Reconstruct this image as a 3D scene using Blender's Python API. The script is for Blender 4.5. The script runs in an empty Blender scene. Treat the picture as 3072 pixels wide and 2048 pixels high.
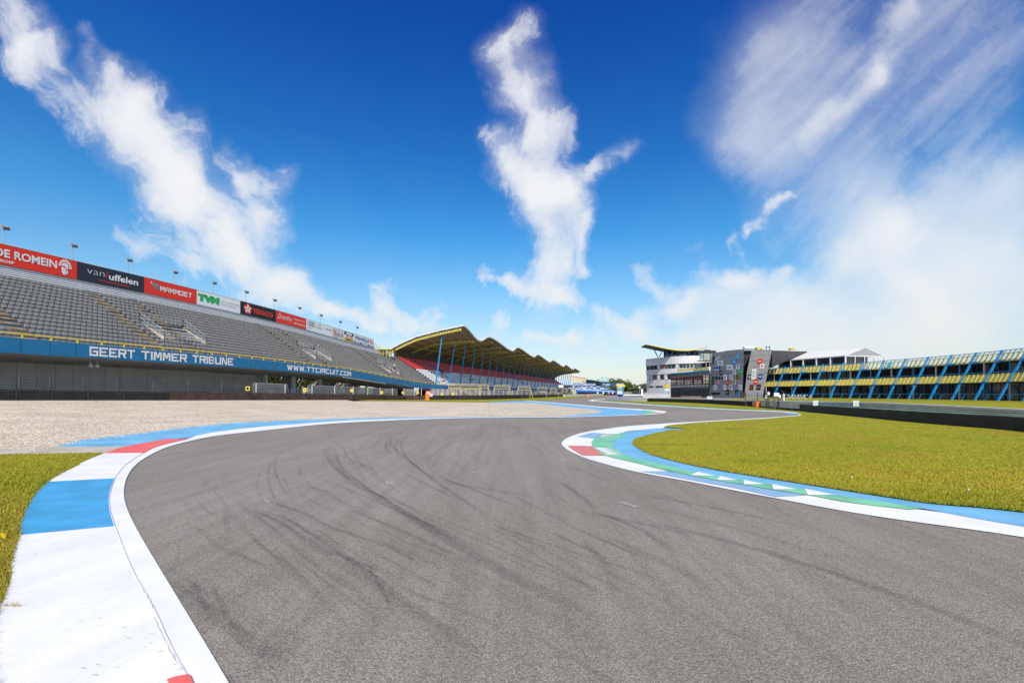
import bpy, bmesh, math, random
from mathutils import Vector, Matrix, noise
R = random.Random(7)
C = bpy.context.scene.collection
F, H, CX, EYE = 1450.0, 1178.0, 1536.0, 1.5
rad = math.radians
V = Vector

# ------------------------------------------------------------------ frames
def G(px, py, z=0.0):
    """sight line meets the level plane z"""
    Y = F * (EYE - z) / (py - H)
    return V(((px - CX) / F * Y, Y, z))
def A(px, py, Y):
    """point at distance Y"""
    return V(((px - CX) / F * Y, Y, EYE + (H - py) / F * Y))
def lerp(a, b, t): return a + (b - a) * t
def table(tab, x):
    if x <= tab[0][0]: return tab[0][1]
    for (a, va), (b, vb) in zip(tab, tab[1:]):
        if x <= b: return va + (vb - va) * (x - a) / (b - a)
    return tab[-1][1]
def ctable(tab, x):
    if x <= tab[0][0]: return tab[0][1]
    for (a, va), (b, vb) in zip(tab, tab[1:]):
        if x <= b:
            t = (x - a) / (b - a); t = (1 - math.cos(math.pi * t)) / 2
            return va + (vb - va) * t
    return tab[-1][1]
def smooth(pts, n=6):
    """Catmull-Rom through points"""
    out = []
    for i in range(len(pts) - 1):
        p0 = pts[max(i - 1, 0)]; p1 = pts[i]; p2 = pts[i + 1]; p3 = pts[min(i + 2, len(pts) - 1)]
        d01 = max((p1 - p0).length, 1e-3) ** .5 if i > 0 else None
        d12 = max((p2 - p1).length, 1e-3) ** .5
        d23 = max((p3 - p2).length, 1e-3) ** .5 if i + 2 < len(pts) else None
        if d01 is None: d01 = d12; p0 = p1 - (p2 - p1)
        if d23 is None: d23 = d12; p3 = p2 + (p2 - p1)
        t0 = 0; t1 = d01; t2 = t1 + d12; t3 = t2 + d23
        for k in range(n):
            t = t1 + (t2 - t1) * k / n
            a1 = p0 * ((t1 - t) / (t1 - t0)) + p1 * ((t - t0) / (t1 - t0))
            a2 = p1 * ((t2 - t) / (t2 - t1)) + p2 * ((t - t1) / (t2 - t1))
            a3 = p2 * ((t3 - t) / (t3 - t2)) + p3 * ((t - t2) / (t3 - t2))
            b1 = a1 * ((t2 - t) / (t2 - t0)) + a2 * ((t - t0) / (t2 - t0))
            b2 = a2 * ((t3 - t) / (t3 - t1)) + a3 * ((t - t1) / (t3 - t1))
            out.append(b1 * ((t2 - t) / (t2 - t1)) + b2 * ((t - t1) / (t2 - t1)))
    out.append(pts[-1].copy())
    return out

# ------------------------------------------------------------------ materials
MATS = {}
def mat(name, col, rough=.7, var=.12, scale=3.0, bump=0.0, bscale=40.0, metal=0.0, spec=.4, alpha=1.0, trans=0.0, dirt=None, stretch=None):
    if name in MATS: return MATS[name]
    m = bpy.data.materials.new(name); m.use_nodes = True; MATS[name] = m
    nt = m.node_tree; N = nt.nodes; L = nt.links
    b = N['Principled BSDF']
    b.inputs['Roughness'].default_value = rough; b.inputs['Metallic'].default_value = metal
    b.inputs['Specular IOR Level'].default_value = spec
    tc = N.new('ShaderNodeTexCoord'); src = tc.outputs['Object']
    if stretch:
        mp = N.new('ShaderNodeMapping'); mp.inputs['Scale'].default_value = stretch
        L.new(src, mp.inputs['Vector']); src = mp.outputs['Vector']
    nz = N.new('ShaderNodeTexNoise'); nz.inputs['Scale'].default_value = scale; nz.inputs['Detail'].default_value = 5
    L.new(src, nz.inputs['Vector'])
    rp = N.new('ShaderNodeValToRGB'); L.new(nz.outputs['Fac'], rp.inputs['Fac'])
    d = dirt or tuple(c * (1 - var * 1.6) for c in col)
    rp.color_ramp.elements[0].position = .3; rp.color_ramp.elements[1].position = .68
    rp.color_ramp.elements[0].color = (*d, 1)
    rp.color_ramp.elements[1].color = (*[min(1, c * (1 + var * .5)) for c in col], 1)
    L.new(rp.outputs['Color'], b.inputs['Base Color'])
    if bump:
        n2 = N.new('ShaderNodeTexNoise'); n2.inputs['Scale'].default_value = bscale; n2.inputs['Detail'].default_value = 3
        L.new(src, n2.inputs['Vector'])
        bp = N.new('ShaderNodeBump'); bp.inputs['Strength'].default_value = bump; bp.inputs['Distance'].default_value = .02
        L.new(n2.outputs['Fac'], bp.inputs['Height']); L.new(bp.outputs['Normal'], b.inputs['Normal'])
    if alpha < 1: b.inputs['Alpha'].default_value = alpha
    if trans: b.inputs['Transmission Weight'].default_value = trans
    return m

def nodes_of(m):
    return m.node_tree.nodes, m.node_tree.links, m.node_tree.nodes['Principled BSDF']

# ------------------------------------------------------------------ mesh builder
class MB:
    def __init__(s): s.v = []; s.f = []; s.m = []
    def face(s, pts, mi=0):
        i = len(s.v); s.v.extend(V(p) for p in pts); s.f.append(tuple(range(i, i + len(pts)))); s.m.append(mi)
    def hexa(s, p, mi=0):
        """p: 4 bottom points, 4 top points"""
        i = len(s.v); s.v.extend(V(q) for q in p)
        for f in ((3, 2, 1, 0), (4, 5, 6, 7), (0, 1, 5, 4), (1, 2, 6, 5), (2, 3, 7, 6), (3, 0, 4, 7)):
            s.f.append(tuple(i + k for k in f)); s.m.append(mi)
    def box(s, c, sx, sy, sz, ax=None, ay=None, az=None, mi=0):
        """centre c, full sizes"""
        ax = (ax or V((1, 0, 0))) * sx / 2; ay = (ay or V((0, 1, 0))) * sy / 2; az = (az or V((0, 0, 1))) * sz / 2
        c = V(c)
        s.hexa([c - ax - ay - az, c + ax - ay - az, c + ax + ay - az, c - ax + ay - az,
                c - ax - ay + az, c + ax - ay + az, c + ax + ay + az, c - ax + ay + az], mi)
    def beam(s, a, b, w, h=None, mi=0, up=None):
        a = V(a); b = V(b); h = h or w; d = b - a; l = d.length
        if l < 1e-6: return
        d /= l; up = up or V((0, 0, 1))
        if abs(d.dot(up)) > .98: up = V((1, 0, 0))
        x = d.cross(up).normalized(); y = x.cross(d)
        s.box((a + b) / 2, w, l, h, x, d, y, mi)
    def tube(s, pts, r, n=8, mi=0, cap=True):
        pts = [V(p) for p in pts]; rs = r if isinstance(r, (list, tuple)) else [r] * len(pts)
        base = len(s.v)
        for i, p in enumerate(pts):
            d = (pts[min(i + 1, len(pts) - 1)] - pts[max(i - 1, 0)]).normalized()
            up = V((0, 0, 1)) if abs(d.z) < .95 else V((1, 0, 0))
            x = d.cross(up).normalized(); y = d.cross(x)
            for k in range(n):
                a = 2 * math.pi * k / n
                s.v.append(p + (x * math.cos(a) + y * math.sin(a)) * rs[i])
        for i in range(len(pts) - 1):
            for k in range(n):
                a = base + i * n + k; b = base + i * n + (k + 1) % n
                s.f.append((a, b, b + n, a + n)); s.m.append(mi)
        if cap:
            s.f.append(tuple(base + k for k in range(n))[::-1]); s.m.append(mi)
            e = base + (len(pts) - 1) * n
            s.f.append(tuple(e + k for k in range(n))); s.m.append(mi)
    def prism(s, poly, d, mi=0, mside=None):
        """planar polygon extruded by vector d"""
        poly = [V(p) for p in poly]; n = len(poly); i = len(s.v)
        s.v.extend(poly); s.v.extend(p + V(d) for p in poly)
        s.f.append(tuple(range(i, i + n))); s.m.append(mi)
        s.f.append(tuple(range(i + n, i + 2 * n))[::-1]); s.m.append(mi)
        for k in range(n):
            s.f.append((i + k, i + (k + 1) % n, i + n + (k + 1) % n, i + n + k)); s.m.append(mi if mside is None else mside)
    def loft(s, rows, mi=0):
        n = len(rows[0]); i = len(s.v)
        for r in rows: s.v.extend(V(p) for p in r)
        for a in range(len(rows) - 1):
            for b in range(n - 1):
                k = i + a * n + b
                s.f.append((k, k + 1, k + 1 + n, k + n)); s.m.append(mi)
    def build(s, name, mats, parent=None, sm=False):
        if not isinstance(mats, (list, tuple)): mats = [mats]
        me = bpy.data.meshes.new(name)
        if parent is not None: org = V(parent.matrix_world_loc) if hasattr(parent, 'matrix_world_loc') else wloc(parent)
        else:
            xs = [p.x for p in s.v]; ys = [p.y for p in s.v]; zs = [p.z for p in s.v]
            org = V(((min(xs) + max(xs)) / 2, (min(ys) + max(ys)) / 2, min(zs)))
        me.from_pydata([tuple(p - org) for p in s.v], [], s.f)
        for m in mats: me.materials.append(m)
        me.polygons.foreach_set('material_index', s.m)
        if sm: me.polygons.foreach_set('use_smooth', [True] * len(s.f))
        me.update()
        o = bpy.data.objects.new(name, me); C.objects.link(o)
        if parent is not None: o.parent = parent
        else: o.location = org
        return o
def wloc(o):
    l = V(o.location)
    while o.parent: o = o.parent; l = l + V(o.location)
    return l
def tag(o, label=None, cat=None, group=None, kind=None):
    if label: o['label'] = label
    if cat: o['category'] = cat
    if group: o['group'] = group
    if kind: o['kind'] = kind
    return o
def thing(name, label, cat, loc, group=None):
    o = bpy.data.objects.new(name, None); C.objects.link(o); o.location = loc; o.empty_display_size = .3
    return tag(o, label, cat, group)
def copy_tree(o, parent=None):
    c = o.copy(); C.objects.link(c)
    if parent: c.parent = parent
    for ch in [x for x in bpy.data.objects if x.parent == o]: copy_tree(ch, c)
    return c
def tri_fill(o):
    bm = bmesh.new(); bm.from_mesh(o.data)
    bmesh.ops.triangulate(bm, faces=bm.faces[:], ngon_method='EAR_CLIP')
    bmesh.ops.recalc_face_normals(bm, faces=bm.faces[:])
    up = sum(f.normal.z * f.calc_area() for f in bm.faces)
    if up < 0: bmesh.ops.reverse_faces(bm, faces=bm.faces[:])
    bm.to_mesh(o.data); bm.free()
def sheet(name, pts, z, m, n=6, straight=False, kind='structure', parent=None):
    """flat polygon on the ground; pts = list of curves of photo-derived ground points"""
    out = []
    for c in pts:
        q = [G(a, b) for a, b in c]
        q = q if (straight or len(c) < 3) else smooth(q, n)
        for p in q:
            if not out or (p - out[-1]).length > 1e-4: out.append(p)
    if (out[0] - out[-1]).length < 1e-4: out.pop()
    b = MB(); b.face([V((p.x, p.y, z)) for p in out])
    o = b.build(name, m, parent); tri_fill(o)
    if kind and parent is None: o['kind'] = kind
    return o

# text as mesh, mapped by function (u,v)->world ; fitted to box
def text_faces(mb, s, box, mapper, mi=0, bold=0.0, shear=0.0, space=1.0):
    cu = bpy.data.curves.new('t', 'FONT'); cu.body = s; cu.size = 1; cu.offset = bold; cu.shear = shear
    cu.space_character = space; cu.resolution_u = 3; cu.fill_mode = 'FRONT'
    o = bpy.data.objects.new('t', cu); C.objects.link(o)
    dg = bpy.context.evaluated_depsgraph_get(); dg.update()
    me = bpy.data.meshes.new_from_object(o.evaluated_get(dg))
    xs = [v.co.x for v in me.vertices]; ys = [v.co.y for v in me.vertices]
    x0, x1, y0, y1 = min(xs), max(xs), min(ys), max(ys)
    u0, v0, u1, v1 = box
    i = len(mb.v)
    for v in me.vertices:
        mb.v.append(V(mapper(u0 + (v.co.x - x0) / (x1 - x0) * (u1 - u0), v0 + (v.co.y - y0) / (y1 - y0) * (v1 - v0))))
    for p in me.polygons:
        mb.f.append(tuple(i + k for k in p.vertices)); mb.m.append(mi)
    bpy.data.objects.remove(o); bpy.data.curves.remove(cu); bpy.data.meshes.remove(me)

GLY = dict(G='11111 1.... 1.111 1...1 11111', E='11111 1.... 1111. 1.... 11111', R='11111 1...1 11111 1.... 1....', T='11111 ..1.. ..1.. ..1.. ..1..', I='1 1 1 1 1', M='1...1 1...1 1...1 1...1 1...1',
 B='1111. 1...1 1111. 1...1 1111.', U='1...1 1...1 1...1 1...1 11111', N='1...1 1...1 1...1 1...1 1...1', W='...... ...... ...... ...... ......', C='11111 1.... 1.... 1.... 11111', O='11111 1...1 1...1 1...1 11111', A='.111. 1...1 11111 1...1 1...1')
DIA = dict(M=[((.5, 5), (1.7, 5), (2.95, 1.3), (2.05, 1.3)), ((3.3, 5), (4.5, 5), (2.95, 1.3), (2.05, 1.3))], N=[((.1, 5), (1.5, 5), (4.9, 0), (3.5, 0))], R=[((2.3, 2.2), (3.7, 2.2), (5.2, 0), (3.8, 0))],
 W=[((0, 5), (1.2, 5), (2.3, 0), (1.1, 0)), ((1.1, 0), (2.3, 0), (3.5, 4.7), (2.5, 4.7)), ((2.5, 4.7), (3.5, 4.7), (4.9, 0), (3.7, 0)), ((3.7, 0), (4.9, 0), (6, 5), (4.8, 5))])
GLY['.'] = '. . . . 1'
def block_faces(mb, s, box, mapper, mi=0, lift=V((.9659, -.2589, 0))):
    u0, v0, u1, v1 = box; cols = sum(len(GLY[c].split()[0]) for c in s) + (len(s) - 1) * .8; cw = (u1 - u0) / cols; ch = (v1 - v0) / 5; x = u0
    for c in s:
        rows = GLY[c].split(); n = len(rows[0])
        for j, r_ in enumerate(rows):
            i = 0
            while i < n:
                if r_[i] == '1':
                    k = i
                    while k < n and r_[k] == '1': k += 1
                    a, b = x + (i - .08) * cw, x + (k + .08) * cw; y1 = v1 - j * ch; y0 = y1 - ch
                    mb.face([mapper(a, y0), mapper(b, y0), mapper(b, y1), mapper(a, y1)], mi); i = k
                else: i += 1
        for q, dq in enumerate(DIA.get(c, [])): mb.face([mapper(x + a * cw, v0 + b * ch) + lift * (.004 * (q % 2 + 1)) for a, b in dq], mi)
        x += (n + .8) * cw
# ------------------------------------------------------------------ palette
white = mat('white_paint', (.80, .81, .83), .55, .05, 1.3, .15, 60, dirt=(.68, .69, .70))
lblue = mat('sky_blue_paint', (.165, .45, .70), .6, .16, .9, .2, 60)
kblue = mat('kerb_blue_paint', (.06, .36, .66), .5, .16, 2.2, .2, 50)
kred = mat('kerb_red_paint', (.80, .14, .125), .55, .12, 2.0, .2, 50)
green = mat('kerb_green_paint', (.19, .56, .33), .6, .22, 1.6, .2, 50)
wblue = mat('worn_blue_paint', (.27, .47, .70), .65, .25, 4, .3, 50, stretch=(1, 8, 1))
wred = mat('worn_red_paint', (.70, .22, .20), .65, .3, 4, .3, 50, stretch=(1, 8, 1))
concrete = mat('concrete', (.48, .435, .37), .85, .2, 1.2, .3, 20)
dconc = mat('grey_concrete', (.25, .24, .235), .85, .2, 1.0, .3, 20)
lgrey = mat('light_grey_metal', (.60, .63, .66), .5, .08, 2)
grey = mat('grey_metal', (.35, .37, .39), .45, .12, 2, metal=.3)
dgrey = mat('dark_grey_metal', (.09, .095, .10), .5, .15, 3)
black = mat('black_rubber', (.022, .02, .02), .75, .3, 2.0, .6, 12)
brown = mat('brown_rubber', (.075, .045, .038), .75, .35, 1.1, .6, 12, dirt=(.035, .022, .02))
yellow = mat('yellow_paint', (.80, .60, .06), .5, .12, 3)
pyel = mat('pale_yellow_steel', (.62, .52, .12), .5, .15, 3)
blue = mat('blue_steel', (.015, .27, .62), .4, .12, 2)
fblue = mat('fascia_blue', (.012, .17, .36), .35, .08, .8)
navy = mat('navy_board', (.02, .028, .05), .4, .1, 2)
nblack = mat('black_board', (.012, .012, .014), .4, .1, 2)
bred = mat('red_board', (.80, .035, .015), .45, .06, 1.5)
bwhite = mat('white_board', (.80, .84, .86), .5, .04, 1.5)
bgrn = mat('green_ink', (.01, .45, .12), .5, .05, 2)
bblue = mat('blue_ink', (.02, .07, .32), .5, .05, 2)
borange = mat('orange_ink', (.75, .2, .04), .5, .05, 2)
bgrey = mat('grey_ink', (.22, .23, .25), .5, .05, 2)
cyan = mat('cyan_ink', (.03, .36, .72), .5, .05, 2)
orange = mat('orange_foam', (.9, .22, .02), .6, .08, 2)
glassd = mat('dark_glass', (.015, .018, .022), .08, .2, .3, spec=.9)
glassl = mat('pale_glass', (.30, .42, .44), .08, .35, .35, spec=.9, dirt=(.05, .08, .09))
seatg = mat('grey_seat', (.36, .345, .325), .6, .3, 6)
seatr = mat('red_seat', (.78, .09, .10), .6, .15, 6)
seatw = mat('white_seat', (.78, .80, .84), .6, .08, 6)
seatb = mat('blue_seat', (.03, .16, .48), .6, .12, 6)
tan = mat('tan_steps', (.52, .40, .25), .8, .2, 3)
# ================================================================== GROUND
def asphalt_mat():
    m = mat('asphalt', (.2, .2, .2), .8); N, L, b = nodes_of(m)
    for l in list(b.inputs['Base Color'].links): L.remove(l)
    tc = N.new('ShaderNodeTexCoord'); ob = tc.outputs['Object']
    def noi(s, d=4, r=.6, st=None):
        n = N.new('ShaderNodeTexNoise'); n.inputs['Scale'].default_value = s; n.inputs['Detail'].default_value = d; n.inputs['Roughness'].default_value = r
        if st:
            mp = N.new('ShaderNodeMapping'); mp.inputs['Scale'].default_value = st[:3]
            if len(st) > 3: mp.inputs['Rotation'].default_value = (0, 0, st[3])
            L.new(ob, mp.inputs['Vector']); L.new(mp.outputs['Vector'], n.inputs['Vector'])
        else: L.new(ob, n.inputs['Vector'])
        return n.outputs['Fac']
    def ramp(src, a, ca, c, cc, mid=None):
        r = N.new('ShaderNodeValToRGB'); L.new(src, r.inputs['Fac'])
        r.color_ramp.elements[0].position = a; r.color_ramp.elements[0].color = (*ca, 1)
        r.color_ramp.elements[1].position = c; r.color_ramp.elements[1].color = (*cc, 1)
        return r.outputs['Color']
    def mul(a, c, f=1.0):
        x = N.new('ShaderNodeMix'); x.data_type = 'RGBA'; x.blend_type = 'MULTIPLY'; x.inputs[0].default_value = f
        L.new(a, x.inputs[6]); L.new(c, x.inputs[7]); return x.outputs[2]
    base = ramp(noi(.09, 4), .35, (.365, .336, .286), .7, (.42, .40, .357))
    big = ramp(noi(.35, 4, .6), .3, (.93, .92, .91), .75, (1.03, 1.03, 1.03))
    grain = ramp(noi(95, 3, .7), .36, (.42, .42, .42), .60, (1.12, 1.11, 1.10))
    grain2 = ramp(noi(210, 2, .7), .34, (.55, .55, .55), .62, (1.25, 1.24, 1.22))
    streak = ramp(noi(1.0, 5, .7, (1.6, .16, 1, .25)), .36, (.90, .89, .88), .6, (1.02, 1.02, 1.02))
    streak2 = ramp(noi(1.0, 6, .7, (5.0, .25, 1, .45)), .36, (.88, .88, .88), .58, (1.03, 1.03, 1.03))
    c = mul(mul(mul(mul(mul(base, big), grain, .9), grain2, .8), streak), streak2)
    v = N.new('ShaderNodeTexVoronoi'); v.inputs['Scale'].default_value = 75; L.new(ob, v.inputs['Vector'])
    c = mul(c, ramp(v.outputs['Distance'], .0, (1.08, 1.07, 1.05), .75, (.62, .62, .63)), .8)
    v2 = N.new('ShaderNodeTexVoronoi'); v2.inputs['Scale'].default_value = 75; L.new(ob, v2.inputs['Vector'])
    st = N.new('ShaderNodeSeparateColor'); L.new(v2.outputs['Color'], st.inputs[0])
    c = mul(c, ramp(st.outputs[0], .0, (.72, .72, .72), 1.0, (1.22, 1.22, 1.22)), .9)
    L.new(c, b.inputs['Base Color'])
    bp = N.new('ShaderNodeBump'); bp.inputs['Strength'].default_value = .75; bp.inputs['Distance'].default_value = .006
    mx = N.new('ShaderNodeMath'); mx.operation = 'SUBTRACT'; L.new(noi(140, 3, .7), mx.inputs[0]); L.new(v.outputs['Distance'], mx.inputs[1])
    L.new(mx.outputs[0], bp.inputs['Height']); L.new(bp.outputs['Normal'], b.inputs['Normal'])
    return m
asphalt = asphalt_mat()

def gravel_mat():
    m = mat('gravel', (.6, .55, .48), .9); N, L, b = nodes_of(m)
    for l in list(b.inputs['Base Color'].links): L.remove(l)
    tc = N.new('ShaderNodeTexCoord'); ob = tc.outputs['Object']
    v = N.new('ShaderNodeTexVoronoi'); v.inputs['Scale'].default_value = 16; L.new(ob, v.inputs['Vector'])
    s = N.new('ShaderNodeSeparateColor'); L.new(v.outputs['Color'], s.inputs[0])
    r = N.new('ShaderNodeValToRGB'); L.new(s.outputs[0], r.inputs['Fac']); e = r.color_ramp.elements
    e[0].color = (.41, .335, .235, 1); e[1].color = (.89, .85, .73, 1)
    k = e.new(.35); k.color = (.70, .635, .495, 1); k = e.new(.7); k.color = (.80, .74, .61, 1)
    r2 = N.new('ShaderNodeValToRGB'); L.new(v.outputs['Distance'], r2.inputs['Fac'])
    r2.color_ramp.elements[0].position = .35; r2.color_ramp.elements[0].color = (1, 1, 1, 1)
    r2.color_ramp.elements[1].position = .85; r2.color_ramp.elements[1].color = (.33, .29, .24, 1)
    x = N.new('ShaderNodeMix'); x.data_type = 'RGBA'; x.blend_type = 'MULTIPLY'; x.inputs[0].default_value = 1
    L.new(r.outputs[0], x.inputs[6]); L.new(r2.outputs[0], x.inputs[7])
    nz = N.new('ShaderNodeTexNoise'); nz.inputs['Scale'].default_value = .35; nz.inputs['Detail'].default_value = 6; L.new(ob, nz.inputs['Vector'])
    r3 = N.new('ShaderNodeValToRGB'); L.new(nz.outputs['Fac'], r3.inputs['Fac'])
    r3.color_ramp.elements[0].position = .3; r3.color_ramp.elements[0].color = (.86, .84, .82, 1)
    r3.color_ramp.elements[1].position = .7; r3.color_ramp.elements[1].color = (1.1, 1.1, 1.1, 1)
    y = N.new('ShaderNodeMix'); y.data_type = 'RGBA'; y.blend_type = 'MULTIPLY'; y.inputs[0].default_value = 1
    L.new(x.outputs[2], y.inputs[6]); L.new(r3.outputs[0], y.inputs[7]); L.new(y.outputs[2], b.inputs['Base Color'])
    bp = N.new('ShaderNodeBump'); bp.invert = True; bp.inputs['Strength'].default_value = .6; bp.inputs['Distance'].default_value = .03
    L.new(v.outputs['Distance'], bp.inputs['Height']); L.new(bp.outputs['Normal'], b.inputs['Normal'])
    return m
gravel = gravel_mat()

def grass_mat(name, dark=1.0):
    m = mat(name, (.2, .2, .03), .9, spec=.15); N, L, b = nodes_of(m)
    for l in list(b.inputs['Base Color'].links): L.remove(l)
    tc = N.new('ShaderNodeTexCoord'); ob = tc.outputs['Object']
    def ns(s, d, st=None):
        n = N.new('ShaderNodeTexNoise'); n.inputs['Scale'].default_value = s; n.inputs['Detail'].default_value = d; n.inputs['Roughness'].default_value = .65
        if st:
            mp = N.new('ShaderNodeMapping'); mp.inputs['Scale'].default_value = st[:3]; mp.inputs['Rotation'].default_value = (0, 0, st[3])
            L.new(ob, mp.inputs['Vector']); L.new(mp.outputs['Vector'], n.inputs['Vector'])
        else: L.new(ob, n.inputs['Vector'])
        return n.outputs['Fac']
    r = N.new('ShaderNodeValToRGB'); L.new(ns(.33, 5, (1, 1.8, 1, .3)), r.inputs['Fac']); e = r.color_ramp.elements
    e[0].position = .3; e[0].color = (.17 * dark, .20 * dark, .008, 1); e[1].position = .72; e[1].color = (.31 * dark, .20 * dark, .035, 1)
    k = e.new(.46); k.color = (.285 * dark, .30 * dark, .010, 1); k = e.new(.58); k.color = (.30 * dark, .26 * dark, .016, 1)
    r2 = N.new('ShaderNodeValToRGB'); L.new(ns(45, 4), r2.inputs['Fac'])
    r2.color_ramp.elements[0].position = .34; r2.color_ramp.elements[0].color = (.66, .66, .66, 1)
    r2.color_ramp.elements[1].position = .66; r2.color_ramp.elements[1].color = (1.2, 1.2, 1.2, 1)
    r3 = N.new('ShaderNodeValToRGB'); L.new(ns(3.5, 5), r3.inputs['Fac'])
    r3.color_ramp.elements[0].position = .3; r3.color_ramp.elements[0].color = (.78, .84, .7, 1)
    r3.color_ramp.elements[1].position = .7; r3.color_ramp.elements[1].color = (1.12, 1.08, 1.1, 1)
    def mul(a, c):
        x = N.new('ShaderNodeMix'); x.data_type = 'RGBA'; x.blend_type = 'MULTIPLY'; x.inputs[0].default_value = 1
        L.new(a, x.inputs[6]); L.new(c, x.inputs[7]); return x.outputs[2]
    c = mul(mul(r.outputs[0], r2.outputs[0]), r3.outputs[0]); L.new(c, b.inputs['Base Color'])
    bp = N.new('ShaderNodeBump'); bp.inputs['Strength'].default_value = .5; bp.inputs['Distance'].default_value = .02
    L.new(ns(60, 3), bp.inputs['Height']); L.new(bp.outputs['Normal'], b.inputs['Normal'])
    return m
grass = grass_mat('mown_grass')
blade = mat('grass_blades', (.36, .275, .035), .7, .3, .22, dirt=(.19, .245, .010), spec=.2)
blade2 = mat('straw_blades', (.42, .34, .10), .8, .3, 2, spec=.2)

# big terrain reaching the horizon
b = MB(); S = 4000
b.face([(-S, -S, -.35), (S, -S, -.35), (S, S, -.35), (-S, S, -.35)])
terr = b.build('ground', mat('far_ground', (.10, .13, .035), .9, .25, .02)); tag(terr, kind='structure')

# asphalt: one sheet, everything else lies on it
b = MB()
xs = [-60, -40, -25, -12, -6, 0, 6, 12, 25, 45, 70, 110]; ys = [-30, -10, 0, 5, 10, 20, 35, 50, 70, 100, 140, 200, 300, 420]
b.loft([[V((x, y, 0)) for x in xs] for y in ys])
track = b.build('race_track', asphalt); tag(track, kind='structure')

UPV = V((0, 0, 1))
slabw = mat('slab_white', (.79, .80, .82), .5, .05, 1.6, .35, 18, dirt=(.69, .695, .70), stretch=(1.5, .4, 1))
# --- left kerb ------------------------------------------------------
KO = [(-60, 2048 + 260), (-50, 1900), (0, 1762), (11, 1703), (41, 1613), (48, 1573), (86, 1497), (135, 1449), (168, 1427), (233, 1395), (311, 1362)]
KI = [(700, 2330), (568, 2048), (519, 1957), (460, 1827), (400, 1719), (346, 1584), (329, 1524), (329, 1481), (343, 1438), (379, 1395), (427, 1362), (476, 1339.5), (565, 1318)]
KT = [(900, 2420), (682, 2048), (622, 1946), (541, 1811), (476, 1703), (416, 1600), (384, 1535), (372, 1487), (379, 1438), (403, 1400), (438, 1373), (503, 1341.7), (568, 1324), (649, 1308), (800, 1291), (981, 1272), (1136, 1263), (1374, 1254.6), (1671, 1251.5)]
# white line all along (lies under the blocks)
WI = [(900, 1272), (1076, 1260.5), (1374, 1253)]
WT = KI + [(600, 1305), (719, 1287), (898, 1271.5), (1076, 1260), (1374, 1252.8), (1671, 1250)]
WTi = [(660, 2330), (540, 2048), (495, 1957), (438, 1827), (380, 1719), (330, 1584), (315, 1524), (316, 1481), (332, 1438), (370, 1394), (422, 1360), (472, 1338), (563, 1317)] + WT[len(KI):]
sheet('white_edge_line', [KT, WTi[::-1]], .016, white)
sheet('painted_kerb', [[(-60, 2308), (-50, 1900), (0, 1762), (11, 1703), (41, 1613)], [(346, 1584), (400, 1719), (460, 1827), (519, 1957), (568, 2048), (700, 2330)]], .026, slabw)
sheet('painted_kerb', [[(41, 1613), (48, 1573), (86, 1497), (135, 1449)], [(343, 1438), (329, 1481), (329, 1524), (346, 1584)]], .026, kblue)
sheet('painted_kerb', [[(135, 1449), (168, 1427), (233, 1395), (311, 1362)], [(430, 1361), (379, 1395), (343, 1438)]], .026, white)
sheet('painted_kerb', [[(311, 1362), (378.6, 1340.6), (495, 1319)], [(565, 1318), (476, 1339.5), (430, 1361)]], .026, kred)
sheet('painted_kerb', [[(500, 2054), (520, 2047), (548, 2041), (569, 2038)], [(586, 2080), (640, 2200)], [(560, 2200), (500, 2054)]], .032, kred)
# lip of the kerb slab: a low bead between slab and line
bd = MB(); pl = smooth([G(x, y, .02) for x, y in [(700, 2330), (568, 2048), (519, 1957), (460, 1827), (400, 1719), (346, 1584), (329, 1524), (329, 1481), (343, 1438)]], 8)
bd.tube([p + V((0, 0, .004)) for p in pl], .005, 6); bd.build('kerb_lip', white); bpy.data.objects['kerb_lip']['kind'] = 'structure'
# crack line with dirt along the joint
ck = MB(); pl = smooth([G(x, y) for x, y in [(640, 2200), (556, 2048), (505, 1957), (470, 1880), (447, 1810), (430, 1780)]], 30)
for i, (p, q) in enumerate(zip(pl, pl[1:])):
    if noise.noise(p * 3.1) < -.12: continue
    w = .0015 + .004 * max(0, noise.noise(p * 6) + .3); s = (q - p).cross(V((0, 0, 1))).normalized() * w
    j = V((noise.noise(p * 9) * .012, 0, 0)); jj = V((noise.noise(q * 9) * .012, 0, 0))
    ck.face([p - s + j + V((0, 0, .031)), q - s + jj + V((0, 0, .031)), q + s + jj + V((0, 0, .031)), p + s + j + V((0, 0, .031))])
ck.build('kerb_crack', mat('dirt', (.60, .59, .57), .9, .3, 9)); bpy.data.objects['kerb_crack']['kind'] = 'structure'
# scuffs / chips on the slab
sc = MB(); R.seed(5)
for k in range(70):
    x, y = R.uniform(60, 560), R.uniform(1480, 2040)
    if x < 60 + (2040 - y) * .05 or x > 330 + (y - 1500) * .42: continue
    p = G(x, y); l = R.uniform(.006, .03); w = R.uniform(.001, .003); a = R.uniform(-.5, .5)
    d = V((math.cos(a), math.sin(a), 0)) * l; n = V((-d.y, d.x, 0)).normalized() * w; z = V((0, 0, .031))
    sc.face([p - d + z, p + n + z, p + d + z, p - n + z])
sc.build('kerb_scuffs', mat('scuff', (.5, .49, .47), .9, .3, 9)); bpy.data.objects['kerb_scuffs']['kind'] = 'structure'

# --- blue strip beyond the left kerb ----------------------------------
BT = [(154, 1342), (270, 1316), (389, 1303), (519, 1286.5), (676, 1270), (838, 1262), (1076, 1254.2), (1374, 1250.6), (1671, 1248.8)]
sheet('blue_run_off', [BT, [(1671, 1251), (1374, 1253.6), (1076, 1261), (898, 1273), (719, 1290), (600, 1308), (495, 1322), (378.6, 1341), (154, 1342)]], .008, lblue)
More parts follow.
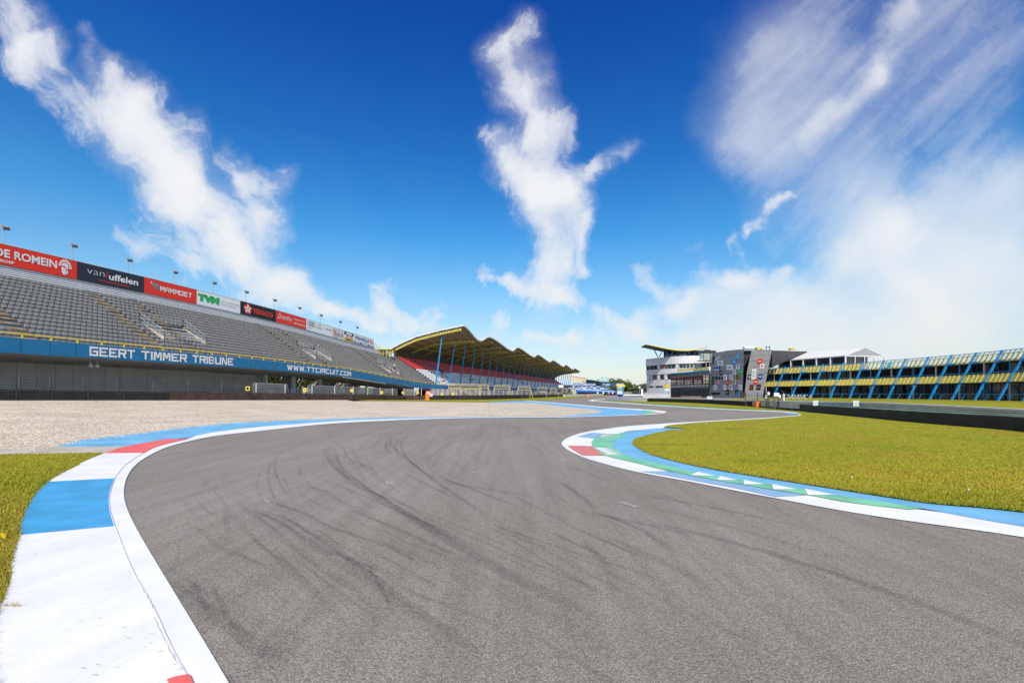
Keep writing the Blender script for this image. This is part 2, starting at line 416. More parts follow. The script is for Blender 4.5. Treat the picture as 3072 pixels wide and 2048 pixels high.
# --- blue tongue between the two legs of the chicane -------------------
sheet('blue_run_off', [[(1450, 1207), (1503, 1203), (1575, 1201.5), (1684, 1210.5), (1799, 1220.5), (1896, 1228), (1950, 1231.8), (1975, 1235.5), (1950, 1241.5), (1888, 1245.6), (1786, 1249.2), (1671, 1251.6)],
                       [(1671, 1248.6), (1747, 1244), (1799, 1237), (1806, 1232.6), (1790, 1228.6), (1737, 1223.6), (1684, 1218.6), (1631, 1212), (1577, 1207.5), (1500, 1207.4), (1450, 1207)]], .010, lblue)
sheet('white_edge_line', [[(1575, 1200.6), (1684, 1209.6), (1799, 1219.3), (1854, 1223.3), (1956, 1229.6), (1990, 1232.8), (1998.6, 1235.6), (1990, 1239.6), (1973, 1242), (1888, 1246.3), (1786, 1249.8), (1671, 1252.5)],
                          [(1671, 1251), (1786, 1248.6), (1888, 1244.8), (1950, 1241.2), (1968, 1238.3), (1962, 1235), (1950, 1233.2), (1854, 1225.8), (1799, 1221.6), (1684, 1211.2), (1575, 1201.8)]], .018, white)
sheet('green_kerb', [[(1930, 1230.3), (1956, 1233), (1966, 1236), (1960, 1239.4), (1930, 1242.5)], [(1922, 1240.6), (1938, 1238), (1940, 1234.6), (1926, 1231.8), (1930, 1230.3)]], .022, green)
sheet('red_kerb', [[(1965, 1237.6), (1985, 1236.9), (1984, 1239.6), (1962, 1240.6)]], .026, wred, straight=True)

# --- infield kerb -------------------------------------------------------
O = [(1990, 1270.6), (1888, 1277.8), (1820, 1286), (1762, 1294.8), (1718, 1306.7), (1694, 1318.6), (1685, 1330.5), (1694, 1342.4), (1718, 1357.7), (1762, 1376.4), (1820, 1393.4), (1888, 1411), (1956, 1425), (2058, 1443.5), (2194, 1470), (2330, 1496), (2450, 1519), (2556, 1538), (2694, 1559.4), (2825, 1577.5), (2956, 1595.5), (3072, 1613), (3500, 1676)]
I1 = [(1868, 1289), (1776, 1298), (1732, 1310), (1706, 1323.7), (1703, 1337), (1747, 1367), (1800, 1382), (1922, 1415), (2058, 1438), (2194, 1464), (2327, 1492)]
I2 = [(1860, 1302), (1827, 1303), (1796, 1308.4), (1783, 1317), (1775, 1327), (1777.5, 1339), (1793, 1354), (1820, 1368.6), (1922, 1393.4), (2004, 1413.8), (2072, 1427.4), (2153, 1442.7), (2235, 1456.3), (2323, 1471.6), (2425, 1487), (2530, 1507), (2730, 1531.5)]
I3 = [(1885, 1305), (1861, 1313.5), (1840.5, 1323.7), (1836.4, 1332), (1844, 1344), (1867.7, 1361), (1893, 1373), (1922, 1379.8), (1990, 1395), (2082, 1417), (2160, 1431.5), (2235, 1442), (2318, 1455), (2415, 1470), (2503, 1487), (2628, 1505), (2769, 1527.6)]
I4 = [(2063, 1289.7), (2024, 1291), (1976, 1300), (1939, 1310), (1908, 1320), (1902.4, 1330.5), (1910, 1340.7), (1939, 1357.7), (1973, 1371), (2058, 1393.4), (2160, 1413.8), (2262, 1430.8), (2450, 1461), (2628, 1488.8), (2792, 1513.5), (2956, 1528), (3072, 1541), (3500, 1590)]
sheet('white_edge_line', [O, [(3500, 1620), (3072, 1570)], [(2730, 1526)], I2[::-1][1:], [(1860, 1302), (1885, 1293), (1990, 1284), (1990, 1270.6)]], .010, white)
sheet('blue_run_off', [I4, [(3500, 1640), (3072, 1582), (2769, 1528)], I3[::-1], [(1885, 1305), (1858, 1301), (1880, 1296), (1990, 1284.6), (2040, 1287), (2063, 1289.7)]], .014, lblue)
sheet('green_kerb', [I3, [(2769, 1527.6), (2730, 1531.5)], I2[::-1], [(1860, 1302), (1885, 1305)]], .018, green)
# worn blocks
sheet('kerb_block', [[(1732, 1310), (1776, 1298)], [(1822, 1302.3), (1800, 1306.5), (1784, 1316)]], .016, wblue, straight=True)
sheet('kerb_block', [[(1703, 1337), (1712, 1346), (1747, 1367)], [(1818, 1368), (1793, 1354), (1777.5, 1339)]], .016, wred)
sheet('kerb_block', [[(1922, 1415), (2058, 1438), (2194, 1464), (2327, 1492)], [(2420, 1487.5), (2323, 1472.5), (2235, 1457.3), (2153, 1443.7), (2072, 1428.4), (2004, 1414.8)]], .016, wblue)
# white wedges in the green band
def wedge(p): sheet('white_wedge', [p], .022, white, straight=True)
for a in [(2071, 1428, 2094, 1417, 2145, 1430), (2150, 1442, 2161, 1430, 2212, 1442.5), (2232, 1455.6, 2231, 1441.5, 2292, 1455), (2321, 1471, 2315, 1454.5, 2393, 1470.5), (2425, 1488, 2413, 1468.5, 2503, 1487)]:
    wedge([(a[0], a[1]), (a[2], a[3]), (a[4], a[5])])
for i in range(6):
    t = i / 6
    wedge([(1868 - 22 * t, 1304.5 + 8 * t * 2), (1800 + 2 - 8 * t, 1308 + 8 * t * 1.3), (1806 - 10 * t, 1306 + 12 * t * 1.1)])
    wedge([(1842 + 44 * t, 1344 + 28 * t), (1786 + 30 * t, 1345 + 18 * t), (1790 + 34 * t, 1349 + 19 * t)])
# --- right edge white line of the far leg, and the far apex ----------------
sheet('white_edge_line', [[(1988, 1270.6), (2092, 1264.4), (2211, 1258), (2296, 1253), (2357, 1248.4), (2391.5, 1245.6), (2399, 1242), (2381, 1238.5), (2340, 1235.5), (2200, 1229.6), (1990, 1218), (1867, 1209.3), (1800, 1204.6), (1765, 1201.6), (1782, 1198.6), (1822, 1196)],
                          [(1822, 1197), (1790, 1199.6), (1782, 1201.4), (1800, 1203.3), (1867, 1207.6), (1990, 1216.4), (2200, 1227.9), (2340, 1233), (2390, 1235.6), (2412, 1241.6), (2400, 1248.5), (2357, 1251), (2296, 1256), (2211, 1261), (2092, 1268), (1990, 1284)]], .012, white)
sheet('green_kerb', [[(1795, 1202.6), (1867, 1207.3), (1990, 1216), (2200, 1227.4), (2330, 1232.5)], [(2330, 1231.3), (2200, 1226.2), (1990, 1214.6), (1867, 1206.2), (1795, 1201.8)]], .016, green)
sheet('blue_run_off', [[(2360, 1238.5), (2384, 1239.3), (2392, 1242.3), (2372, 1243.6), (2350, 1240)]], .020, wblue, straight=True)
# worn paint ticks on the asphalt
tk = MB()
for (x0, y0, x1, y1, w) in [(1855, 1506, 1908, 1521, .012), (1868, 1505, 1912, 1520, .010), (1160, 1445, 1178, 1446, .01), (1163, 1450, 1176, 1450, .01), (1160, 1445, 1163, 1450, .01), (1178, 1446, 1176, 1450, .01), (1410, 1414, 1424, 1417, .012), (795, 1500, 808, 1506, .01), (1680, 1376, 1700, 1380, .012)]:
    p, q = G(x0, y0), G(x1, y1); s = (q - p).cross(V((0, 0, 1))).normalized() * w; z = V((0, 0, .006))
    tk.face([p - s + z, q - s + z, q + s + z, p + s + z])
o = tk.build('paint_ticks', mat('faded_white', (.52, .52, .52), .7, .2, 30)); o['kind'] = 'structure'

# --- gravel trap (rises to the barrier) --------------------------------------
def barrier_base(px):
    """left barrier base: distance and height"""
    k = (px - CX) / F
    Y1 = 47.3 / (.268 - k) if k < .2 else 300
    Y = min(Y1, table([(1243, 97), (1340, 100), (1450, 103), (1560, 121), (1694, 183), (1830, 320)], px))
    yb = table([(-400, 1201), (0, 1201), (600, 1200.6), (1000, 1199.5), (1243, 1199.6), (1340, 1199), (1450, 1198.4), (1560, 1195.4), (1694, 1189.5), (1830, 1184.5)], px)
    return A(px, yb, Y)
rowsA = []; rowsB = []
GB = [(-400, 1350), (0, 1347), (154, 1343)] + BT[1:-1] + [(1671, 1249)]
def gb(px): return table(GB, px)
rows = []; gx = list(range(-400, 1460, 20)) + [1460]
for px in gx:
    a = G(px, gb(px) + 1.0); bb = barrier_base(px) if px < 1060 else A(px, table([(1060, 1202.3), (1250, 1203.6), (1460, 1206.6)], px), table([(1060, 82), (1250, 82), (1460, 73.5)], px))
    rows.append([V((a.x + (bb.x - a.x) * t, a.y + (bb.y - a.y) * t, .004 + (bb.z - .004) * (t ** 1.5))) for t in [i / 14 for i in range(15)]])
for rr in rows:
    for j, p in enumerate(rr):
        if 0 < j < 14: p.z += .02 * (noise.noise(V((p.x * .5, p.y * 1.3, 0))) + .6) * min(1, j / 3) + .012
gb_ = MB(); gb_.loft(rows)
o = gb_.build('gravel_trap', gravel, sm=True); tag(o, kind='structure')
sheet('gravel_trap', [[(1440, 1206.9), (1500, 1206.9), (1577.5, 1207), (1631, 1211.5), (1684, 1218.3), (1737, 1223.4), (1790, 1228.4), (1806, 1232.6), (1799, 1237.4), (1747, 1244.4), (1671, 1249.4)], [(1600, 1250), (1440, 1250.8)]], .007, gravel)
sb = MB(); r = random.Random(21)
for k in range(420):
    px = r.uniform(0, 1100); p = G(px, gb(px) + abs(r.gauss(0, 1.6)) * (1 + (1100 - px) / 900), .016); s = r.uniform(.008, .022); a = r.uniform(0, 3); u = V((math.cos(a), math.sin(a), 0)) * s; w_ = V((-u.y, u.x, 0)) * .7
    sb.hexa([p - u, p - w_, p + u, p + w_, p - u * .5 + UPV * s, p - w_ * .5 + UPV * s, p + u * .5 + UPV * s, p + w_ * .5 + UPV * s])
o = sb.build('loose_stones', mat('stone', (.70, .62, .50), .9, .3, 20)); tag(o, 'loose pale stones spilled from the gravel trap onto the blue strip', 'stones', kind='stuff')
# concrete strip between gravel and left lawn
sheet('service_path', [[(-500, 1349), (0, 1347), (154, 1341), (378.6, 1339)], [(311, 1364), (233, 1362.5), (0, 1367), (-500, 1376)]], .012, concrete, straight=True)
# --- left lawn ------------------------------------------------------------------
LG = [[(-500, 1374), (0, 1366), (233, 1361.5), (311, 1361)], [(233, 1396), (168, 1428), (135, 1450), (86, 1498), (48, 1574), (41, 1614), (11, 1704), (0, 1763), (-50, 1900), (-60, 2308)], [(-900, 2308), (-500, 1374)]]
sheet('lawn', LG, .03, grass)
# --- far grass verge on the left below the barrier -------------------------------
rows = []
for px in range(1040, 1840, 20):
    bb = barrier_base(px)
    if px < 1440: a = A(px, table([(1040, 1201.8), (1060, 1202.2), (1250, 1203.5), (1440, 1206.5)], px), table([(1040, 80), (1060, 81.5), (1250, 81.5), (1440, 73.5)], px))
    else: a = G(px, table([(1440, 1206), (1460, 1205.4), (1640, 1199.5), (1700, 1195.5), (1830, 1187)], px), .01)
    rows.append([V((a.x + (bb.x - a.x) * t, a.y + (bb.y - a.y) * t, a.z + (bb.z - a.z) * t + .02)) for t in (0, .5, 1)] + [bb + V((-6, 14, -.2))])
m_ = MB(); m_.loft(rows); o = m_.build('grass_verge', grass); tag(o, kind='structure')
# ground rising behind the left barrier (under the stand)
rows = []
for px in list(range(-600, 1840, 40)):
    bb = barrier_base(px); rows.append([bb + V((0, 0, -.02)), bb + V((-4, 1, 0)), bb + V((-60, 16, 0))])
m_ = MB(); m_.loft(rows); o = m_.build('service_road', dconc); tag(o, kind='structure')
# --- right infield lawn -------------------------------------------------------------
RG = [[(3500, 1589), (3072, 1540), (2956, 1527), (2792, 1512.5), (2628, 1488), (2450, 1460), (2262, 1430), (2160, 1413), (2058, 1392.6), (1973, 1370.4), (1939, 1357), (1910, 1340.4), (1902.4, 1330.5), (1908, 1320.4), (1939, 1310.6), (1976, 1300.6), (2024, 1291.4)],
      [(2063, 1289.9), (2035, 1285), (2000, 1283.5), (1990, 1281.5)],
      [(2010, 1276), (2092, 1268.4), (2211, 1261), (2296, 1256), (2357, 1250.8), (2395, 1247.4), (2402, 1242), (2384, 1236.6), (2340, 1232.6), (2200, 1225.2), (1990, 1213.6), (1867, 1205.4), (1822, 1203.6)],
      [(1822, 1202.3), (1870, 1202.4), (1940, 1203.6), (2100, 1206.5), (2140, 1202)]]
far = [V((300, 150, 0)), V((300, 10, 0))]
out = []
for c in RG:
    q = [G(a_, b_) for a_, b_ in c]; q = smooth(q, 6) if len(c) > 5 else q
    out += q
out += [V((60, 125, 0)), V((160, 190, 0)), V((200, 120, 0)), V((130, 20, 0)), V((60, 3, 0))]
m_ = MB(); m_.face([V((p.x, p.y, .03)) for p in out]); lawnR = m_.build('lawn', grass); tri_fill(lawnR); tag(lawnR, kind='structure')

# --- tyre marks ------------------------------------------------------------------------
def tyre_mat():
    m = bpy.data.materials.new('tyre_mark'); m.use_nodes = True; N, L, b = nodes_of(m)
    b.inputs['Base Color'].default_value = (.035, .032, .032, 1); b.inputs['Roughness'].default_value = .7
    uv = N.new('ShaderNodeUVMap'); sp = N.new('ShaderNodeSeparateXYZ'); L.new(uv.outputs[0], sp.inputs[0])
    def M(op, a, c=None, cl=False):
        n = N.new('ShaderNodeMath'); n.operation = op; n.use_clamp = cl
        for i, x in enumerate((a, c)):
            if x is None: continue
            if isinstance(x, (int, float)): n.inputs[i].default_value = x
            else: L.new(x, n.inputs[i])
        return n.outputs[0]
    cr = M('SUBTRACT', 1, M('POWER', M('ABSOLUTE', M('SUBTRACT', M('MULTIPLY', sp.outputs[0], 2), 1)), 3), True)
    en = M('MULTIPLY', M('MULTIPLY', sp.outputs[1], 5, True), M('MULTIPLY', M('SUBTRACT', 1, sp.outputs[1]), 4, True), True)
    tc = N.new('ShaderNodeTexCoord'); nz = N.new('ShaderNodeTexNoise'); nz.inputs['Scale'].default_value = 9; nz.inputs['Detail'].default_value = 8; nz.inputs['Roughness'].default_value = .75
    L.new(tc.outputs['Object'], nz.inputs['Vector'])
    n2 = N.new('ShaderNodeTexNoise'); n2.inputs['Scale'].default_value = 120; n2.inputs['Detail'].default_value = 2; L.new(tc.outputs['Object'], n2.inputs['Vector'])
    g = M('MULTIPLY', M('MULTIPLY', M('SUBTRACT', nz.outputs['Fac'], .12), 1.6, True), M('MULTIPLY', M('SUBTRACT', n2.outputs['Fac'], .30), 3.2, True), True)
    at = N.new('ShaderNodeAttribute'); at.attribute_name = 'strength'
    L.new(M('MULTIPLY', M('MULTIPLY', cr, en), M('MULTIPLY', g, at.outputs['Fac'])), b.inputs['Alpha'])
    return m
tyre = tyre_mat()
TM = [ # points in full view px *1.3061, width, strength
 ([(748, 975), (757, 1000), (800, 1040)], .16, .35), ([(752, 1015), (755, 1050), (790, 1090), (850, 1130), (930, 1180), (1010, 1228), (1100, 1280), (1200, 1335), (1330, 1400), (1500, 1480)], .26, .6),
 ([(765, 1020), (775, 1060), (830, 1110), (900, 1155), (1000, 1215), (1080, 1262)], .12, .6),
 ([(880, 1060), (895, 1010), (930, 985), (1000, 972)], .10, .5), ([(898, 1000), (900, 1022), (930, 1050), (965, 1078), (1010, 1112), (1060, 1145), (1130, 1200)], .14, .6),
 ([(1020, 970), (960, 985), (925, 1010), (925, 1035), (950, 1065), (985, 1090), (1050, 1110), (1150, 1150), (1260, 1195)], .11, .55),
 ([(1000, 1075), (1010, 1035), (1060, 1010), (1150, 985), (1300, 970), (1450, 962)], .12, .4), ([(990, 1085), (985, 1055), (1030, 1020), (1100, 1000), (1200, 978), (1350, 966)], .10, .5),
 ([(1070, 1000), (1110, 985), (1100, 968)], .10, .4), ([(1090, 1040), (1080, 1015), (1110, 995), (1180, 980)], .09, .35),
 ([(530, 1045), (560, 1035), (640, 1025), (760, 1000), (850, 990)], .09, .5), ([(530, 1043), (555, 1050), (600, 1048)], .07, .5),
 ([(600, 1145), (640, 1158), (700, 1180), (760, 1210), (850, 1240), (960, 1280)], .13, .6), ([(560, 1140), (600, 1175), (700, 1240), (790, 1300), (880, 1360), (1000, 1450), (1080, 1530)], .16, .35),
 ([(545, 1140), (560, 1165), (620, 1210), (700, 1275), (820, 1360), (900, 1440)], .12, .35), ([(740, 1215), (790, 1275), (860, 1330), (950, 1395), (1050, 1465), (1140, 1540)], .14, .5),
 ([(390, 1330), (430, 1370), (480, 1410), (540, 1450), (620, 1510), (680, 1560)], .20, .45), ([(330, 1290), (400, 1340), (470, 1385), (560, 1450), (640, 1530)], .10, .3),
 ([(500, 1130), (540, 1195), (640, 1290), (760, 1400), (860, 1500)], .08, .3), ([(600, 1080), (590, 1110), (600, 1150)], .08, .35),
 ([(460, 1145), (470, 1110), (540, 1075), (650, 1040), (700, 1020)], .12, .25), ([(800, 1038), (850, 1060), (870, 1075)], .1, .45),
 ([(1045, 1130), (1100, 1170), (1180, 1220), (1300, 1290), (1450, 1370), (1600, 1440)], .12, .25), ([(1120, 1150), (1220, 1200), (1340, 1255), (1500, 1330), (1680, 1400)], .14, .12),
 ([(1330, 990), (1400, 975), (1520, 966)], .12, .35), ([(760, 1060), (700, 1045), (640, 1040)], .1, .3), ([(420, 1320), (520, 1390), (640, 1470), (700, 1530)], .3, .25),
 ([(900, 1240), (1040, 1300), (1200, 1380), (1400, 1480), (1560, 1560)], .35, .2), ([(640, 1080), (760, 1140), (860, 1190), (1000, 1260), (1200, 1360)], .3, .18)]
tb = MB(); uvs = []; stv = []
def mark(pts, w, s, z):
    n = len(pts)
    for i in range(n - 1):
        p, q = pts[i], pts[i + 1]
        d0 = (pts[min(i + 1, n - 1)] - pts[max(i - 1, 0)]).cross(V((0, 0, 1))).normalized() * w
        d1 = (pts[min(i + 2, n - 1)] - pts[i]).cross(V((0, 0, 1))).normalized() * w
        zz = V((0, 0, z)); a, c = i / (n - 1), (i + 1) / (n - 1)
        for f0 in (-1, -.5, 0, .5):
            f1 = f0 + .5; tb.face([p + d0 * f0 + zz, p + d0 * f1 + zz, q + d1 * f1 + zz, q + d1 * f0 + zz])
            uvs.extend([((f0 + 1) / 2, a), ((f1 + 1) / 2, a), ((f1 + 1) / 2, c), ((f0 + 1) / 2, c)]); stv.extend([s] * 4)
for i, (pts, w, s) in enumerate(TM):
    mark(smooth([G(x * 1.3061, y * 1.3061) for x, y in pts], 10), w * .34, min(1, s * .62), .0015 + i * .00008)
R.seed(11)
for k in range(120):  # faint thin arcs that follow the bend, sideways copies of the main marks
    pts, w_, s_ = TM[R.choice([1, 2, 5, 5, 12, 13, 14, 15, 17, 22, 23, 25, 28])]; off = V((R.gauss(0, .9), R.gauss(0, .5), 0)); q = smooth([G(x * 1.3061, y * 1.3061) for x, y in pts], 8)
    a_ = R.randrange(0, len(q) // 2); b_ = min(len(q), a_ + R.randrange(6, 26)); q = [p * (1 + off.y * .05) + off for p in q[a_:b_]]
    if len(q) > 4: mark(q, R.uniform(.010, .04), R.uniform(.12, .34), .0042 + k * .00001)
for k in range(24):   # finer scattered arcs through the braking zone
    x, y = R.uniform(480, 1500), R.uniform(985, 1250); a = R.uniform(.2, .9); L_ = R.uniform(1.0, 5.0) ; p = G(x * 1.3061, y * 1.3061); cv = R.uniform(-.25, .1)
    pts = []
    for j in range(8): pts.append(p.copy()); p = p + V((math.sin(-a), math.cos(a), 0)) * -L_ / 8; a += cv * .4
    mark(pts, R.uniform(.02, .07), R.uniform(.15, .4), .004 + k * .00005)
o = tb.build('tyre_marks', tyre); o['kind'] = 'structure'
ul = o.data.uv_layers.new(name='UVMap'); ul.data.foreach_set('uv', [c for u in uvs for c in u])
o.data.attributes.new('strength', 'FLOAT', 'CORNER'); o.data.attributes['strength'].data.foreach_set('value', stv)
sheet_crack = MB(); pl = smooth([G(x, y) for x, y in [(519, 1345), (560, 1385), (620, 1450), (700, 1540), (800, 1650)]], 12)
for p, q in zip(pl, pl[1:]):
    s = (q - p).cross(V((0, 0, 1))).normalized() * .003; z = V((0, 0, .0055)); sheet_crack.face([p - s + z, q - s + z, q + s + z, p + s + z])
o = sheet_crack.build('track_joint', mat('joint', (.16, .15, .14), .9)); o['kind'] = 'structure'

# --- grass blades -------------------------------------------------------------------------
def inside(poly, x, y):
    c = False; j = len(poly) - 1
    for i in range(len(poly)):
        xi, yi = poly[i]; xj, yj = poly[j]
        if (yi > y) != (yj > y) and x < (xj - xi) * (y - yi) / (yj - yi) + xi: c = not c
        j = i
    return c
def blades(name, poly, n, ymin, ymax, h, w, seed, edge=None, ne=0, bounds=None):
    r = random.Random(seed); b = MB(); k = 0; tries = 0
    def one(x, y, hh):
        a = r.uniform(0, 6.283); ww = w * r.uniform(.6, 1.4) * (1 + y * .05); l = r.uniform(-.6, .6) * hh; l2 = r.uniform(-.6, .6) * hh
        dx, dy = math.cos(a) * ww, math.sin(a) * ww; z = .028
        b.face([(x - dx, y - dy, z), (x + dx, y + dy, z), (x + l, y + l2, z + hh)], 1 if r.random() < .07 else 0)
    while k < n and tries < n * 12:
        tries += 1
        u = r.random(); y = 1 / (1 / ymin + (1 / ymax - 1 / ymin) * u)      # denser near the viewer's side of the lawn
        x0, x1 = bounds(y); x = r.uniform(x0, x1)
        if not inside(poly, x, y): continue
        one(x, y, h * r.uniform(.4, 1.2)); k += 1
    if edge:
        segs = [(p, q, (q - p).length / max(1, (p + q).length / 2) ** .8) for p, q in zip(edge, edge[1:])]; tot = sum(s[2] for s in segs)
        for p, q, l in segs:
            for _ in range(int(ne * l / tot)):
                t = r.random(); c = p + (q - p) * t
                one(c.x + r.uniform(-.02, .05) * r.choice((1, -1)), c.y + r.uniform(-.02, .03), h * r.uniform(.5, 1.3))
    o = b.build(name, [blade, blade2]); tag(o, 'short rough grass blades' + (' along the left kerb slab' if 'L' in name else ' over the infield lawn right of the track'), 'grass', kind='stuff'); return o
polyR = [(p.x, p.y) for p in out]
edgeR = smooth([G(a_, b_) for a_, b_ in RG[0]], 8)
o = blades('grass', polyR, 60000, 5.5, 34, .030, .006, 3, edgeR, 16000, lambda y: (max(1.2, y * .2), y * 1.15)); o['label'] = 'short green and straw coloured lawn grass inside the blue edged bend'
cL = []
for c in LG: cL += [G(*p) for p in c]
polyL = [(p.x, p.y) for p in cL]
edgeL = smooth([G(*p) for p in LG[1]], 8)
o = blades('grass', polyL, 26000, 3.2, 12, .040, .005, 4, edgeL, 9000, lambda y: (-y * 1.15, -y * .8)); o['label'] = 'short green lawn grass left of the white and blue kerb slab'
# small tuft growing out of the slab
b = MB(); r = random.Random(3)
for k in range(46):
    c = G(r.uniform(0, 62), r.uniform(1826, 1832)); a = r.uniform(-.8, .8); hh = r.uniform(.015, .05)
    b.face([c + V((-.0015, 0, .026)), c + V((.0015, 0, .026)), c + V((a * .03, .004, .026 + hh))])
o = b.build('grass_tuft', blade2); tag(o, 'sparse dry tuft growing from the seam of the white slab', 'grass', kind='stuff')
# daisies and dandelions
b = MB(); r = random.Random(9)
for k in range(7):
    y = r.uniform(9, 24); x = r.uniform(.35, 1.0) * y
    if not inside(polyR, x, y): continue
    s = .005 + .0004 * y; b.tube([(x, y, .05), (x, y, .075)], [s, s * 1.2], 7, 0 if r.random() < .7 else 1)
for (px, py) in [(2555, 1441), (2906, 1481)]:
    c = G(px, py); s = .010; b.tube([(c.x, c.y, .05), (c.x, c.y, .08)], [s, s * 1.2], 7, 0)
for (px, py) in [(8, 1625), (14, 1630)]:
    c = G(px, py); b.tube([(c.x, c.y, .05), (c.x, c.y, .09)], [.012, .016], 7, 1)
o = b.build('wild_flowers', [mat('petal_white', (.8, .8, .78), .7), mat('petal_yellow', (.85, .6, .02), .7)]); tag(o, 'tiny white and yellow flowers dotted over the lawn', 'flowers', kind='stuff')
# ================================================================== STANDS ON THE LEFT
P0 = V((-50.93, 0, 0)); SD = V((.2589, .9659, 0)); SN = V((.9659, -.2589, 0)); UP = V((0, 0, 1))
SINK = [(60, 0), (70, -.15), (77, -.3), (84, -.5), (90, -.85), (98, -1.4), (108, -2.0), (118, -2.4)]
def sink(s): return table(SINK, s * .9659)
def SP(s, e, z=0.0, sk=True):          # z counted from the ground datum
    p = P0 + SD * s + SN * e; p.z = z + (sink(s) if sk else 0); return p
def s_at(px, e):
    k = (px - CX) / F
    return (k * e * SN.y - P0.x - e * SN.x) / (SD.x - k * SD.y)
ROW0, RISE, RUN, NR = 5.55, .465, .72, 16
def row_e(i): return -.75 - RUN * i
def row_z(i): return ROW0 + RISE * i
S0, S1 = 27.0, 126.5                   # grey stand from .. to (along the straight)
S2 = s_at(1668, -12)                   # covered stand runs on to here
# ---- seats -------------------------------------------------------------
def seat_into(mb, s, i, mi=0):
    e = row_e(i); z = row_z(i)
    c = SP(s, e - .16, z + .38); mb.box(c, .38, .36, .05, SD, SN, UP, mi)                   # pan
    c = SP(s, e - .34, z + .53); mb.box(c, .36, .05, .24, SD, (SN + UP * -.2).normalized(), UP, mi)
def aisle_list(tops, w=1.25): return [(s_at(px, -12) - w / 2, s_at(px, -12) + w / 2) for px in tops]
AIS = aisle_list([-160, 268, 396, 772, 832, 1046, 1092])
VOM = [(s_at(515, -5.5), 5.5), (s_at(940, -5.5), 4.5), (s_at(1160, -5.5), 4.0)]   # stair mouths (centre, length)
def open_seat(s, i, ais, vom):
    if any(a < s < b for a, b in ais): return False
    if any(abs(s - c) < l / 2 and 4 <= i <= 8 for c, l in vom): return False
    return True
# ---- the open grandstand --------------------------------------------------
gs = thing('grandstand', 'open grandstand with grey seats and a dark blue fascia on the left', 'grandstand', SP(S0, 0, .9))
def seg(a, b, st): 
    n = max(1, int((b - a) / st)); return [a + (b - a) * k / n for k in range(n + 1)]
def terrace(par, a, b, m_tread):
    mb = MB(); ss = seg(a, b, 4.0)
    for s_, t_ in zip(ss, ss[1:]):
        for i in range(NR):
            e0 = row_e(i) + .36; e1 = e0 - RUN; z = row_z(i)
            mb.face([SP(s_, e0, z), SP(t_, e0, z), SP(t_, e1, z), SP(s_, e1, z)], 0)
            mb.face([SP(s_, e0, z - RISE), SP(t_, e0, z - RISE), SP(t_, e0, z), SP(s_, e0, z)], 1)
    return mb.build('terrace', [m_tread, mat('riser_white', (.66, .64, .60), .6, .08, 1.5)], par)
terrace(gs, S0, S1, concrete)
spots = []
for i in range(NR):
    s = S0 + .3
    while s < S1 - .3:
        ok = open_seat(s, i, AIS, VOM)
        if ok and S1 - 2.6 < s and (i * 5 + int(s * 2)) % 3 == 0: ok = True
        if ok: spots.append((s, i))
        s += .5
near = sorted([q for q in spots if q[0] > s_at(2, row_e(q[1])) + .3], key=lambda q: (SP(q[0], row_e(q[1]), 0) - V((0, 0, 0))).length)[:100]
nset = set(near)
mb = MB(); seat_into(mb, near[0][0], near[0][1]); s0o = mb.build('seat', seatg, gs)
base0 = SP(near[0][0], row_e(near[0][1]), row_z(near[0][1]))
for s, i in near[1:]:
    c = s0o.copy(); C.objects.link(c); c.parent = gs; c.location = SP(s, row_e(i), row_z(i)) - base0
mb = MB()
for s, i in spots:
    if (s, i) not in nset: seat_into(mb, s, i)
o = mb.build('seat', seatg, gs); o['kind'] = 'stuff'
# blue-grey rail tube behind each row (darkened to paint in the shadow gap between rows)
mb = MB()
for i in range(NR):
    ss = seg(S0, S1, 6)
    for a, b in zip(ss, ss[1:]):
        mb.beam(SP(a, row_e(i) + .30, row_z(i) - .02), SP(b, row_e(i) + .30, row_z(i) - .03), .12, .13, 0); mb.beam(SP(a, row_e(i) - .02, row_z(i) + .27), SP(b, row_e(i) - .02, row_z(i) + .27), .05, .10, 0)
mb.build('seat_rail', mat('rail_blue_grey', (.06, .10, .15), .5, .2, 3), gs)
# aisles
for a, b in AIS:
    mb = MB()
    for i in range(NR):
        for h in (0, 1):
            e = row_e(i) + .36 - h * .36; z = row_z(i) + h * RISE / 2
            mb.hexa([SP(a, e, z - .2), SP(b, e, z - .2), SP(b, e - .36, z - .2), SP(a, e - .36, z - .2), SP(a, e, z + .03), SP(b, e, z + .03), SP(b, e - .36, z + .03), SP(a, e - .36, z + .03)], 0)
    mb.build('aisle_steps', tan, gs)
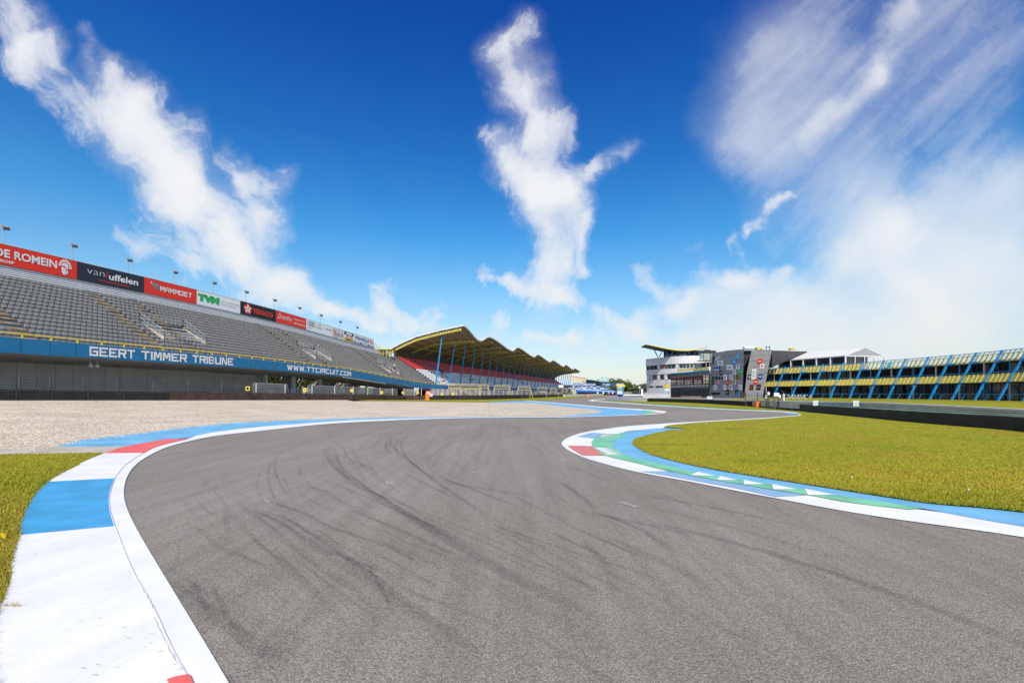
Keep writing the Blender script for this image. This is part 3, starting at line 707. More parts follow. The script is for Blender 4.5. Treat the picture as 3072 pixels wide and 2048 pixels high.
# stair mouths
for c, l in VOM:
    a, b = c - l / 2, c + l / 2
    mb = MB(); z0 = row_z(4) + .05; z1 = row_z(9)
    e0, e1 = row_e(4) + .4, row_e(8) - .4
    mb.hexa([SP(a, e0, z0 - .1), SP(b, e0, z0 - .1), SP(b, e1, z0 - .1), SP(a, e1, z0 - .1), SP(a, e0, z0 + .06), SP(b, e0, z0 + .06), SP(b, e1, z0 + .06), SP(a, e1, z0 + .06)], 0)
    mb.hexa([SP(a, e1, z0), SP(b, e1, z0), SP(b, e1 - .2, z0), SP(a, e1 - .2, z0), SP(a, e1, z1), SP(b, e1, z1), SP(b, e1 - .2, z1), SP(a, e1 - .2, z1)], 1)
    for q in (a, b):
        mb.hexa([SP(q - .1, e0, z0), SP(q + .1, e0, z0), SP(q + .1, e1, z0), SP(q - .1, e1, z0), SP(q - .1, e0, z0 + .4), SP(q + .1, e0, z0 + .4), SP(q + .1, e1, z1), SP(q - .1, e1, z1)], 1)
    o = mb.build('stair_mouth', [dconc, concrete], gs)
    db = MB(); db.hexa([SP(c - 1.1, e1 + .02, z0 + .08), SP(c + 1.1, e1 + .02, z0 + .08), SP(c + 1.1, e1 - .05, z0 + .08), SP(c - 1.1, e1 - .05, z0 + .08), SP(c - 1.1, e1 + .03, z0 + 1.9), SP(c + 1.1, e1 + .03, z0 + 1.9), SP(c + 1.1, e1 - .05, z0 + 1.9), SP(c - 1.1, e1 - .05, z0 + 1.9)])
    db.build('doorway', dgrey, o)
    rb = MB()
    for (sa, ea, sb, eb, za, zb) in [(a, e0, b, e0, z0, z0), (a, e0, a, e1, z0, z1), (b, e0, b, e1, z0, z1), (a, e1, b, e1, z1, z1)]:
        L_ = max(abs(sb - sa), abs(eb - ea)); n = max(2, int(L_ / .55))
        for k in range(n + 1):
            t = k / n; rb.beam(SP(lerp(sa, sb, t), lerp(ea, eb, t), lerp(za, zb, t)), SP(lerp(sa, sb, t), lerp(ea, eb, t), lerp(za, zb, t) + 1.1), .04)
        for h in (.55, 1.1): rb.beam(SP(sa, ea, za + h), SP(sb, eb, zb + h), .04)
    rb.build('guard_rail', mat('rail_steel', (.30, .34, .38), .5, .1, 2), gs)
# fascia with panel joints
FT, FB = 5.98, 4.72
ss = seg(S0, S1 + 5, 2.0); mb = MB()
for k, (a, b) in enumerate(zip(ss, ss[1:])):
    g = .018
    mb.hexa([SP(a + g, 0, FB), SP(b - g, 0, FB), SP(b - g, -.12, FB), SP(a + g, -.12, FB), SP(a + g, 0, FT), SP(b - g, 0, FT), SP(b - g, -.12, FT), SP(a + g, -.12, FT)], 0)
    mb.face([SP(a, -.06, FB), SP(b, -.06, FB), SP(b, -.06, FT), SP(a, -.06, FT)], 1)
fa = mb.build('fascia', [fblue, dgrey], gs)
def fascia_map(u, v): return SP(u, .03, v)
for (txt, x0, x1, v0, v1) in [('GEERT', 268, 404, .2, 1.07), ('TIMMER', 424, 560, .2, 1.07), ('TRIBUNE', 577, 699, .2, 1.07), ('WWW.TTCIRCUIT.COM', 861, 1053, .22, .98)]:
    mb = MB(); block_faces(mb, txt, (s_at(x0, 0), FB + v0, s_at(x1, 0), FB + v1), fascia_map)
    mb.build('lettering', white, fa)
# yellow rail on the fascia
mb = MB(); ss = seg(S0, S1 + 14, 2.0)
for a, b in zip(ss, ss[1:]):
    mb.beam(SP(a, -.1, FT + .36), SP(b, -.1, FT + .36), .1, .09)
    mb.box(SP(a, -.1, FT + .15), .13, .10, .46, SD, SN, UP)
mb.build('front_rail', yellow, gs)
# soffit, back wall, columns under the stand
mb = MB(); ss = seg(S0, S1 + 3, 5)
for a, b in zip(ss, ss[1:]):
    mb.hexa([SP(a, -.13, FB + .02), SP(b, -.13, FB + .02), SP(b, -6, FB - .45), SP(a, -6, FB - .45), SP(a, -.13, FB + .2), SP(b, -.13, FB + .2), SP(b, -6, FB + .2), SP(a, -6, FB + .2)])
    mb.hexa([SP(a, -6, FB - .45), SP(b, -6, FB - .45), SP(b, -13, FB + .5), SP(a, -13, FB + .5), SP(a, -6, FB + .2), SP(b, -6, FB + .2), SP(b, -13, FB + 1.2), SP(a, -13, FB + 1.2)])
mb.build('soffit', mat('soffit_grey', (.36, .34, .31), .8, .2, 1), gs)
wS = s_at(796, -6)
mb = MB(); ss = seg(S0 - 4, wS, 1.5)
for k, (a, b) in enumerate(zip(ss, ss[1:])):
    g = .02
    mb.hexa([SP(a + g, -6, .2, 0), SP(b - g, -6, .2, 0), SP(b - g, -6.2, .2, 0), SP(a + g, -6.2, .2, 0), SP(a + g, -6, 4.3, 0), SP(b - g, -6, 4.3, 0), SP(b - g, -6.2, 4.3, 0), SP(a + g, -6.2, 4.3, 0)])
mb.face([SP(S0 - 4, -6.1, 0, 0), SP(wS, -6.1, 0, 0), SP(wS, -6.1, 4.3, 0), SP(S0 - 4, -6.1, 4.3, 0)])
mb.build('rear_wall', mat('wall_panel', (.46, .45, .43), .8, .12, .8), gs)
for px in (796, 880, 960, 1040, 1100):
    s = s_at(px, -5); top = FB - .3 + sink(s)
    mb = MB(); mb.box(V((*SP(s, -5)[:2], top / 2)), .45, .45, top, SD, SN, UP); mb.build('column', lgrey, gs)
for px, w_ in ((868, 3.0), (978, 2.6), (1058, 3.0), (1135, 4)):
    s = s_at(px, -6); mb = MB(); top = 4.3 + sink(s)
    mb.box(V((*SP(s, -6)[:2], top / 2)), w_, .25, top, SD, SN, UP); mb.build('wall_panel', dconc, gs)
mb = MB(); mb.beam(SP(s_at(888, -4.6), -4.6, .8, 0), SP(s_at(908, -4.6), -4.6, 4.2, 0), .12); mb.build('brace', lgrey, gs)
mb = MB(); sb0 = s_at(1030, .0)
for (x0, x1) in ((1029, 1157),):
    mb.beam(SP(s_at(x0, .2), .25, FB - .1), SP(s_at(x1, .2), .25, FB - .16), .14, .1)
mb.build('gutter', lgrey, gs)
for px in (272, 291):
    p = SP(s_at(px, -2), -2, FB - .15); mb = MB(); mb.beam(p, p - UP * .35, .05); mb.tube([p - UP * .3, p - UP * .45, p - UP * .62], [.12, .2, .16], 8); mb.build('hanging_lamp', lgrey, gs)
# corrugated back band under the boards
BE = -12.7
def bz(s): return sink(s) * 1.06
mb = MB(); ss = seg(S0, s_at(1165, BE), 5)
for a, b in zip(ss, ss[1:]):
    for k in range(5):
        z0 = 13.35 + k * .19
        mb.hexa([SP(a, BE + .05, z0), SP(b, BE + .05, z0), SP(b, BE - .1, z0), SP(a, BE - .1, z0), SP(a, BE, z0 + .16), SP(b, BE, z0 + .16), SP(b, BE - .1, z0 + .16), SP(a, BE - .1, z0 + .16)])
    mb.face([SP(a, BE - .12, 5.4), SP(b, BE - .12, 5.4), SP(b, BE - .12, 14.4), SP(a, BE - .12, 14.4)])
mb.build('back_band', mat('ribbed_sheet', (.66, .68, .70), .45, .06, 2), gs)
# end rail sloping down past the boards
mb = MB(); a, b = s_at(1120, BE), s_at(1158, BE)
for h in (0, .55, 1.1, 1.6): mb.beam(SP(a, BE, 14.1 + h), SP(b, BE, 12.6 + h), .06)
for k in range(9):
    t = k / 8; q = SP(lerp(a, b, t), BE, lerp(14.1, 12.6, t)); mb.beam(q, q + UP * 1.6, .05)
mb.build('end_rail', pyel, gs)

# ---- advertising boards -------------------------------------------------------
BZ0, BZ1 = 14.35, 16.38
def bmap(u, v): return SP(u, BE + .16, v)
def disc(mb, cu, cv, r, mapper, mi, n=20, r2=0, ru=1.0):
    if r2:
        for k in range(n):
            a0, a1 = 2 * math.pi * k / n, 2 * math.pi * (k + 1) / n
            mb.face([mapper(cu + r2 * ru * math.cos(a0), cv + r2 * math.sin(a0)), mapper(cu + r * ru * math.cos(a0), cv + r * math.sin(a0)), mapper(cu + r * ru * math.cos(a1), cv + r * math.sin(a1)), mapper(cu + r2 * ru * math.cos(a1), cv + r2 * math.sin(a1))], mi)
    else: mb.face([mapper(cu + r * ru * math.cos(2 * math.pi * k / n), cv + r * math.sin(2 * math.pi * k / n)) for k in range(n)], mi)
def board(x0, x1, m, label, draw, inks, joints=()):
    a, b = s_at(x0, BE) + .02, s_at(x1, BE) - .02
    mb = MB(); n = max(1, int((b - a) / 3))
    for k in range(n):
        p, q = a + (b - a) * k / n, a + (b - a) * (k + 1) / n
        mb.hexa([SP(p, BE + .13, BZ0), SP(q, BE + .13, BZ0), SP(q, BE, BZ0), SP(p, BE, BZ0), SP(p, BE + .13, BZ1), SP(q, BE + .13, BZ1), SP(q, BE, BZ1), SP(p, BE, BZ1)])
    t = thing('advertising_board', label, 'advertising board', SP((a + b) / 2, BE, BZ0), 'advertising boards along the top of the grey grandstand')
    mb.build('panel', m, t)
    k = MB(); k.beam(SP(a, BE + .07, BZ1 + .04), SP(b, BE + .07, BZ1 + .04), .16, .07); k.build('top_trim', lgrey, t)
    if draw:
        mk = MB(); draw(mk, a, b, b - a); mk.build('lettering', inks, t)
def T(mk, s, a, L_, x0, y0, x1, y1, mi=0, bold=.02, shear=0): text_faces(mk, s, (a + L_ * x0, BZ0 + 2.03 * y0, a + L_ * x1, BZ0 + 2.03 * y1), bmap, mi, bold, shear)
def U(a, L_): return lambda x, y: bmap(a + L_ * x, BZ0 + 2.03 * y)
def d1(mk, a, b, L_):
    aa = s_at(-20, BE); w_ = s_at(168, BE) - aa
    T(mk, 'DE ROMEIN', aa, w_, 0, .36, 1, .78, 0, .03); 
    ab = s_at(-16, BE); T(mk, 'GROEP', ab, s_at(40, BE) - ab, 0, .10, 1, .24, 0, .03)
    c, d = s_at(175, BE), s_at(213, BE); f = U(c, d - c)
    # crested head in profile: crest arc with teeth, helmet, face
    for k in range(9):
        a0 = math.radians(172 - k * 20); a1 = math.radians(172 - k * 20 - 15)
        mk.face([f(.45 + .34 * math.cos(a0), .50 + .30 * math.sin(a0)), f(.45 + .53 * math.cos(a0), .50 + .44 * math.sin(a0)), f(.45 + .53 * math.cos(a1), .50 + .44 * math.sin(a1)), f(.45 + .34 * math.cos(a1), .50 + .30 * math.sin(a1))], 0)
    mk.face([f(.16, .55), f(.20, .66), (f(.34, .74)), f(.54, .75), f(.66, .68), f(.72, .54), f(.66, .40), f(.56, .44), f(.40, .60)], 0)
    mk.face([f(.18, .50), f(.14, .40), f(.22, .34), f(.16, .26), f(.30, .12), f(.46, .10), f(.56, .24), f(.50, .40), f(.36, .52)], 0)
    mk.face([f(.58, .36), f(.68, .38), f(.68, .18), f(.56, .12)], 0)
def d2(mk, a, b, L_):
    T(mk, 'van', a, L_, .13, .46, .375, .70, 0, -.02); T(mk, 'uffelen', a, L_, .44, .36, .90, .74, 0, .025)
    f = U(a, L_); mk.face([f(.385, .40), f(.395, .40), f(.425, .80), f(.415, .80)], 1)
    T(mk, 'WWW.VANUFFELENMODE.NL', a, L_, .29, .14, .76, .25, 1, .0)
def d3(mk, a, b, L_):
    block_faces(mk, 'MAMMOET', (a + L_ * .28, BZ0 + .69, a + L_ * .90, BZ0 + 1.34), bmap)
    f = U(a, L_); mk.face([f(.13, .66), f(.16, .78), f(.25, .74), f(.265, .62), f(.26, .34), f(.235, .34), f(.23, .52), f(.215, .52), f(.205, .34), f(.18, .34), f(.17, .58), f(.145, .50)], 1)
    mk.face([f(.13, .66), f(.11, .72), f(.12, .86), f(.135, .86), f(.125, .74), f(.15, .70)], 0)
def d4(mk, a, b, L_):
    T(mk, 'TVM', a, L_, .02, .28, .50, .80, 0, .10, .1); T(mk, 'MET TVM ACHTER JE', a, L_, .53, .52, .98, .64, 1, .0); T(mk, 'STA JE STERKER.', a, L_, .53, .30, .90, .42, 1, .0)
def d5(mk, a, b, L_):
    T(mk, 'TEXACO', a, L_, .33, .28, .90, .66, 0, .04)
    c = lambda x, y: bmap(a + L_ * .19 + x, BZ0 + 1.02 + y)
    disc(mk, 0, 0, .80, c, 0, 24)
    c2 = lambda x, y: SP(a + L_ * .19 + x, BE + .175, BZ0 + 1.02 + y)
    for k in range(5):
        t_ = math.radians(90 + 72 * k); u_ = math.radians(90 + 72 * k + 36); v_ = math.radians(90 + 72 * k - 36)
        mk.face([c2(0, 0), c2(.34 * math.cos(v_), .34 * math.sin(v_)), c2(.88 * math.cos(t_), .88 * math.sin(t_)), c2(.34 * math.cos(u_), .34 * math.sin(u_))], 1)
    c3 = lambda x, y: SP(a + L_ * .19 + x, BE + .185, BZ0 + 1.02 + y)
    mk.face([c3(-.17, .17), c3(-.17, .09), c3(-.04, .09), c3(-.04, -.2), c3(.04, -.2), c3(.04, .09), c3(.17, .09), c3(.17, .17)], 2)
def d6(mk, a, b, L_):
    T(mk, 'Drenthe', a, L_, .05, .34, .50, .78, 0, .0, .5); T(mk, 'Oerprovincie', a, L_, .57, .54, .94, .74, 0, .01); T(mk, 'van Nederland', a, L_, .55, .22, .96, .40, 0, .01)
def d7(mk, a, b, L_):
    for k in range(4): disc(mk, 0, 0, .42, lambda x, y, k=k: bmap(a + L_ * .09 + k * L_ * .062 + x, BZ0 + 1.32 + y), 0, 20, .33, ru=1.1)
    T(mk, 'Audi', a, L_, .03, .18, .16, .34, 0, 0); T(mk, 'century', a, L_, .36, .36, .62, .60, 0, -.01); T(mk, 'Continental', a, L_, .70, .56, .96, .76, 0, 0)
    f = U(a, L_); mk.face([f(.46, .90), f(.48, .76), f(.50, .84), f(.53, .92), f(.52, .72), f(.47, .70)], 0)
def d8(mk, a, b, L_):
    T(mk, 'b', a, L_, .12, .22, .34, .92, 0, .03); T(mk, 'h', a, L_, .36, .22, .46, .62, 0, .0); T(mk, 'BUS', a, L_, .48, .24, .92, .60, 1, .0); T(mk, 'MOBILITY', a, L_, .12, .06, .50, .12, 1)
def d9(mk, a, b, L_):
    f = U(a, L_); mk.face([f(.03, .66), f(.97, .66), f(.97, .96), f(.03, .96)], 0); mk.face([f(.03, .02), f(.97, .02), f(.97, .36), f(.03, .36)], 1)
    g = lambda x, y: SP(a + L_ * x, BE + .175, BZ0 + 2.03 * y)
    mk.face([g(.2, .72), g(.8, .72), g(.8, .90), g(.2, .90)], 2)
    text_faces(mk, 'CHEMPAC', (a + L_ * .1, BZ0 + .18, a + L_ * .9, BZ0 + .58), lambda u, v: SP(u, BE + .175, v), 0, .03)
    T(mk, 'KOMM', a, L_, .45, .42, .85, .58, 3, .02); mk.face([f(.25, .40), f(.38, .40), f(.38, .62), f(.25, .62)], 3)
def d10(mk, a, b, L_):
    T(mk, 'FONVILLE', a, L_, .06, .46, .74, .84, 0, .03)
    f = U(a, L_); g = lambda x, y: SP(a + L_ * x, BE + .175, BZ0 + 2.03 * y)
    mk.face([f(0, .02), f(1, .02), f(1, .24), f(0, .24)], 0)
    for p, q in ((.06, .29), (.36, .68), (.76, .95)): mk.face([g(p, .08), g(q, .08), g(q, .18), g(p, .18)], 2)
    mk.face([f(.79, .44), f(.94, .40), f(.99, .62), f(.94, .86), f(.79, .84)], 1); mk.face([g(.82, .50), g(.93, .48), g(.96, .62), g(.93, .78), g(.82, .76)], 2)
    text_faces(mk, 'WELD', (a + L_ * .84, BZ0 + 1.14, a + L_ * .93, BZ0 + 1.40), lambda u, v: SP(u, BE + .185, v), 1, .03)
board(-150, 229, bred, 'red board with big white block letters and a white crested helmet emblem', d1, [white])
board(229, 430, navy, 'dark navy board with thin and bold white lettering split by a red slash', d2, [white, bred])
board(430, 588, bred, 'red board with white capitals beside a small grey elephant emblem', d3, [white, bgrey])
board(588, 719, bwhite, 'white board with large green letters and two small grey lines of text', d4, [bgrn, bgrey])
board(719, 826, nblack, 'black board with red letters and a white star in a red disc', d5, [bred, white, nblack])
board(826, 917, bred, 'red board with white handwriting left and two short serif lines right', d6, [white])
board(917, 995, bwhite, 'white board with four linked grey rings at its left end', d7, [bgrey])
board(995, 1030, mat('pale_grey_board', (.62, .65, .68), .5, .05, 2), 'pale grey board with an orange letter and grey capitals', d8, [borange, bgrey])
board(1030, 1060, bwhite, 'small board stacked in black, white and yellow stripes', d9, [nblack, yellow, white, bred])
board(1060, 1120, bwhite, 'white board with blue capitals above a blue stripe, last before the roofed stand', d10, [bblue, bred, white])

# ---- floodlights --------------------------------------------------------------------
t = thing('floodlight', 'floodlight above the cut off left end of the red helmet board', 'floodlight', SP(s_at(12, BE - .3), BE - .3, 15.2), 'floodlights on thin poles above the advertising boards')
p = V(t.location)
mb = MB(); mb.tube([p, p + UP * 2.75], .035, 6); mb.build('pole', grey, t)
mb = MB(); q = p + UP * 2.95
mb.box(q + SN * .12 + SD * .12, .52, .30, .36, (SD + SN * .5).normalized(), (SN - SD * .5 - UP * .5).normalized(), None)
mb.box(q - SD * .12 + UP * .12, .26, .34, .22, SD, (SN - UP * .4).normalized(), None); mb.beam(q - UP * .25, q + UP * .1, .08)
h0 = mb.build('lamp_head', grey, t)
mb = MB(); mb.box(q + SN * .27 + SD * .06 - UP * .09, .42, .03, .28, (SD + SN * .5).normalized(), (SN - SD * .5 - UP * .5).normalized(), None); mb.build('glass', glassd, h0)
FL = [(218, 'floodlight rising over the helmet emblem, near the end of the first red board'), (385, 'floodlight above the right part of the navy board'), (523, 'floodlight above the middle of the elephant board'), (640, 'floodlight above the white board with green letters'),
      (737, 'floodlight above the star on the black board'), (822, 'floodlight above the joint of black board and second plain red board'), (897, 'floodlight above the serif lines of the last red board'), (961, 'floodlight above the white board with four rings'),
      (1019, 'floodlight above the pale grey board'), (1070, 'floodlight above the blue capitals, last of the row before the roofed stand')]
for px, lb in FL:
    c = copy_tree(t); s = s_at(px, BE - .3); c.location = SP(s, BE - .3, 15.2); c['label'] = lb

# ================================================================== COVERED STAND
cs = thing('covered_grandstand', 'long covered grandstand under a wavy yellow framed roof with red and white seats', 'grandstand', SP(S1, -2, .5, 0))
def SQ(s, e, z): p = P0 + SD * s + SN * e; p.z = z; return p
# terrace + seats
mb = MB(); z_of = lambda i: row_z(i) - 2.4
for i in range(NR):
    e0 = row_e(i) + .36; e1 = e0 - RUN; z = z_of(i)
    mb.face([SQ(S1, e0, z), SQ(S2, e0, z), SQ(S2, e1, z), SQ(S1, e1, z)], 0); mb.face([SQ(S1, e0, z - RISE), SQ(S2, e0, z - RISE), SQ(S2, e0, z), SQ(S1, e0, z)], 1)
mb.build('terrace', [concrete, dconc], cs)
PAT = [(s_at(1345, -6), 9, 9), (s_at(1560, -6), 12, 10)]
def seat_col(s, i):
    top = i >= 9
    for k, (c, l, h) in enumerate(PAT):     # slanting blue letters woven into the seats
        if abs(s - c - (8 - i) * 1.3) < l * .4 and 8 <= i <= 13 and (int(s * 2 + i) % 3): return 3
    if top: return 1
    blockn = int((s - S1) / 8.1)
    if blockn % 3 == 1 and 2 <= i <= 7 and R.random() < .16: return 3
    return 2
nearw = []; allw = []
R.seed(3)
for i in range(NR):
    s = S1 + .8
    while s < S2:
        k = (s - S1) % 8.1
        gap = k < .55 or (7.6 < k) 
        if not gap or i < 1: allw.append((s, i, seat_col(s, i)))
        elif R.random() < .5: allw.append((s, i, seat_col(s, i)))
        s += .52
allw.sort(key=lambda q: q[0]); nearw = allw[:100]
def seat2(mb, s, i, c):
    e = row_e(i); z = z_of(i)
    mb.box(SQ(s, e - .14, z + .42), .45, .42, .05, SD, SN, UP, c); mb.box(SQ(s, e - .34, z + .62), .46, .06, .40, SD, SN, UP, c)
for c in (1, 2, 3):
    nn = [q for q in nearw if q[2] == c]
    if not nn: continue
    mb = MB(); seat2(mb, nn[0][0], nn[0][1], 0); o0 = mb.build('seat', [None, seatr, seatw, seatb][c], cs); b0 = SQ(nn[0][0], row_e(nn[0][1]), z_of(nn[0][1]))
    for q in nn[1:]:
        o = o0.copy(); C.objects.link(o); o.parent = cs; o.location = SQ(q[0], row_e(q[1]), z_of(q[1])) - b0
mb = MB()
for q in allw[100:]: seat2(mb, q[0], q[1], q[2] - 1)
o = mb.build('seat', [seatr, seatw, seatb], cs); o['kind'] = 'stuff'
# front parapet (blue band) and walkway
mb = MB()
mb.hexa([SQ(S1 + 2, .15, 2.2), SQ(S2, .15, 2.2), SQ(S2, -.3, 2.2), SQ(S1 + 2, -.3, 2.2), SQ(S1 + 2, .15, 3.15), SQ(S2, .15, 3.15), SQ(S2, -.3, 3.15), SQ(S1 + 2, -.3, 3.15)])
mb.build('parapet', mat('parapet_blue', (.06, .12, .42), .5, .15, .5), cs)
mb = MB(); mb.hexa([SQ(S1 + 2, .6, -.2), SQ(S2, .6, -.2), SQ(S2, -.4, -.2), SQ(S1 + 2, -.4, -.2), SQ(S1 + 2, .6, 2.2), SQ(S2, .6, 2.2), SQ(S2, -.4, 2.2), SQ(S1 + 2, -.4, 2.2)])
mb.build('front_wall', dconc, cs)
mb = MB(); mb.hexa([SQ(S1, -12.6, 0), SQ(S2, -12.6, 0), SQ(S2, -13, 0), SQ(S1, -13, 0), SQ(S1, -12.6, 13.1), SQ(S2, -12.6, 13.1), SQ(S2, -13, 13.1), SQ(S1, -13, 13.1)])
mb.build('back_wall', mat('back_wall_dark', (.10, .085, .06), .8, .2, .5), cs)
# roof
PROF = [(-14.9, 12.4), (-10.5, 14.4), (-6.5, 15.8), (0, 17.0), (6.2, 17.8)]
WAV = [(120.5, 18.25), (132.6, 15.8), (141.8, 17.8), (166, 15.9), (174, 17.8), (199, 16.25), (207.6, 17.8), (234, 16.4), (242.4, 17.8), (275, 16.4), (283, 17.9), (313, 16.6), (321.6, 17.8), (352, 16.9), (359, 17.7)]
def roof_z(s, e):
    w_ = max(0, (e + 14.9) / 21.1) ** 1.6
    return table(PROF, e) + (ctable(WAV, s * .9659 - 1.6) - 17.8) * w_
RS0 = (120.5 + 1.6) / .9659; RS1 = (359 + 1.6) / .9659
es = [-14.9, -12.7, -10.5, -8.5, -6.5, -4.3, -2.1, 0, 2, 4, 6.2]
ss = seg(RS0, RS1, 1.4)
mb = MB(); mb.loft([[SQ(s, e, roof_z(s, e)) for e in es] for s in ss], 0)
mb.loft([[SQ(s, e, roof_z(s, e) - .22) for e in es[::-1]] for s in ss], 1)
mb.loft([[SQ(s, 6.2, roof_z(s, 6.2)), SQ(s, 6.2, roof_z(s, 6.2) - .22)] for s in ss], 2)
mb.loft([[SQ(RS0, e, roof_z(RS0, e)), SQ(RS0, e, roof_z(RS0, e) - .22)] for e in es], 2)
mb.loft([[SQ(RS1, e, roof_z(RS1, e)), SQ(RS1, e, roof_z(RS1, e) - .22)] for e in es], 2)
rf = mb.build('roof', [lgrey, mat('roof_lining', (.25, .20, .14), .8, .2, 1.5), white], cs)
mb = MB()
for a, b in zip(ss, ss[1:]): mb.beam(SQ(a, 6.3, roof_z(a, 6.2) + .02), SQ(b, 6.3, roof_z(b, 6.2) + .02), .18, .22)
for a, b in zip(es, es[1:]): mb.beam(SQ(RS0 - .08, a, roof_z(RS0, a) + .02), SQ(RS0 - .08, b, roof_z(RS0, b) + .02), .18, .22)
mb.build('roof_edge', white, rf)
COLS = [127.8 + n * 8.4 for n in range(29)]
def rib(s, first=False):
    mb = MB()
    ee = [-14.6, -12, -9, -6.5, -4, -1.5, 1.2, 3.5, 5.6]
    for a, b in zip(ee, ee[1:]):
        za, zb = roof_z(s, a) - .75, roof_z(s, b) - .75
        mb.hexa([SQ(s - .12, a, za - .28), SQ(s + .12, a, za - .28), SQ(s + .12, b, zb - .28), SQ(s - .12, b, zb - .28), SQ(s - .12, a, za + .28), SQ(s + .12, a, za + .28), SQ(s + .12, b, zb + .28), SQ(s - .12, b, zb + .28)], 0)
    if first or s < COLS[5]:
        e = -13.8
        while e < 5.3:
            z = roof_z(s, e) - .75
            mb.face([SQ(s - .135, e + .17 * math.cos(k * math.pi / 4), z + .13 * math.sin(k * math.pi / 4)) for k in range(8)], 1); e += .75
    for e in (-13, -10, -7, -4, -1, 2, 5):
        z = roof_z(s, e); mb.beam(SQ(s, e, z - .5), SQ(s, e, z - .22), .12, .12, 0)
    return mb
rib(RS0 + .4, True).build('roof_rib', [pyel, dgrey], cs)
for s in COLS[1:]: rib(s - .0).build('roof_rib', [pyel, dgrey], cs)
for e in (-13.2, -10.5, -8, -5.5, -3, -.5, 2, 4.5):
    mb = MB()
    for a, b in zip(ss, ss[1:]): mb.beam(SQ(a, e, roof_z(a, e) - .36), SQ(b, e, roof_z(b, e) - .36), .10, .20)
    mb.build('purlin', pyel, cs)
def colm(s): 
    mb = MB(); top = roof_z(s, .1) - 1.0
    pts = [SQ(s, -1.75, 3.0), SQ(s, -1.2, lerp(3.0, top, .3)), SQ(s, .1, top)]
    mb.beam(pts[0], pts[0] + UP * 1.6 + SN * .2, .26); mb.tube([pts[0] + UP * .1, pts[2]], [.20, .15], 8); return mb
for s in [RS0 + 1.2] + COLS[1:]: colm(s).build('column', blue, cs)
mb = MB()   # loudspeakers under the roof
for s in [COLS[1] + 3, COLS[3] + 4, COLS[6], COLS[9], COLS[12], COLS[15]]:
    q = SQ(s, 3.2, roof_z(s, 3.2) - 1.1); m1 = MB(); m1.tube([q - UP * .45, q, q + UP * .3], [.42, .35, .15], 10); m1.beam(q + UP * .2, q + UP * .9, .06); m1.build('loudspeaker', dgrey, cs)
# yellow stair cage between the two stands
t = thing('stair_cage', 'small yellow steel stair cage between the open and the roofed stand', 'stair cage', A(1158, 1068, 119))
mb = MB(); c = wloc(t)
for dx in (-1.1, -.4, .4, 1.1):
    for dy in (-1, 1): mb.beam(c + V((dx, dy, -.6)), c + V((dx, dy, 1.5)), .12)
mb.build('frame', pyel, t)
mb = MB(); mb.box(c + V((0, 0, 1.62)), 3.4, 2.8, .22); mb.box(c + V((0, 0, .55)), 2.4, 2, .1); mb.build('platform', pyel, t)
# ================================================================== BARRIERS, FENCES
def strip_barrier(name, pts, h, thick, m, label, cat='barrier', cap=None, rivets=True, back=V((0, 1, 0))):
    t = thing(name, label, cat, pts[len(pts) // 2])
    mb = MB(); pts2 = pts
    for i, (a, b) in enumerate(zip(pts2, pts2[1:])):
        d = (b - a); n = V((-d.y, d.x, 0)).normalized()
        if n.y < 0 and abs(n.y) > .2: n = -n
        if callable(back): n = back(n)
        j = .012 * noise.noise(a * 3)
        o = n * thick; hh = UP * (h(a) if callable(h) else h); 
        mb.hexa([a, b, b + o, a + o, a + hh - n * j, b + hh - n * .012 * noise.noise(b * 3), b + o + hh, a + o + hh])
    acc = 0
    if rivets:
        for i, (a, b) in enumerate(zip(pts2, pts2[1:])):
            d = (b - a).normalized(); n = V((-d.y, d.x, 0)); n = n if n.y > 0 or abs(n.y) < .2 else -n
            if callable(back): n = back(n)
            hv = h(a) if callable(h) else h; L_ = (b - a).length; acc += L_
            for z in (.14, .86): mb.box((a + b) / 2 - n * .012 + UP * hv * z,   .03, .02, .03, d, n, UP, 1)
            if i % 9 == 4:
                for z in (.3, .5, .7): mb.box((a + b) / 2 - n * .012 + UP * hv * z, .03, .02, .03, d, n, UP, 1)
    mb.build('belt', [m, grey], t)
    if cap:
        mb = MB()
        for a, b in zip(pts2, pts2[1:]):
            hv = h(a) if callable(h) else h
            d = (b - a); n = V((-d.y, d.x, 0)).normalized(); n = n if n.y > 0 or abs(n.y) < .2 else -n
            if callable(back): n = back(n)
            mb.beam(a + UP * (hv + .02) + n * thick * .55, b + UP * ((h(b) if callable(h) else h) + .02) + n * thick * .55, thick * .9, .035)
        mb.build('cap', cap, t)
    return t
LBH = [(-400, .82), (0, .80), (600, .88), (1000, .98), (1283, 1.0)]
def left_pts(a, b, st): return [barrier_base(px) for px in range(a, b + 1, st)]
leftback = lambda n: (n if n.x < 0 else -n)
pl = left_pts(-330, 510, 12); strip_barrier('tyre_barrier', pl, lambda p: .82, .5, black, 'black belt faced tyre barrier below the left part of the grandstand', back=leftback)
pl = left_pts(510, 1276, 9); strip_barrier('tyre_barrier', pl, lambda p: .93, .5, brown, 'dark brown belt faced tyre barrier between the black part and the orange block', back=leftback)
pl = left_pts(1292, 1694, 9); strip_barrier('tyre_barrier', pl, lambda p: .95 + 0 * p.x, .5, black, 'thin black barrier running from the orange block along the roofed stand', back=leftback)
pl = left_pts(1694, 1820, 14); strip_barrier('concrete_barrier', pl, .9, .4, lgrey, 'pale grey low barrier where the black one ends below the far stands', rivets=False, back=leftback)
def box_thing(name, label, cat, c, sx, sy, sz, m, group=None, bands=None):
    t = thing(name, label, cat, c); mb = MB(); mb.box(V(c) + UP * sz / 2, sx, sy, sz); mb.build('block', m, t)
    mb = MB()
    for k in (.33, .66): mb.box(V(c) + UP * sz * k, sx + .02, sy + .02, .03)
    mb.build('strap', bands or dgrey, t); return t
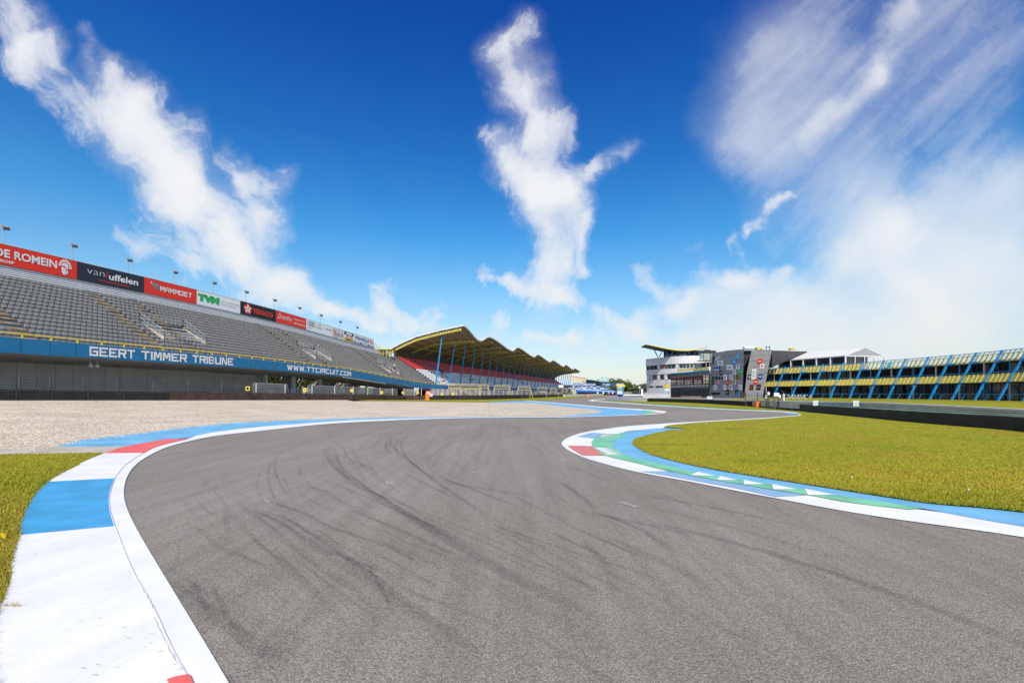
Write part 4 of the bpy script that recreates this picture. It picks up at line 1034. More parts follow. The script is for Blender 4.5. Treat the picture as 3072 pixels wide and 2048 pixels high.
c = barrier_base(1283); box_thing('foam_block', 'orange foam block closing the gap between brown and black barrier on the left', 'foam block', c + V((0, -.15, 0)), .80, .6, 1.28, orange)
c = G(2271, 1222.5); box_thing('foam_block', 'orange foam block set in the black barrier on the right', 'foam block', c, .33, .4, .62, orange)
c = A(1764, 1190, 190); box_thing('foam_block', 'tiny far orange and white marker on the verge below the light blue stand', 'marker', c, .7, .6, 1.1, orange, bands=white)

RB = [(1940, 1204.5), (2000, 1206.2), (2100, 1210), (2200, 1215.5), (2296, 1221.8), (2380, 1230.2), (2464, 1238.6), (2628, 1254.5), (2792, 1270.4), (2956, 1284), (3072, 1293.5), (3300, 1318)]
rb = smooth([G(a, b) for a, b in RB], 6)
RBL = [p for p in rb if p.x / p.y * F + CX < 2266]; RBR = [p for p in rb if p.x / p.y * F + CX > 2276]
rightback = lambda n: (n if n.y > 0 else -n)
strip_barrier('tyre_barrier', RBL, .58, .45, black, 'black barrier in front of the grey buildings, left of the orange block', cap=lgrey, back=rightback)
strip_barrier('tyre_barrier', RBR, lambda p: .56, .45, mat('worn_black_rubber', (.035, .032, .03), .8, .4, 1.2, .6, 10, dirt=(.02, .02, .02)), 'long black barrier running from the orange block to the right picture edge', cap=mat('green_edge', (.16, .26, .20), .7, .4, 2), back=rightback)
wb = smooth([A(1816, 1198.2, 103), A(1880, 1201.5, 90), A(1940, 1204.5, 82)], 6)
strip_barrier('concrete_barrier', wb, .66, .5, white, 'white concrete barrier left of the black one, before the control booth', rivets=False, back=rightback)
# guard rail behind the right barrier
gp = smooth([A(2240, 1215, 55), A(2350, 1225, 42), A(2500, 1232, 34.5), A(2650, 1242, 29.5), A(2860, 1258, 24.5), A(3072, 1283, 20.6), A(3400, 1325, 16.5)], 5)
gp = [V((p.x, p.y, .0)) for p in gp]
gr = thing('guard_rail', 'triple galvanised guard rail behind the black barrier on the right', 'guard rail', gp[8])
topz = [table([(16, .80), (20.6, .80), (30, .90), (42, .81), (55, .74)], p.y) for p in gp]
for k in range(6):
    mb = MB()
    for (a, za), (b, zb) in zip(zip(gp, topz), zip(gp[1:], topz[1:])):
        mb.beam(a + UP * (za - k * .105 - .03), b + UP * (zb - k * .105 - .03), .20 if k == 0 else .05, .085 if k == 0 else .07); mb.beam(a + UP * (za - k * .105 - .08) + V((.05, .05, 0)), b + UP * (zb - k * .105 - .08) + V((.05, .05, 0)), .02, .05, 1)
    mb.build('rail_beam', [white if k == 0 else mat('weathered_rail', (.70, .70, .69), .6, .15, 1.5), mat('rail_gap', (.26, .26, .26), .7)], gr)
for a, z in list(zip(gp, topz))[::2]:
    mb = MB(); mb.box(a + V((.12, .12, z / 2 - .06)), .1, .1, z - .12); mb.build('post', grey, gr)
def speed_sign(px, py, Y, lb):
    c = A(px, py, Y); t = thing('speed_sign', lb, 'sign', c, 'white square signs with a ringed number on the guard rail')
    s = .36; mb = MB(); mb.box(c + UP * s / 2, s, .03, s); mb.build('plate', white, t)
    m = lambda u, v: V((c.x + u, c.y - .02, c.z + s / 2 + v)); mb = MB(); disc(mb, 0, 0, .155, m, 0, 20, .125); text_faces(mb, '60', (-.08, -.05, .08, .05), m, 0, .02); mb.build('number', bgrey, t)
speed_sign(2446.5, 1216, 35.5, 'left one of the two square signs with a ringed number, half hidden by the barrier')
speed_sign(2568, 1218, 31.2, 'right one of the two square signs with a ringed number, fully visible')

# debris fence behind the left barrier
fe = thing('debris_fence', 'wire debris fence on posts behind the left barrier', 'fence', barrier_base(600) + V((-.8, .2, 0)))
def fpt(px, h): return barrier_base(px) + V((-.75, .2, h))
posts = [-150, -40, 80, 171, 270, 371, 479, 583]
posts2 = [682, 784, 870, 950, 1017, 1072, 1115, 1152, 1188, 1222, 1255, 1275]
FH = lambda px: table([(-200, 2.05), (0, 1.95), (370, 1.95), (800, 2.1), (1000, 2.2), (1275, 2.35)], px)
for px in posts + posts2:
    mb = MB(); p = fpt(px, 0); mb.box(p + UP * FH(px) / 2, .10, .10, FH(px)); mb.build('post', dgrey if px < 700 else lgrey, fe)  # left posts coloured darker, the stand's shade painted in
mb = MB(); allp = posts + posts2
for a, b in zip(allp, allp[1:]):
    n = 4
    for k in range(8):
        zz = lambda px, t: FH(px) * (k + 1.8) / 9.2 - .05 * math.sin(math.pi * t) * (1 + k % 3 * .4)
        for j in range(n):
            x0, x1 = lerp(a, b, j / n), lerp(a, b, (j + 1) / n); mb.beam(fpt(x0, zz(x0, j / n)), fpt(x1, zz(x1, (j + 1) / n)), .022)
mb.build('wires', dgrey, fe)
# ribbed grey wall panels behind the fence, right part
wl = thing('ribbed_wall', 'low ribbed grey wall behind the fence right of the panelled wall', 'wall', barrier_base(1000) + V((-2, .6, 0)))
mb = MB(); pxs = list(range(800, 1300, 20))
for a, b in zip(pxs, pxs[1:]):
    pa, pb = barrier_base(a) + V((-1.9, .5, 0)), barrier_base(b) + V((-1.9, .5, 0))
    if 888 <= a < 948: continue
    for k in range(9):
        z = .55 + k * .19; mb.hexa([pa + UP * z, pb + UP * z, pb + V((-.12, 0, z)), pa + V((-.12, 0, z)), pa + V((-.05, 0, z + .17)), pb + V((-.05, 0, z + .17)), pb + V((-.12, 0, z + .17)), pa + V((-.12, 0, z + .17))])
mb.build('ribbed_panels', mat('ribbed_wall', (.20, .20, .195), .6, .12, 1), wl)
gt = thing('gate', 'small steel gate in the opening of the ribbed grey wall', 'gate', barrier_base(918) + V((-1.9, .5, 0)))
mb = MB()
a, b = barrier_base(890) + V((-1.8, .5, 0)), barrier_base(946) + V((-1.8, .5, 0))
for z in (.75, 1.1, 1.5): mb.beam(a + UP * z, b + UP * z, .07)
for k in range(7): q = a.lerp(b, k / 6); mb.beam(q + UP * .6, q + UP * 1.5, .06)
mb.build('frame', blue_grey := mat('blue_grey_steel', (.16, .22, .30), .5, .1, 2), gt)
# yellow number plates on the fence
for px, py, lb in [(743, 1165, 'small dark square plate with a yellow rim on the panelled wall fence'), (914, 1169, 'yellow plate on the fence before the small steel gate'), (1055, 1171, 'yellow plate on the fence under the web address'), (1145, 1177, 'yellow plate on the fence, right below the gutter end'),
                   (1209, 1177.5, 'yellow plate on the fence midway between gutter end and white boards'), (1253, 1178, 'yellow plate just left of the red panel at the orange block'), (1326, 1182, 'first yellow plate right of the orange block'), (1358, 1182, 'yellow plate below the left yellow platform')]:
    Yd = barrier_base(px).y + .0; c = A(px, py, Yd - .4); s = .42 * Yd / 70
    t = thing('marker_plate', lb, 'sign', c - UP * s / 2, 'small yellow plates along the left fence'); s = .5
    mb = MB(); mb.box(c, s, .03, s); mb.build('plate', yellow, t); mb = MB(); mb.box(c - V((0, .02, 0)), s * .55, .02, s * (.6 if px == 743 else .22)); mb.build('mark', nblack if px == 743 else bgrey, t)
# white boards with digits, red panel, white flag board near the orange block
def flat_sign(name, px0, px1, py0, py1, Y, m, label, cat, txt=None, ink=None, posts=False, group=None):
    p0 = A(px0, py1, Y); p1 = A(px1, py0, Y); w_, h_ = p1.x - p0.x, p1.z - p0.z; c = V(((p0.x + p1.x) / 2, Y, p0.z))
    t = thing(name, label, cat, c, group); mb = MB(); mb.box(c + UP * h_ / 2, w_, .05, h_); mb.build('plate', m, t)
    mp = lambda u, v: V((c.x + u, Y - .035, c.z + v))
    if txt:
        mb = MB()
        if isinstance(txt, str): text_faces(mb, txt, (-w_ * .4, h_ * .25, w_ * .4, h_ * .75), mp, 0, .03)
        else: txt(mb, w_, h_, mp)
        mb.build('lettering', ink, t)
    if posts:
        mb = MB()
        for q in (-.35, .35): mb.beam(c + V((q * w_, .05, h_ * .5)), V((c.x + q * w_, Y + .05, posts[0])), .06)
        mb.build('post', dgrey, t)
    return t
flat_sign('number_board', 1242.5, 1248.5, 1163, 1172, 92, white, 'left of two small white number boards hanging under the fascia end', 'sign', '8', bgrey)
flat_sign('number_board', 1250, 1256, 1163, 1172, 92, white, 'right one of two small white number boards, showing a zero', 'sign', '0', nblack)
flat_sign('warning_board', 1277, 1293, 1172, 1187, 98, bred, 'red framed panel on the fence above the orange block', 'sign', lambda mb, w_, h_, mp: [mb.face([mp(-w_ * .35, h_ * q), mp(w_ * .35, h_ * q), mp(w_ * .35, h_ * (q + .14)), mp(-w_ * .35, h_ * (q + .14))]) for q in (.2, .45, .7)], white)
flat_sign('flag_board', 1289, 1297, 1180, 1189, 96, white, 'white slanted board right above the orange block', 'sign', '/', nblack)

# fence + yellow steelwork before the covered stand
wf = thing('mesh_fence', 'grey mesh fence in front of the roofed stand', 'fence', A(1450, 1198, 103))
def wp(px, py): 
    Yw = table([(1290, 104), (1450, 112), (1560, 132), (1694, 190)], px); return A(px, py, Yw)
WT_ = [(1290, 1166), (1450, 1170), (1560, 1172), (1694, 1178)]
mb = MB(); pxs = list(range(1292, 1690, 6))
for a, b in zip(pxs, pxs[1:]):
    ya, yb = table(WT_, a), table(WT_, b); Ya = wp(a, 0).y; ba, bb = V((wp(a, 0).x, wp(a, 0).y, -.1)), V((wp(b, 0).x, wp(b, 0).y, -.1)); mb.face([ba, bb, wp(b, yb), wp(a, ya)])
mb.build('mesh_panels', mat('mesh_grey', (.30, .30, .30), .7, .25, 2, stretch=(6, 6, .5)), wf)
for px in range(1300, 1690, 14):
    mb = MB(); q = wp(px, table(WT_, px) - 1) + V((0, -.1, 0)); mb.beam(V((q.x, q.y, 0)), q, .09); mb.build('post', lgrey, wf)
pyd = mat('faded_yellow_steel', (.50, .44, .17), .55, .15, 3)
def frame_unit(x0, x1, y0, kind, lb):
    """yellow platform / stair frame seen between two columns of sight"""
    Yc = wp((x0 + x1) / 2, 0).y - 3; P = lambda px, py, d=0: A(px, py, Yc + d)
    t = thing('steel_platform', lb, 'platform', V((P((x0 + x1) / 2, 1190).x, Yc, .0)), 'yellow steel platforms and stairs at the fence of the roofed stand')
    yb = H + (EYE - .0) * F / Yc; w_ = .11
    mb = MB(); yd = y0 + (14 if kind == 'p' else 12)
    for px in (x0, x1):
        for d in (0, 1.6): mb.beam(P(px, yb, d), P(px, y0, d), w_)
    if kind == 'p':
        mb.beam(P(x0, yd), P(x1, yd), .16, .22); mb.beam(P((x0 + x1) / 2, yb), P((x0 + x1) / 2, yd), w_)
    else:
        mb.beam(P(x0 - 9, yb), P(x0 + 1, y0 - 1), .15); mb.beam(P(x1 + 9, yb), P(x1, y0 + 3), .13); mb.beam(P(x0, yd), P(x1, yd), .12)
    mb.build('frame', pyd, t)
    mb = MB(); mb.beam(P(x0, y0), P(x1, y0), .10); mb.beam(P(x0, y0, 1.6), P(x1, y0, 1.6), .08); n = max(3, int((x1 - x0) / 3.2))
    for k in range(n + 1): q = lerp(x0, x1, k / n); mb.beam(P(q, y0), P(q, yd), .055)
    mb.build('guard_rail', pyd, t)
FU = [(1346, 1382, 1151, 'p', 'wide yellow platform right where the blue fascia ends'), (1386, 1438, 1152, 'p', 'second yellow platform, widest of the row'), (1443, 1464, 1153, 's', 'yellow stair frame right of the two wide platforms'),
      (1484, 1528, 1155, 's', 'yellow frame below the second blue seat pattern'), (1556, 1590, 1158, 's', 'yellow frame in the middle of the row of far frames'), (1612, 1640, 1161, 'p', 'yellow frame left of the far overhead screen'), (1654, 1668, 1163, 's', 'narrow yellow frame at the post of the far overhead gantry'), (1688, 1700, 1164, 's', 'small yellow frame under the black overhead screen'), (1716, 1726, 1166, 's', 'last and smallest yellow frame at the light blue stand')]
for a in FU: frame_unit(*a)
# people -----------------------------------------------------------------------------------
def person(loc, rz, joints, label, cloth, legs_m, hair_c=(.05, .03, .02), jacket_bones=(), scale=1.0):
    t = thing('person', label, 'person', loc)
    def skin(name, J, B, m, root=0):
        me = bpy.data.meshes.new(name); me.from_pydata([tuple(V(j[0]) * scale) for j in J], B, [])
        o = bpy.data.objects.new(name, me); C.objects.link(o)
        bm_ = bmesh.new(); bm_.from_mesh(me); bm_.verts.layers.skin.verify(); bm_.to_mesh(me); bm_.free()
        md = o.modifiers.new('s', 'SKIN'); 
        for i, j in enumerate(J): me.skin_vertices[0].data[i].radius = (j[1] * scale, (j[2] if len(j) > 2 else j[1]) * scale)
        me.skin_vertices[0].data[root].use_root = True
        sb = o.modifiers.new('u', 'SUBSURF'); sb.levels = 1; sb.render_levels = 1
        dg = bpy.context.evaluated_depsgraph_get(); dg.update(); nm = bpy.data.meshes.new_from_object(o.evaluated_get(dg))
        bpy.data.objects.remove(o); nm.materials.clear(); nm.materials.append(m)
        for p in nm.polygons: p.use_smooth = True
        o2 = bpy.data.objects.new(name, nm); C.objects.link(o2); o2.parent = t; return o2
    t.rotation_euler = (0, 0, rz)
    J, B = joints
    skin('body', J, B, mat('skin', (.55, .34, .25), .6))
    # clothing: thicker shells over torso+arms and over the legs
    top = [0, 1, 2, 3, 4, 5, 6, 7, 8]; 
    JT = [(J[i][0], J[i][1] + .022) for i in (0, 1, 2, 5, 6, 8, 9)]
    BT_ = [(0, 1), (1, 2), (2, 3), (3, 4), (2, 5), (5, 6)]
    skin('jacket', JT, BT_, cloth)
    JL = [(J[i][0], J[i][1] + .02) for i in (0, 11, 12, 13, 15, 16, 17)]
    skin('trousers', JL, [(0, 1), (1, 2), (2, 3), (0, 4), (4, 5), (5, 6)], legs_m)
    mb = MB(); h = wloc(t); hd = V(J[4][0]) * scale; mb.tube([h + hd + V((0, .01, .0)), h + hd + V((0, .015, .06)), h + hd + V((0, .01, .11))], [.10 * scale, .10 * scale, .04], 10); 
    hr = mb.build('hair', mat('hair', hair_c, .7), t, sm=True)
def stand_joints(): 
    J = [((0, 0, .95), .13, .10), ((0, 0, 1.15), .13, .10), ((0, 0, 1.38), .15, .10), ((0, 0, 1.52), .055), ((0, -.02, 1.66), .085, .10),
         ((-.19, 0, 1.38), .055), ((-.24, .02, 1.12), .042), ((-.22, -.1, .90), .03), ((.19, 0, 1.38), .055), ((.24, .02, 1.12), .042), ((.22, -.1, .90), .03),
         ((-.09, 0, .88), .085), ((-.10, 0, .48), .06), ((-.10, .01, .09), .042), ((-.10, -.14, .04), .04), ((.09, 0, .88), .085), ((.11, -.04, .48), .06), ((.12, .01, .09), .042), ((.12, -.14, .04), .04), ((0, -.02, 1.76), .07)]
    B = [(0, 1), (1, 2), (2, 3), (3, 4), (4, 19), (2, 5), (5, 6), (6, 7), (2, 8), (8, 9), (9, 10), (0, 11), (11, 12), (12, 13), (13, 14), (0, 15), (15, 16), (16, 17), (17, 18)]
    return J, B
def sit_joints():
    J, B = stand_joints(); J = list(J); dz = -.50
    for i in list(range(0, 11)) + [19]: (x, y, z), *r = J[i]; J[i] = ((x, y + .1 - (z - .95) * .18, z + dz), *r)
    J[11] = ((-.10, 0, .44), .085); J[12] = ((-.13, -.42, .50), .06); J[13] = ((-.13, -.44, .08), .042); J[14] = ((-.13, -.58, .04), .04)
    J[15] = ((.10, 0, .44), .085); J[16] = ((.13, -.42, .50), .06); J[17] = ((.13, -.44, .08), .042); J[18] = ((.13, -.58, .04), .04)
    J[6] = ((-.25, -.05, .64), .042); J[7] = ((-.18, -.3, .56), .03); J[9] = ((.25, -.05, .64), .042); J[10] = ((.18, -.3, .56), .03)
    return J, B
sP = s_at(1178, -4.4)
person(SP(sP, row_e(5) + .42, row_z(5) + .42) , rad(70), stand_joints(), 'person in a bright yellow safety jacket standing among the grey seats', mat('hi_vis', (.62, .85, .03), .6, .05, 4), mat('dark_trousers', (.03, .045, .07), .8))
sQ = s_at(1314, -8.4); person(SQ(sQ, row_e(9) - .02, row_z(9) - 2.4 + .03), rad(70), sit_joints(), 'person in dark clothes sitting on the roofed stand behind the first blue column', mat('dark_coat', (.03, .02, .025), .8), mat('dark_trousers2', (.02, .02, .03), .8), (.15, .07, .03))

# ================================================================== FAR CENTRE
ft = thing('far_grandstand', 'far open grandstand with light blue and white seats beyond the gantry', 'grandstand', A(1790, 1182, 330))
def bank(poly, Y0, Y1, m, name, par, th=.5):
    pts = [A(px, py, Y0 if i < 2 else Y1) for i, (px, py) in enumerate(poly)]; mb = MB(); mb.hexa([p - UP * th for p in pts] + pts); return mb.build(name, m, par)
seatrow = mat('pale_blue_seats', (.42, .60, .80), .7, .3, .8, dirt=(.75, .8, .86), stretch=(.5, .5, 4))
bank([(1728, 1168.5), (1850, 1175), (1800, 1158.5), (1722, 1155)], 300, 322, seatrow, 'seat_bank', ft)
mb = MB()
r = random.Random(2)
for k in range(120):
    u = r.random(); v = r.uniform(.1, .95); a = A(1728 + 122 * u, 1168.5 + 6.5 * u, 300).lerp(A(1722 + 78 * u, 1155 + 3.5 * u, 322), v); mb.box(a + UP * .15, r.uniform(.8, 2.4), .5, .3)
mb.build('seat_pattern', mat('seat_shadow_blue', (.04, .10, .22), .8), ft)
mb = MB(); mb.hexa([A(1728, 1176, 299.5), A(1852, 1178.5, 299.5), A(1852, 1178.5, 303), A(1728, 1176, 303), A(1728, 1168.6, 299.5), A(1852, 1174.6, 299.5), A(1852, 1174.6, 303), A(1728, 1168.6, 303)])
mb.build('parapet', mat('royal_blue', (.02, .12, .45), .5, .1, 1), ft)
mb = MB(); mb.hexa([A(1728, 1187, 300.5), A(1852, 1186, 300.5), A(1852, 1186, 303), A(1728, 1187, 303), A(1728, 1176, 300.5), A(1852, 1178.4, 300.5), A(1852, 1178.4, 303), A(1728, 1176, 303)])
mb.build('base_wall', mat('base_brown', (.10, .06, .055), .8), ft)
for px in (1793, 1810, 1826, 1838): 
    mb = MB(); p = A(px, 1178, 299.3); mb.box(p, .95, .1, .95); mb.build('white_panel', white, ft)
f2 = thing('far_grandstand', 'pale blue stand bank seen below the far tip of the wavy roof', 'grandstand', A(1690, 1182, 420))
bank([(1640, 1166), (1762, 1160), (1758, 1148), (1672, 1136)], 400, 430, mat('ice_blue', (.50, .64, .78), .7, .15, .3), 'seat_bank', f2)
mb = MB(); mb.hexa([A(1640, 1186, 401), A(1775, 1186, 401), A(1775, 1186, 420), A(1640, 1186, 420), A(1640, 1166, 401), A(1762, 1160, 401), A(1762, 1160, 405), A(1640, 1166, 405)])
mb.build('base_wall', mat('pale_wall', (.40, .46, .52), .7), f2)
f3 = thing('far_pavilion', 'far pale green pavilion with a thin curved roof and a small tower before the trees', 'building', A(1790, 1180, 450))
mb = MB()
pr = [(1756, 1136), (1775, 1137.5), (1795, 1142), (1812, 1145), (1829, 1145)]
for (a, ya), (b, yb) in zip(pr, pr[1:]): mb.hexa([A(a, ya + 1.6, 430), A(b, yb + 1.6, 430), A(b, yb + 1.6, 445), A(a, ya + 1.6, 445), A(a, ya, 430), A(b, yb, 430), A(b, yb, 445), A(a, ya, 445)])
mb.build('roof', mat('sea_green', (.22, .42, .40), .6, .1, .5), f3)
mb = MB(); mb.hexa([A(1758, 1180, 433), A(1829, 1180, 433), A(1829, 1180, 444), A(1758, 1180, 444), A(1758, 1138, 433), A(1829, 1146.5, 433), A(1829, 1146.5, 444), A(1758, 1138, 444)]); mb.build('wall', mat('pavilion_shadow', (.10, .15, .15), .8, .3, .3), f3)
mb = MB(); mb.box(A(1815, 1138, 438), 5.6, 5, 3.6); mb.box(A(1803, 1141, 438), 4.4, 4.6, 2.6); mb.box(A(1815, 1131.5, 438), 4.6, 4.2, .8); mb.build('tower', mat('pale_sea', (.42, .58, .56), .6, .2, .5), f3)
f4 = thing('flag_row', 'row of tall pale yellow posts with pink flags beyond the tip of the wavy roof', 'flagpoles', A(1735, 1180, 380))
for k in range(12):
    px = 1716 + k * 3.4; mb = MB(); mb.beam(A(px, 1160, 380), A(px, 1126 + k * .6, 380), .3); mb.build('post', pyel, f4)
    if k % 2 == 0: mb = MB(); q = A(px, 1127 + k * .6, 380); mb.face([q, q + V((2.0, .2, -.1)), q + V((1.9, .3, -1.3)), q + V((0, 0, -1.2))]); mb.build('flag', mat('flag_pink', (.65, .25, .42), .7), f4)
# gantry over the straight
gn = thing('gantry', 'long blue gantry banner with white writing across the far track', 'gantry', A(1770, 1182, 240))
def slab(x0, x1, y0, y1, Y, d, m, name, par): mb = MB(); mb.hexa([A(x0, y1, Y), A(x1, y1, Y), A(x1, y1, Y + d), A(x0, y1, Y + d), A(x0, y0, Y), A(x1, y0, Y), A(x1, y0, Y + d), A(x0, y0, Y + d)]); return mb.build(name, m, par)
slab(1720.5, 1872, 1149, 1157, 240, .6, mat('banner_blue', (.02, .08, .27), .5, .1, 1), 'banner', gn)
slab(1671, 1720, 1153.4, 1155, 240, .5, dgrey, 'beam', gn); slab(1671, 1673, 1155, 1184, 240, .4, dgrey, 'post', gn); slab(1868, 1870, 1157, 1190, 240, .4, mat('post_blue', (.02, .1, .3), .5), 'post', gn)
slab(1691, 1718, 1156, 1162, 239.6, .3, nblack, 'screen', gn); slab(1676, 1690, 1154.5, 1162, 239.6, .3, white, 'panel', gn); slab(1788, 1803, 1149.5, 1156.5, 239.8, .15, nblack, 'screen', gn)
mp = lambda u, v: V((u, 239.94, v)); mb = MB(); a, b = A(1722, 1156, 240), A(1786, 1150.5, 240); text_faces(mb, 'WWW.TTCIRCUIT.COM', (a.x, a.z, b.x, b.z), mp, 0, .02); mb.build('lettering', white, gn)
mb = MB(); a, b = A(1808, 1155.5, 240), A(1830, 1151, 240); text_faces(mb, 'TT ASSEN', (a.x, a.z, b.x, b.z), mp, 0, .02); mb.build('lettering', white, gn)
mb = MB()
for i in range(8):
    for j in range(4):
        if (i + j) % 2: p = A(1852 + i * 2.4, 1150.5 + j * 1.6, 239.93); mb.face([p, p + V((.36, 0, 0)), p + V((.36, 0, .24)), p + V((0, 0, .24))])
mb.build('chequer', white, gn)
# control booth on the white barrier
bt = thing('control_booth', 'small blue control booth with a yellow barrel roof above the white barrier', 'booth', A(1861, 1192, 150))
slab(1850.5, 1852, 1158, 1190, 150, .2, blue, 'post', bt); slab(1868, 1871, 1158, 1190, 150, .3, blue, 'post', bt); slab(1852, 1868, 1160, 1163, 150.2, 2, lgrey, 'wall', bt)
slab(1852.5, 1867.5, 1163, 1173, 150.3, 1.8, glassl, 'window', bt); slab(1852, 1868, 1173, 1182, 150.2, 2, lgrey, 'wall', bt); slab(1853, 1867, 1182, 1190, 150.4, 1.4, mat('booth_navy', (.01, .03, .10), .6), 'base', bt)
mb = MB(); mb.tube([A(1848, 1155.5, 150.5), A(1874, 1158.5, 150.5)], .42, 12); mb.build('roof', yellow, bt)
# little things behind the white barrier
t = thing('street_lamp', 'globe lamp left of the white media building, near the far trees', 'street lamp', A(1918.5, 1184, 150)); p = wloc(t)
mb = MB(); mb.beam(p, A(1918.5, 1165, 150), .12); mb.build('pole', grey, t); mb = MB(); mb.tube([A(1918.5, 1166, 150) + UP * z for z in (0, .2, .55, .8)], [.2, .38, .38, .12], 10); mb.build('globe', lgrey, t)
t = thing('ticket_kiosk', 'narrow white kiosk right of the globe lamp', 'kiosk', A(1926, 1188, 140)); slab(1923.5, 1929, 1168, 1187, 140, .5, white, 'body', t); slab(1922.5, 1930, 1166.5, 1168, 140, .7, lgrey, 'roof', t)
t = thing('ring_marker', 'dark red ring marker at the left end of the white barrier', 'marker', A(1827, 1187, 110)); mb = MB(); cc = A(1827, 1181, 110)
disc(mb, 0, 0, .28, lambda u, v: V((cc.x + u, cc.y, cc.z + v)), 0, 14, .12); mb.build('ring', mat('dark_red', (.3, .03, .04), .6), t); mb = MB(); mb.beam(cc - UP * .2, A(1827, 1188, 110), .08); mb.build('post', dgrey, t)
t = thing('low_wall', 'long low grey wall behind the white barrier, left of the glazed building', 'wall', A(1960, 1190, 128)); slab(1929, 2012, 1180, 1193, 128, .4, mat('plain_grey_wall', (.46, .48, .50), .7, .08, .5), 'panels', t); slab(1929, 2012, 1179, 1180, 127.9, .6, lgrey, 'coping', t)
t = thing('mesh_fence', 'far fine mesh fence between control booth and kiosk', 'fence', A(1895, 1186, 200)); slab(1871, 1922, 1175, 1185, 200, .1, mat('mesh_far', (.24, .28, .29), .8, .2, 1), 'mesh_panels', t); slab(1871, 1922, 1182.5, 1186, 180, .3, white, 'rail', t)
# ================================================================== TREES
leafm = []
for k, (c1, c2) in enumerate([((.085, .115, .02), (.035, .055, .012)), ((.12, .15, .03), (.05, .075, .02)), ((.07, .11, .06), (.035, .06, .04))]):  # third leaf colour has distance haze mixed in as a blue tint
    leafm.append(mat('leaves_%s' % ('dark', 'light', 'hazed')[k], c1, .75, .3, .35, dirt=c2, spec=.2))
bark = mat('bark', (.10, .075, .05), .9, .3, 2)
def tree(loc, h, w, m, label, group, n=1500, seed=0, leaf=.5, name='tree'):
    r = random.Random(seed); t = thing(name, label, 'tree', loc, group); c = V(loc)
    mb = MB(); mb.tube([c, c + V((r.uniform(-.2, .2), 0, h * .3)), c + V((r.uniform(-.4, .4), 0, h * .62))], [h * .028, h * .02, h * .01], 7)
    for k in range(5):
        a = r.uniform(0, 6.28); z = h * r.uniform(.25, .5); mb.tube([c + UP * z, c + V((math.cos(a) * w * .2, math.sin(a) * w * .2, z + h * .15)), c + V((math.cos(a) * w * .36, math.sin(a) * w * .36, z + h * .25))], [h * .012, h * .008, h * .004], 5)
    mb.build('trunk', bark, t)
    cl = []
    for k in range(26):
        a = r.uniform(0, 6.28); q = r.random() ** .5; zz = r.uniform(.22, .92); rr = w * .42 * math.sin(math.pi * min(1, (zz - .05) * .95)) ** .6
        cl.append((c + V((math.cos(a) * q * rr, math.sin(a) * q * rr, zz * h)), w * r.uniform(.10, .20)))
    mb = MB()
    for k in range(n):
        cc_, rr = r.choice(cl); d = V((r.gauss(0, 1), r.gauss(0, 1), r.gauss(0, 1))).normalized(); p = cc_ + d * rr * r.uniform(.65, 1.08)
        u = V((r.gauss(0, 1), r.gauss(0, 1), r.gauss(0, 1))).normalized(); nn = (d + u * .6).normalized(); x = nn.cross(UP if abs(nn.z) < .9 else V((1, 0, 0))).normalized(); y = nn.cross(x); s = leaf * r.uniform(.5, 1.2)
        mb.face([p - x * s, p - y * s * .6, p + x * s, p + y * s * .7])
    mb.build('crown', m, t)
TR = [(1762, 1150, 560, 17, 20, 0), (1782, 1145, 540, 19, 22, 0), (1800, 1142, 560, 20, 22, 1), (1820, 1140, 550, 22, 24, 0), (1840, 1140, 520, 22, 24, 0), (1858, 1141, 500, 21, 22, 1), (1874, 1146, 480, 19, 20, 0), (1888, 1153, 470, 16, 18, 0), (1899, 1163, 460, 13, 14, 1),
      (1918, 1158, 620, 17, 18, 2), (1932, 1153, 640, 20, 20, 2), (1944, 1152, 640, 20, 20, 2), (1700, 1156, 600, 16, 26, 0), (1735, 1152, 600, 17, 24, 1)]
TL = ['far tree behind the flag row', 'far tree left behind the pavilion', 'far tree right behind the small pavilion tower', 'tallest dark far tree right of the pavilion tower', 'far tree above the right end of the gantry', 'far tree above the yellow booth roof', 'far tree just right of the booth', 'far tree on the falling edge of the wood', 'lowest light green tree at the right end of the wood',
      'bluish far tree behind the globe lamp', 'bluish far tree touching the white media building', 'bluish far tree half hidden by the white media building', 'far tree under the tip of the wavy roof', 'far tree between the wavy roof and the pavilion']
for k, (px, py, Y, h, w_, mi) in enumerate(TR):
    top = EYE + (H - py) / F * Y; tree(V(((px - CX) / F * Y, Y, 0)), top * 1.04, w_, leafm[mi], TL[k], 'trees of the far wood', 1700, k, .75)
for k, (px, Yo) in enumerate([(825, 8), (862, 10), (900, 8), (932, 12), (968, 9), (1003, 10), (1040, 8), (1080, 11), (1120, 9), (790, 14)]):
    p = SP(s_at(px, -16), -20 - Yo * .3, 0, False); tree(V((p.x, p.y, .3)), 7.5, 7, leafm[k % 2], ['leafy tree behind the first opening under the stand', 'leafy tree left in the second opening under the stand', 'leafy tree in the middle of the second opening, behind the brace', 'leafy tree right in the second opening under the stand', 'leafy tree at the left of the third opening under the stand', 'leafy tree filling the third opening under the stand', 'leafy tree behind the last narrow opening under the stand', 'leafy tree behind the stand where the gutter starts', 'leafy tree behind the dark end below the fascia', 'leafy tree hidden beside the end of the panelled wall'][k], 'trees behind the open grandstand', 1100, 50 + k, .28)
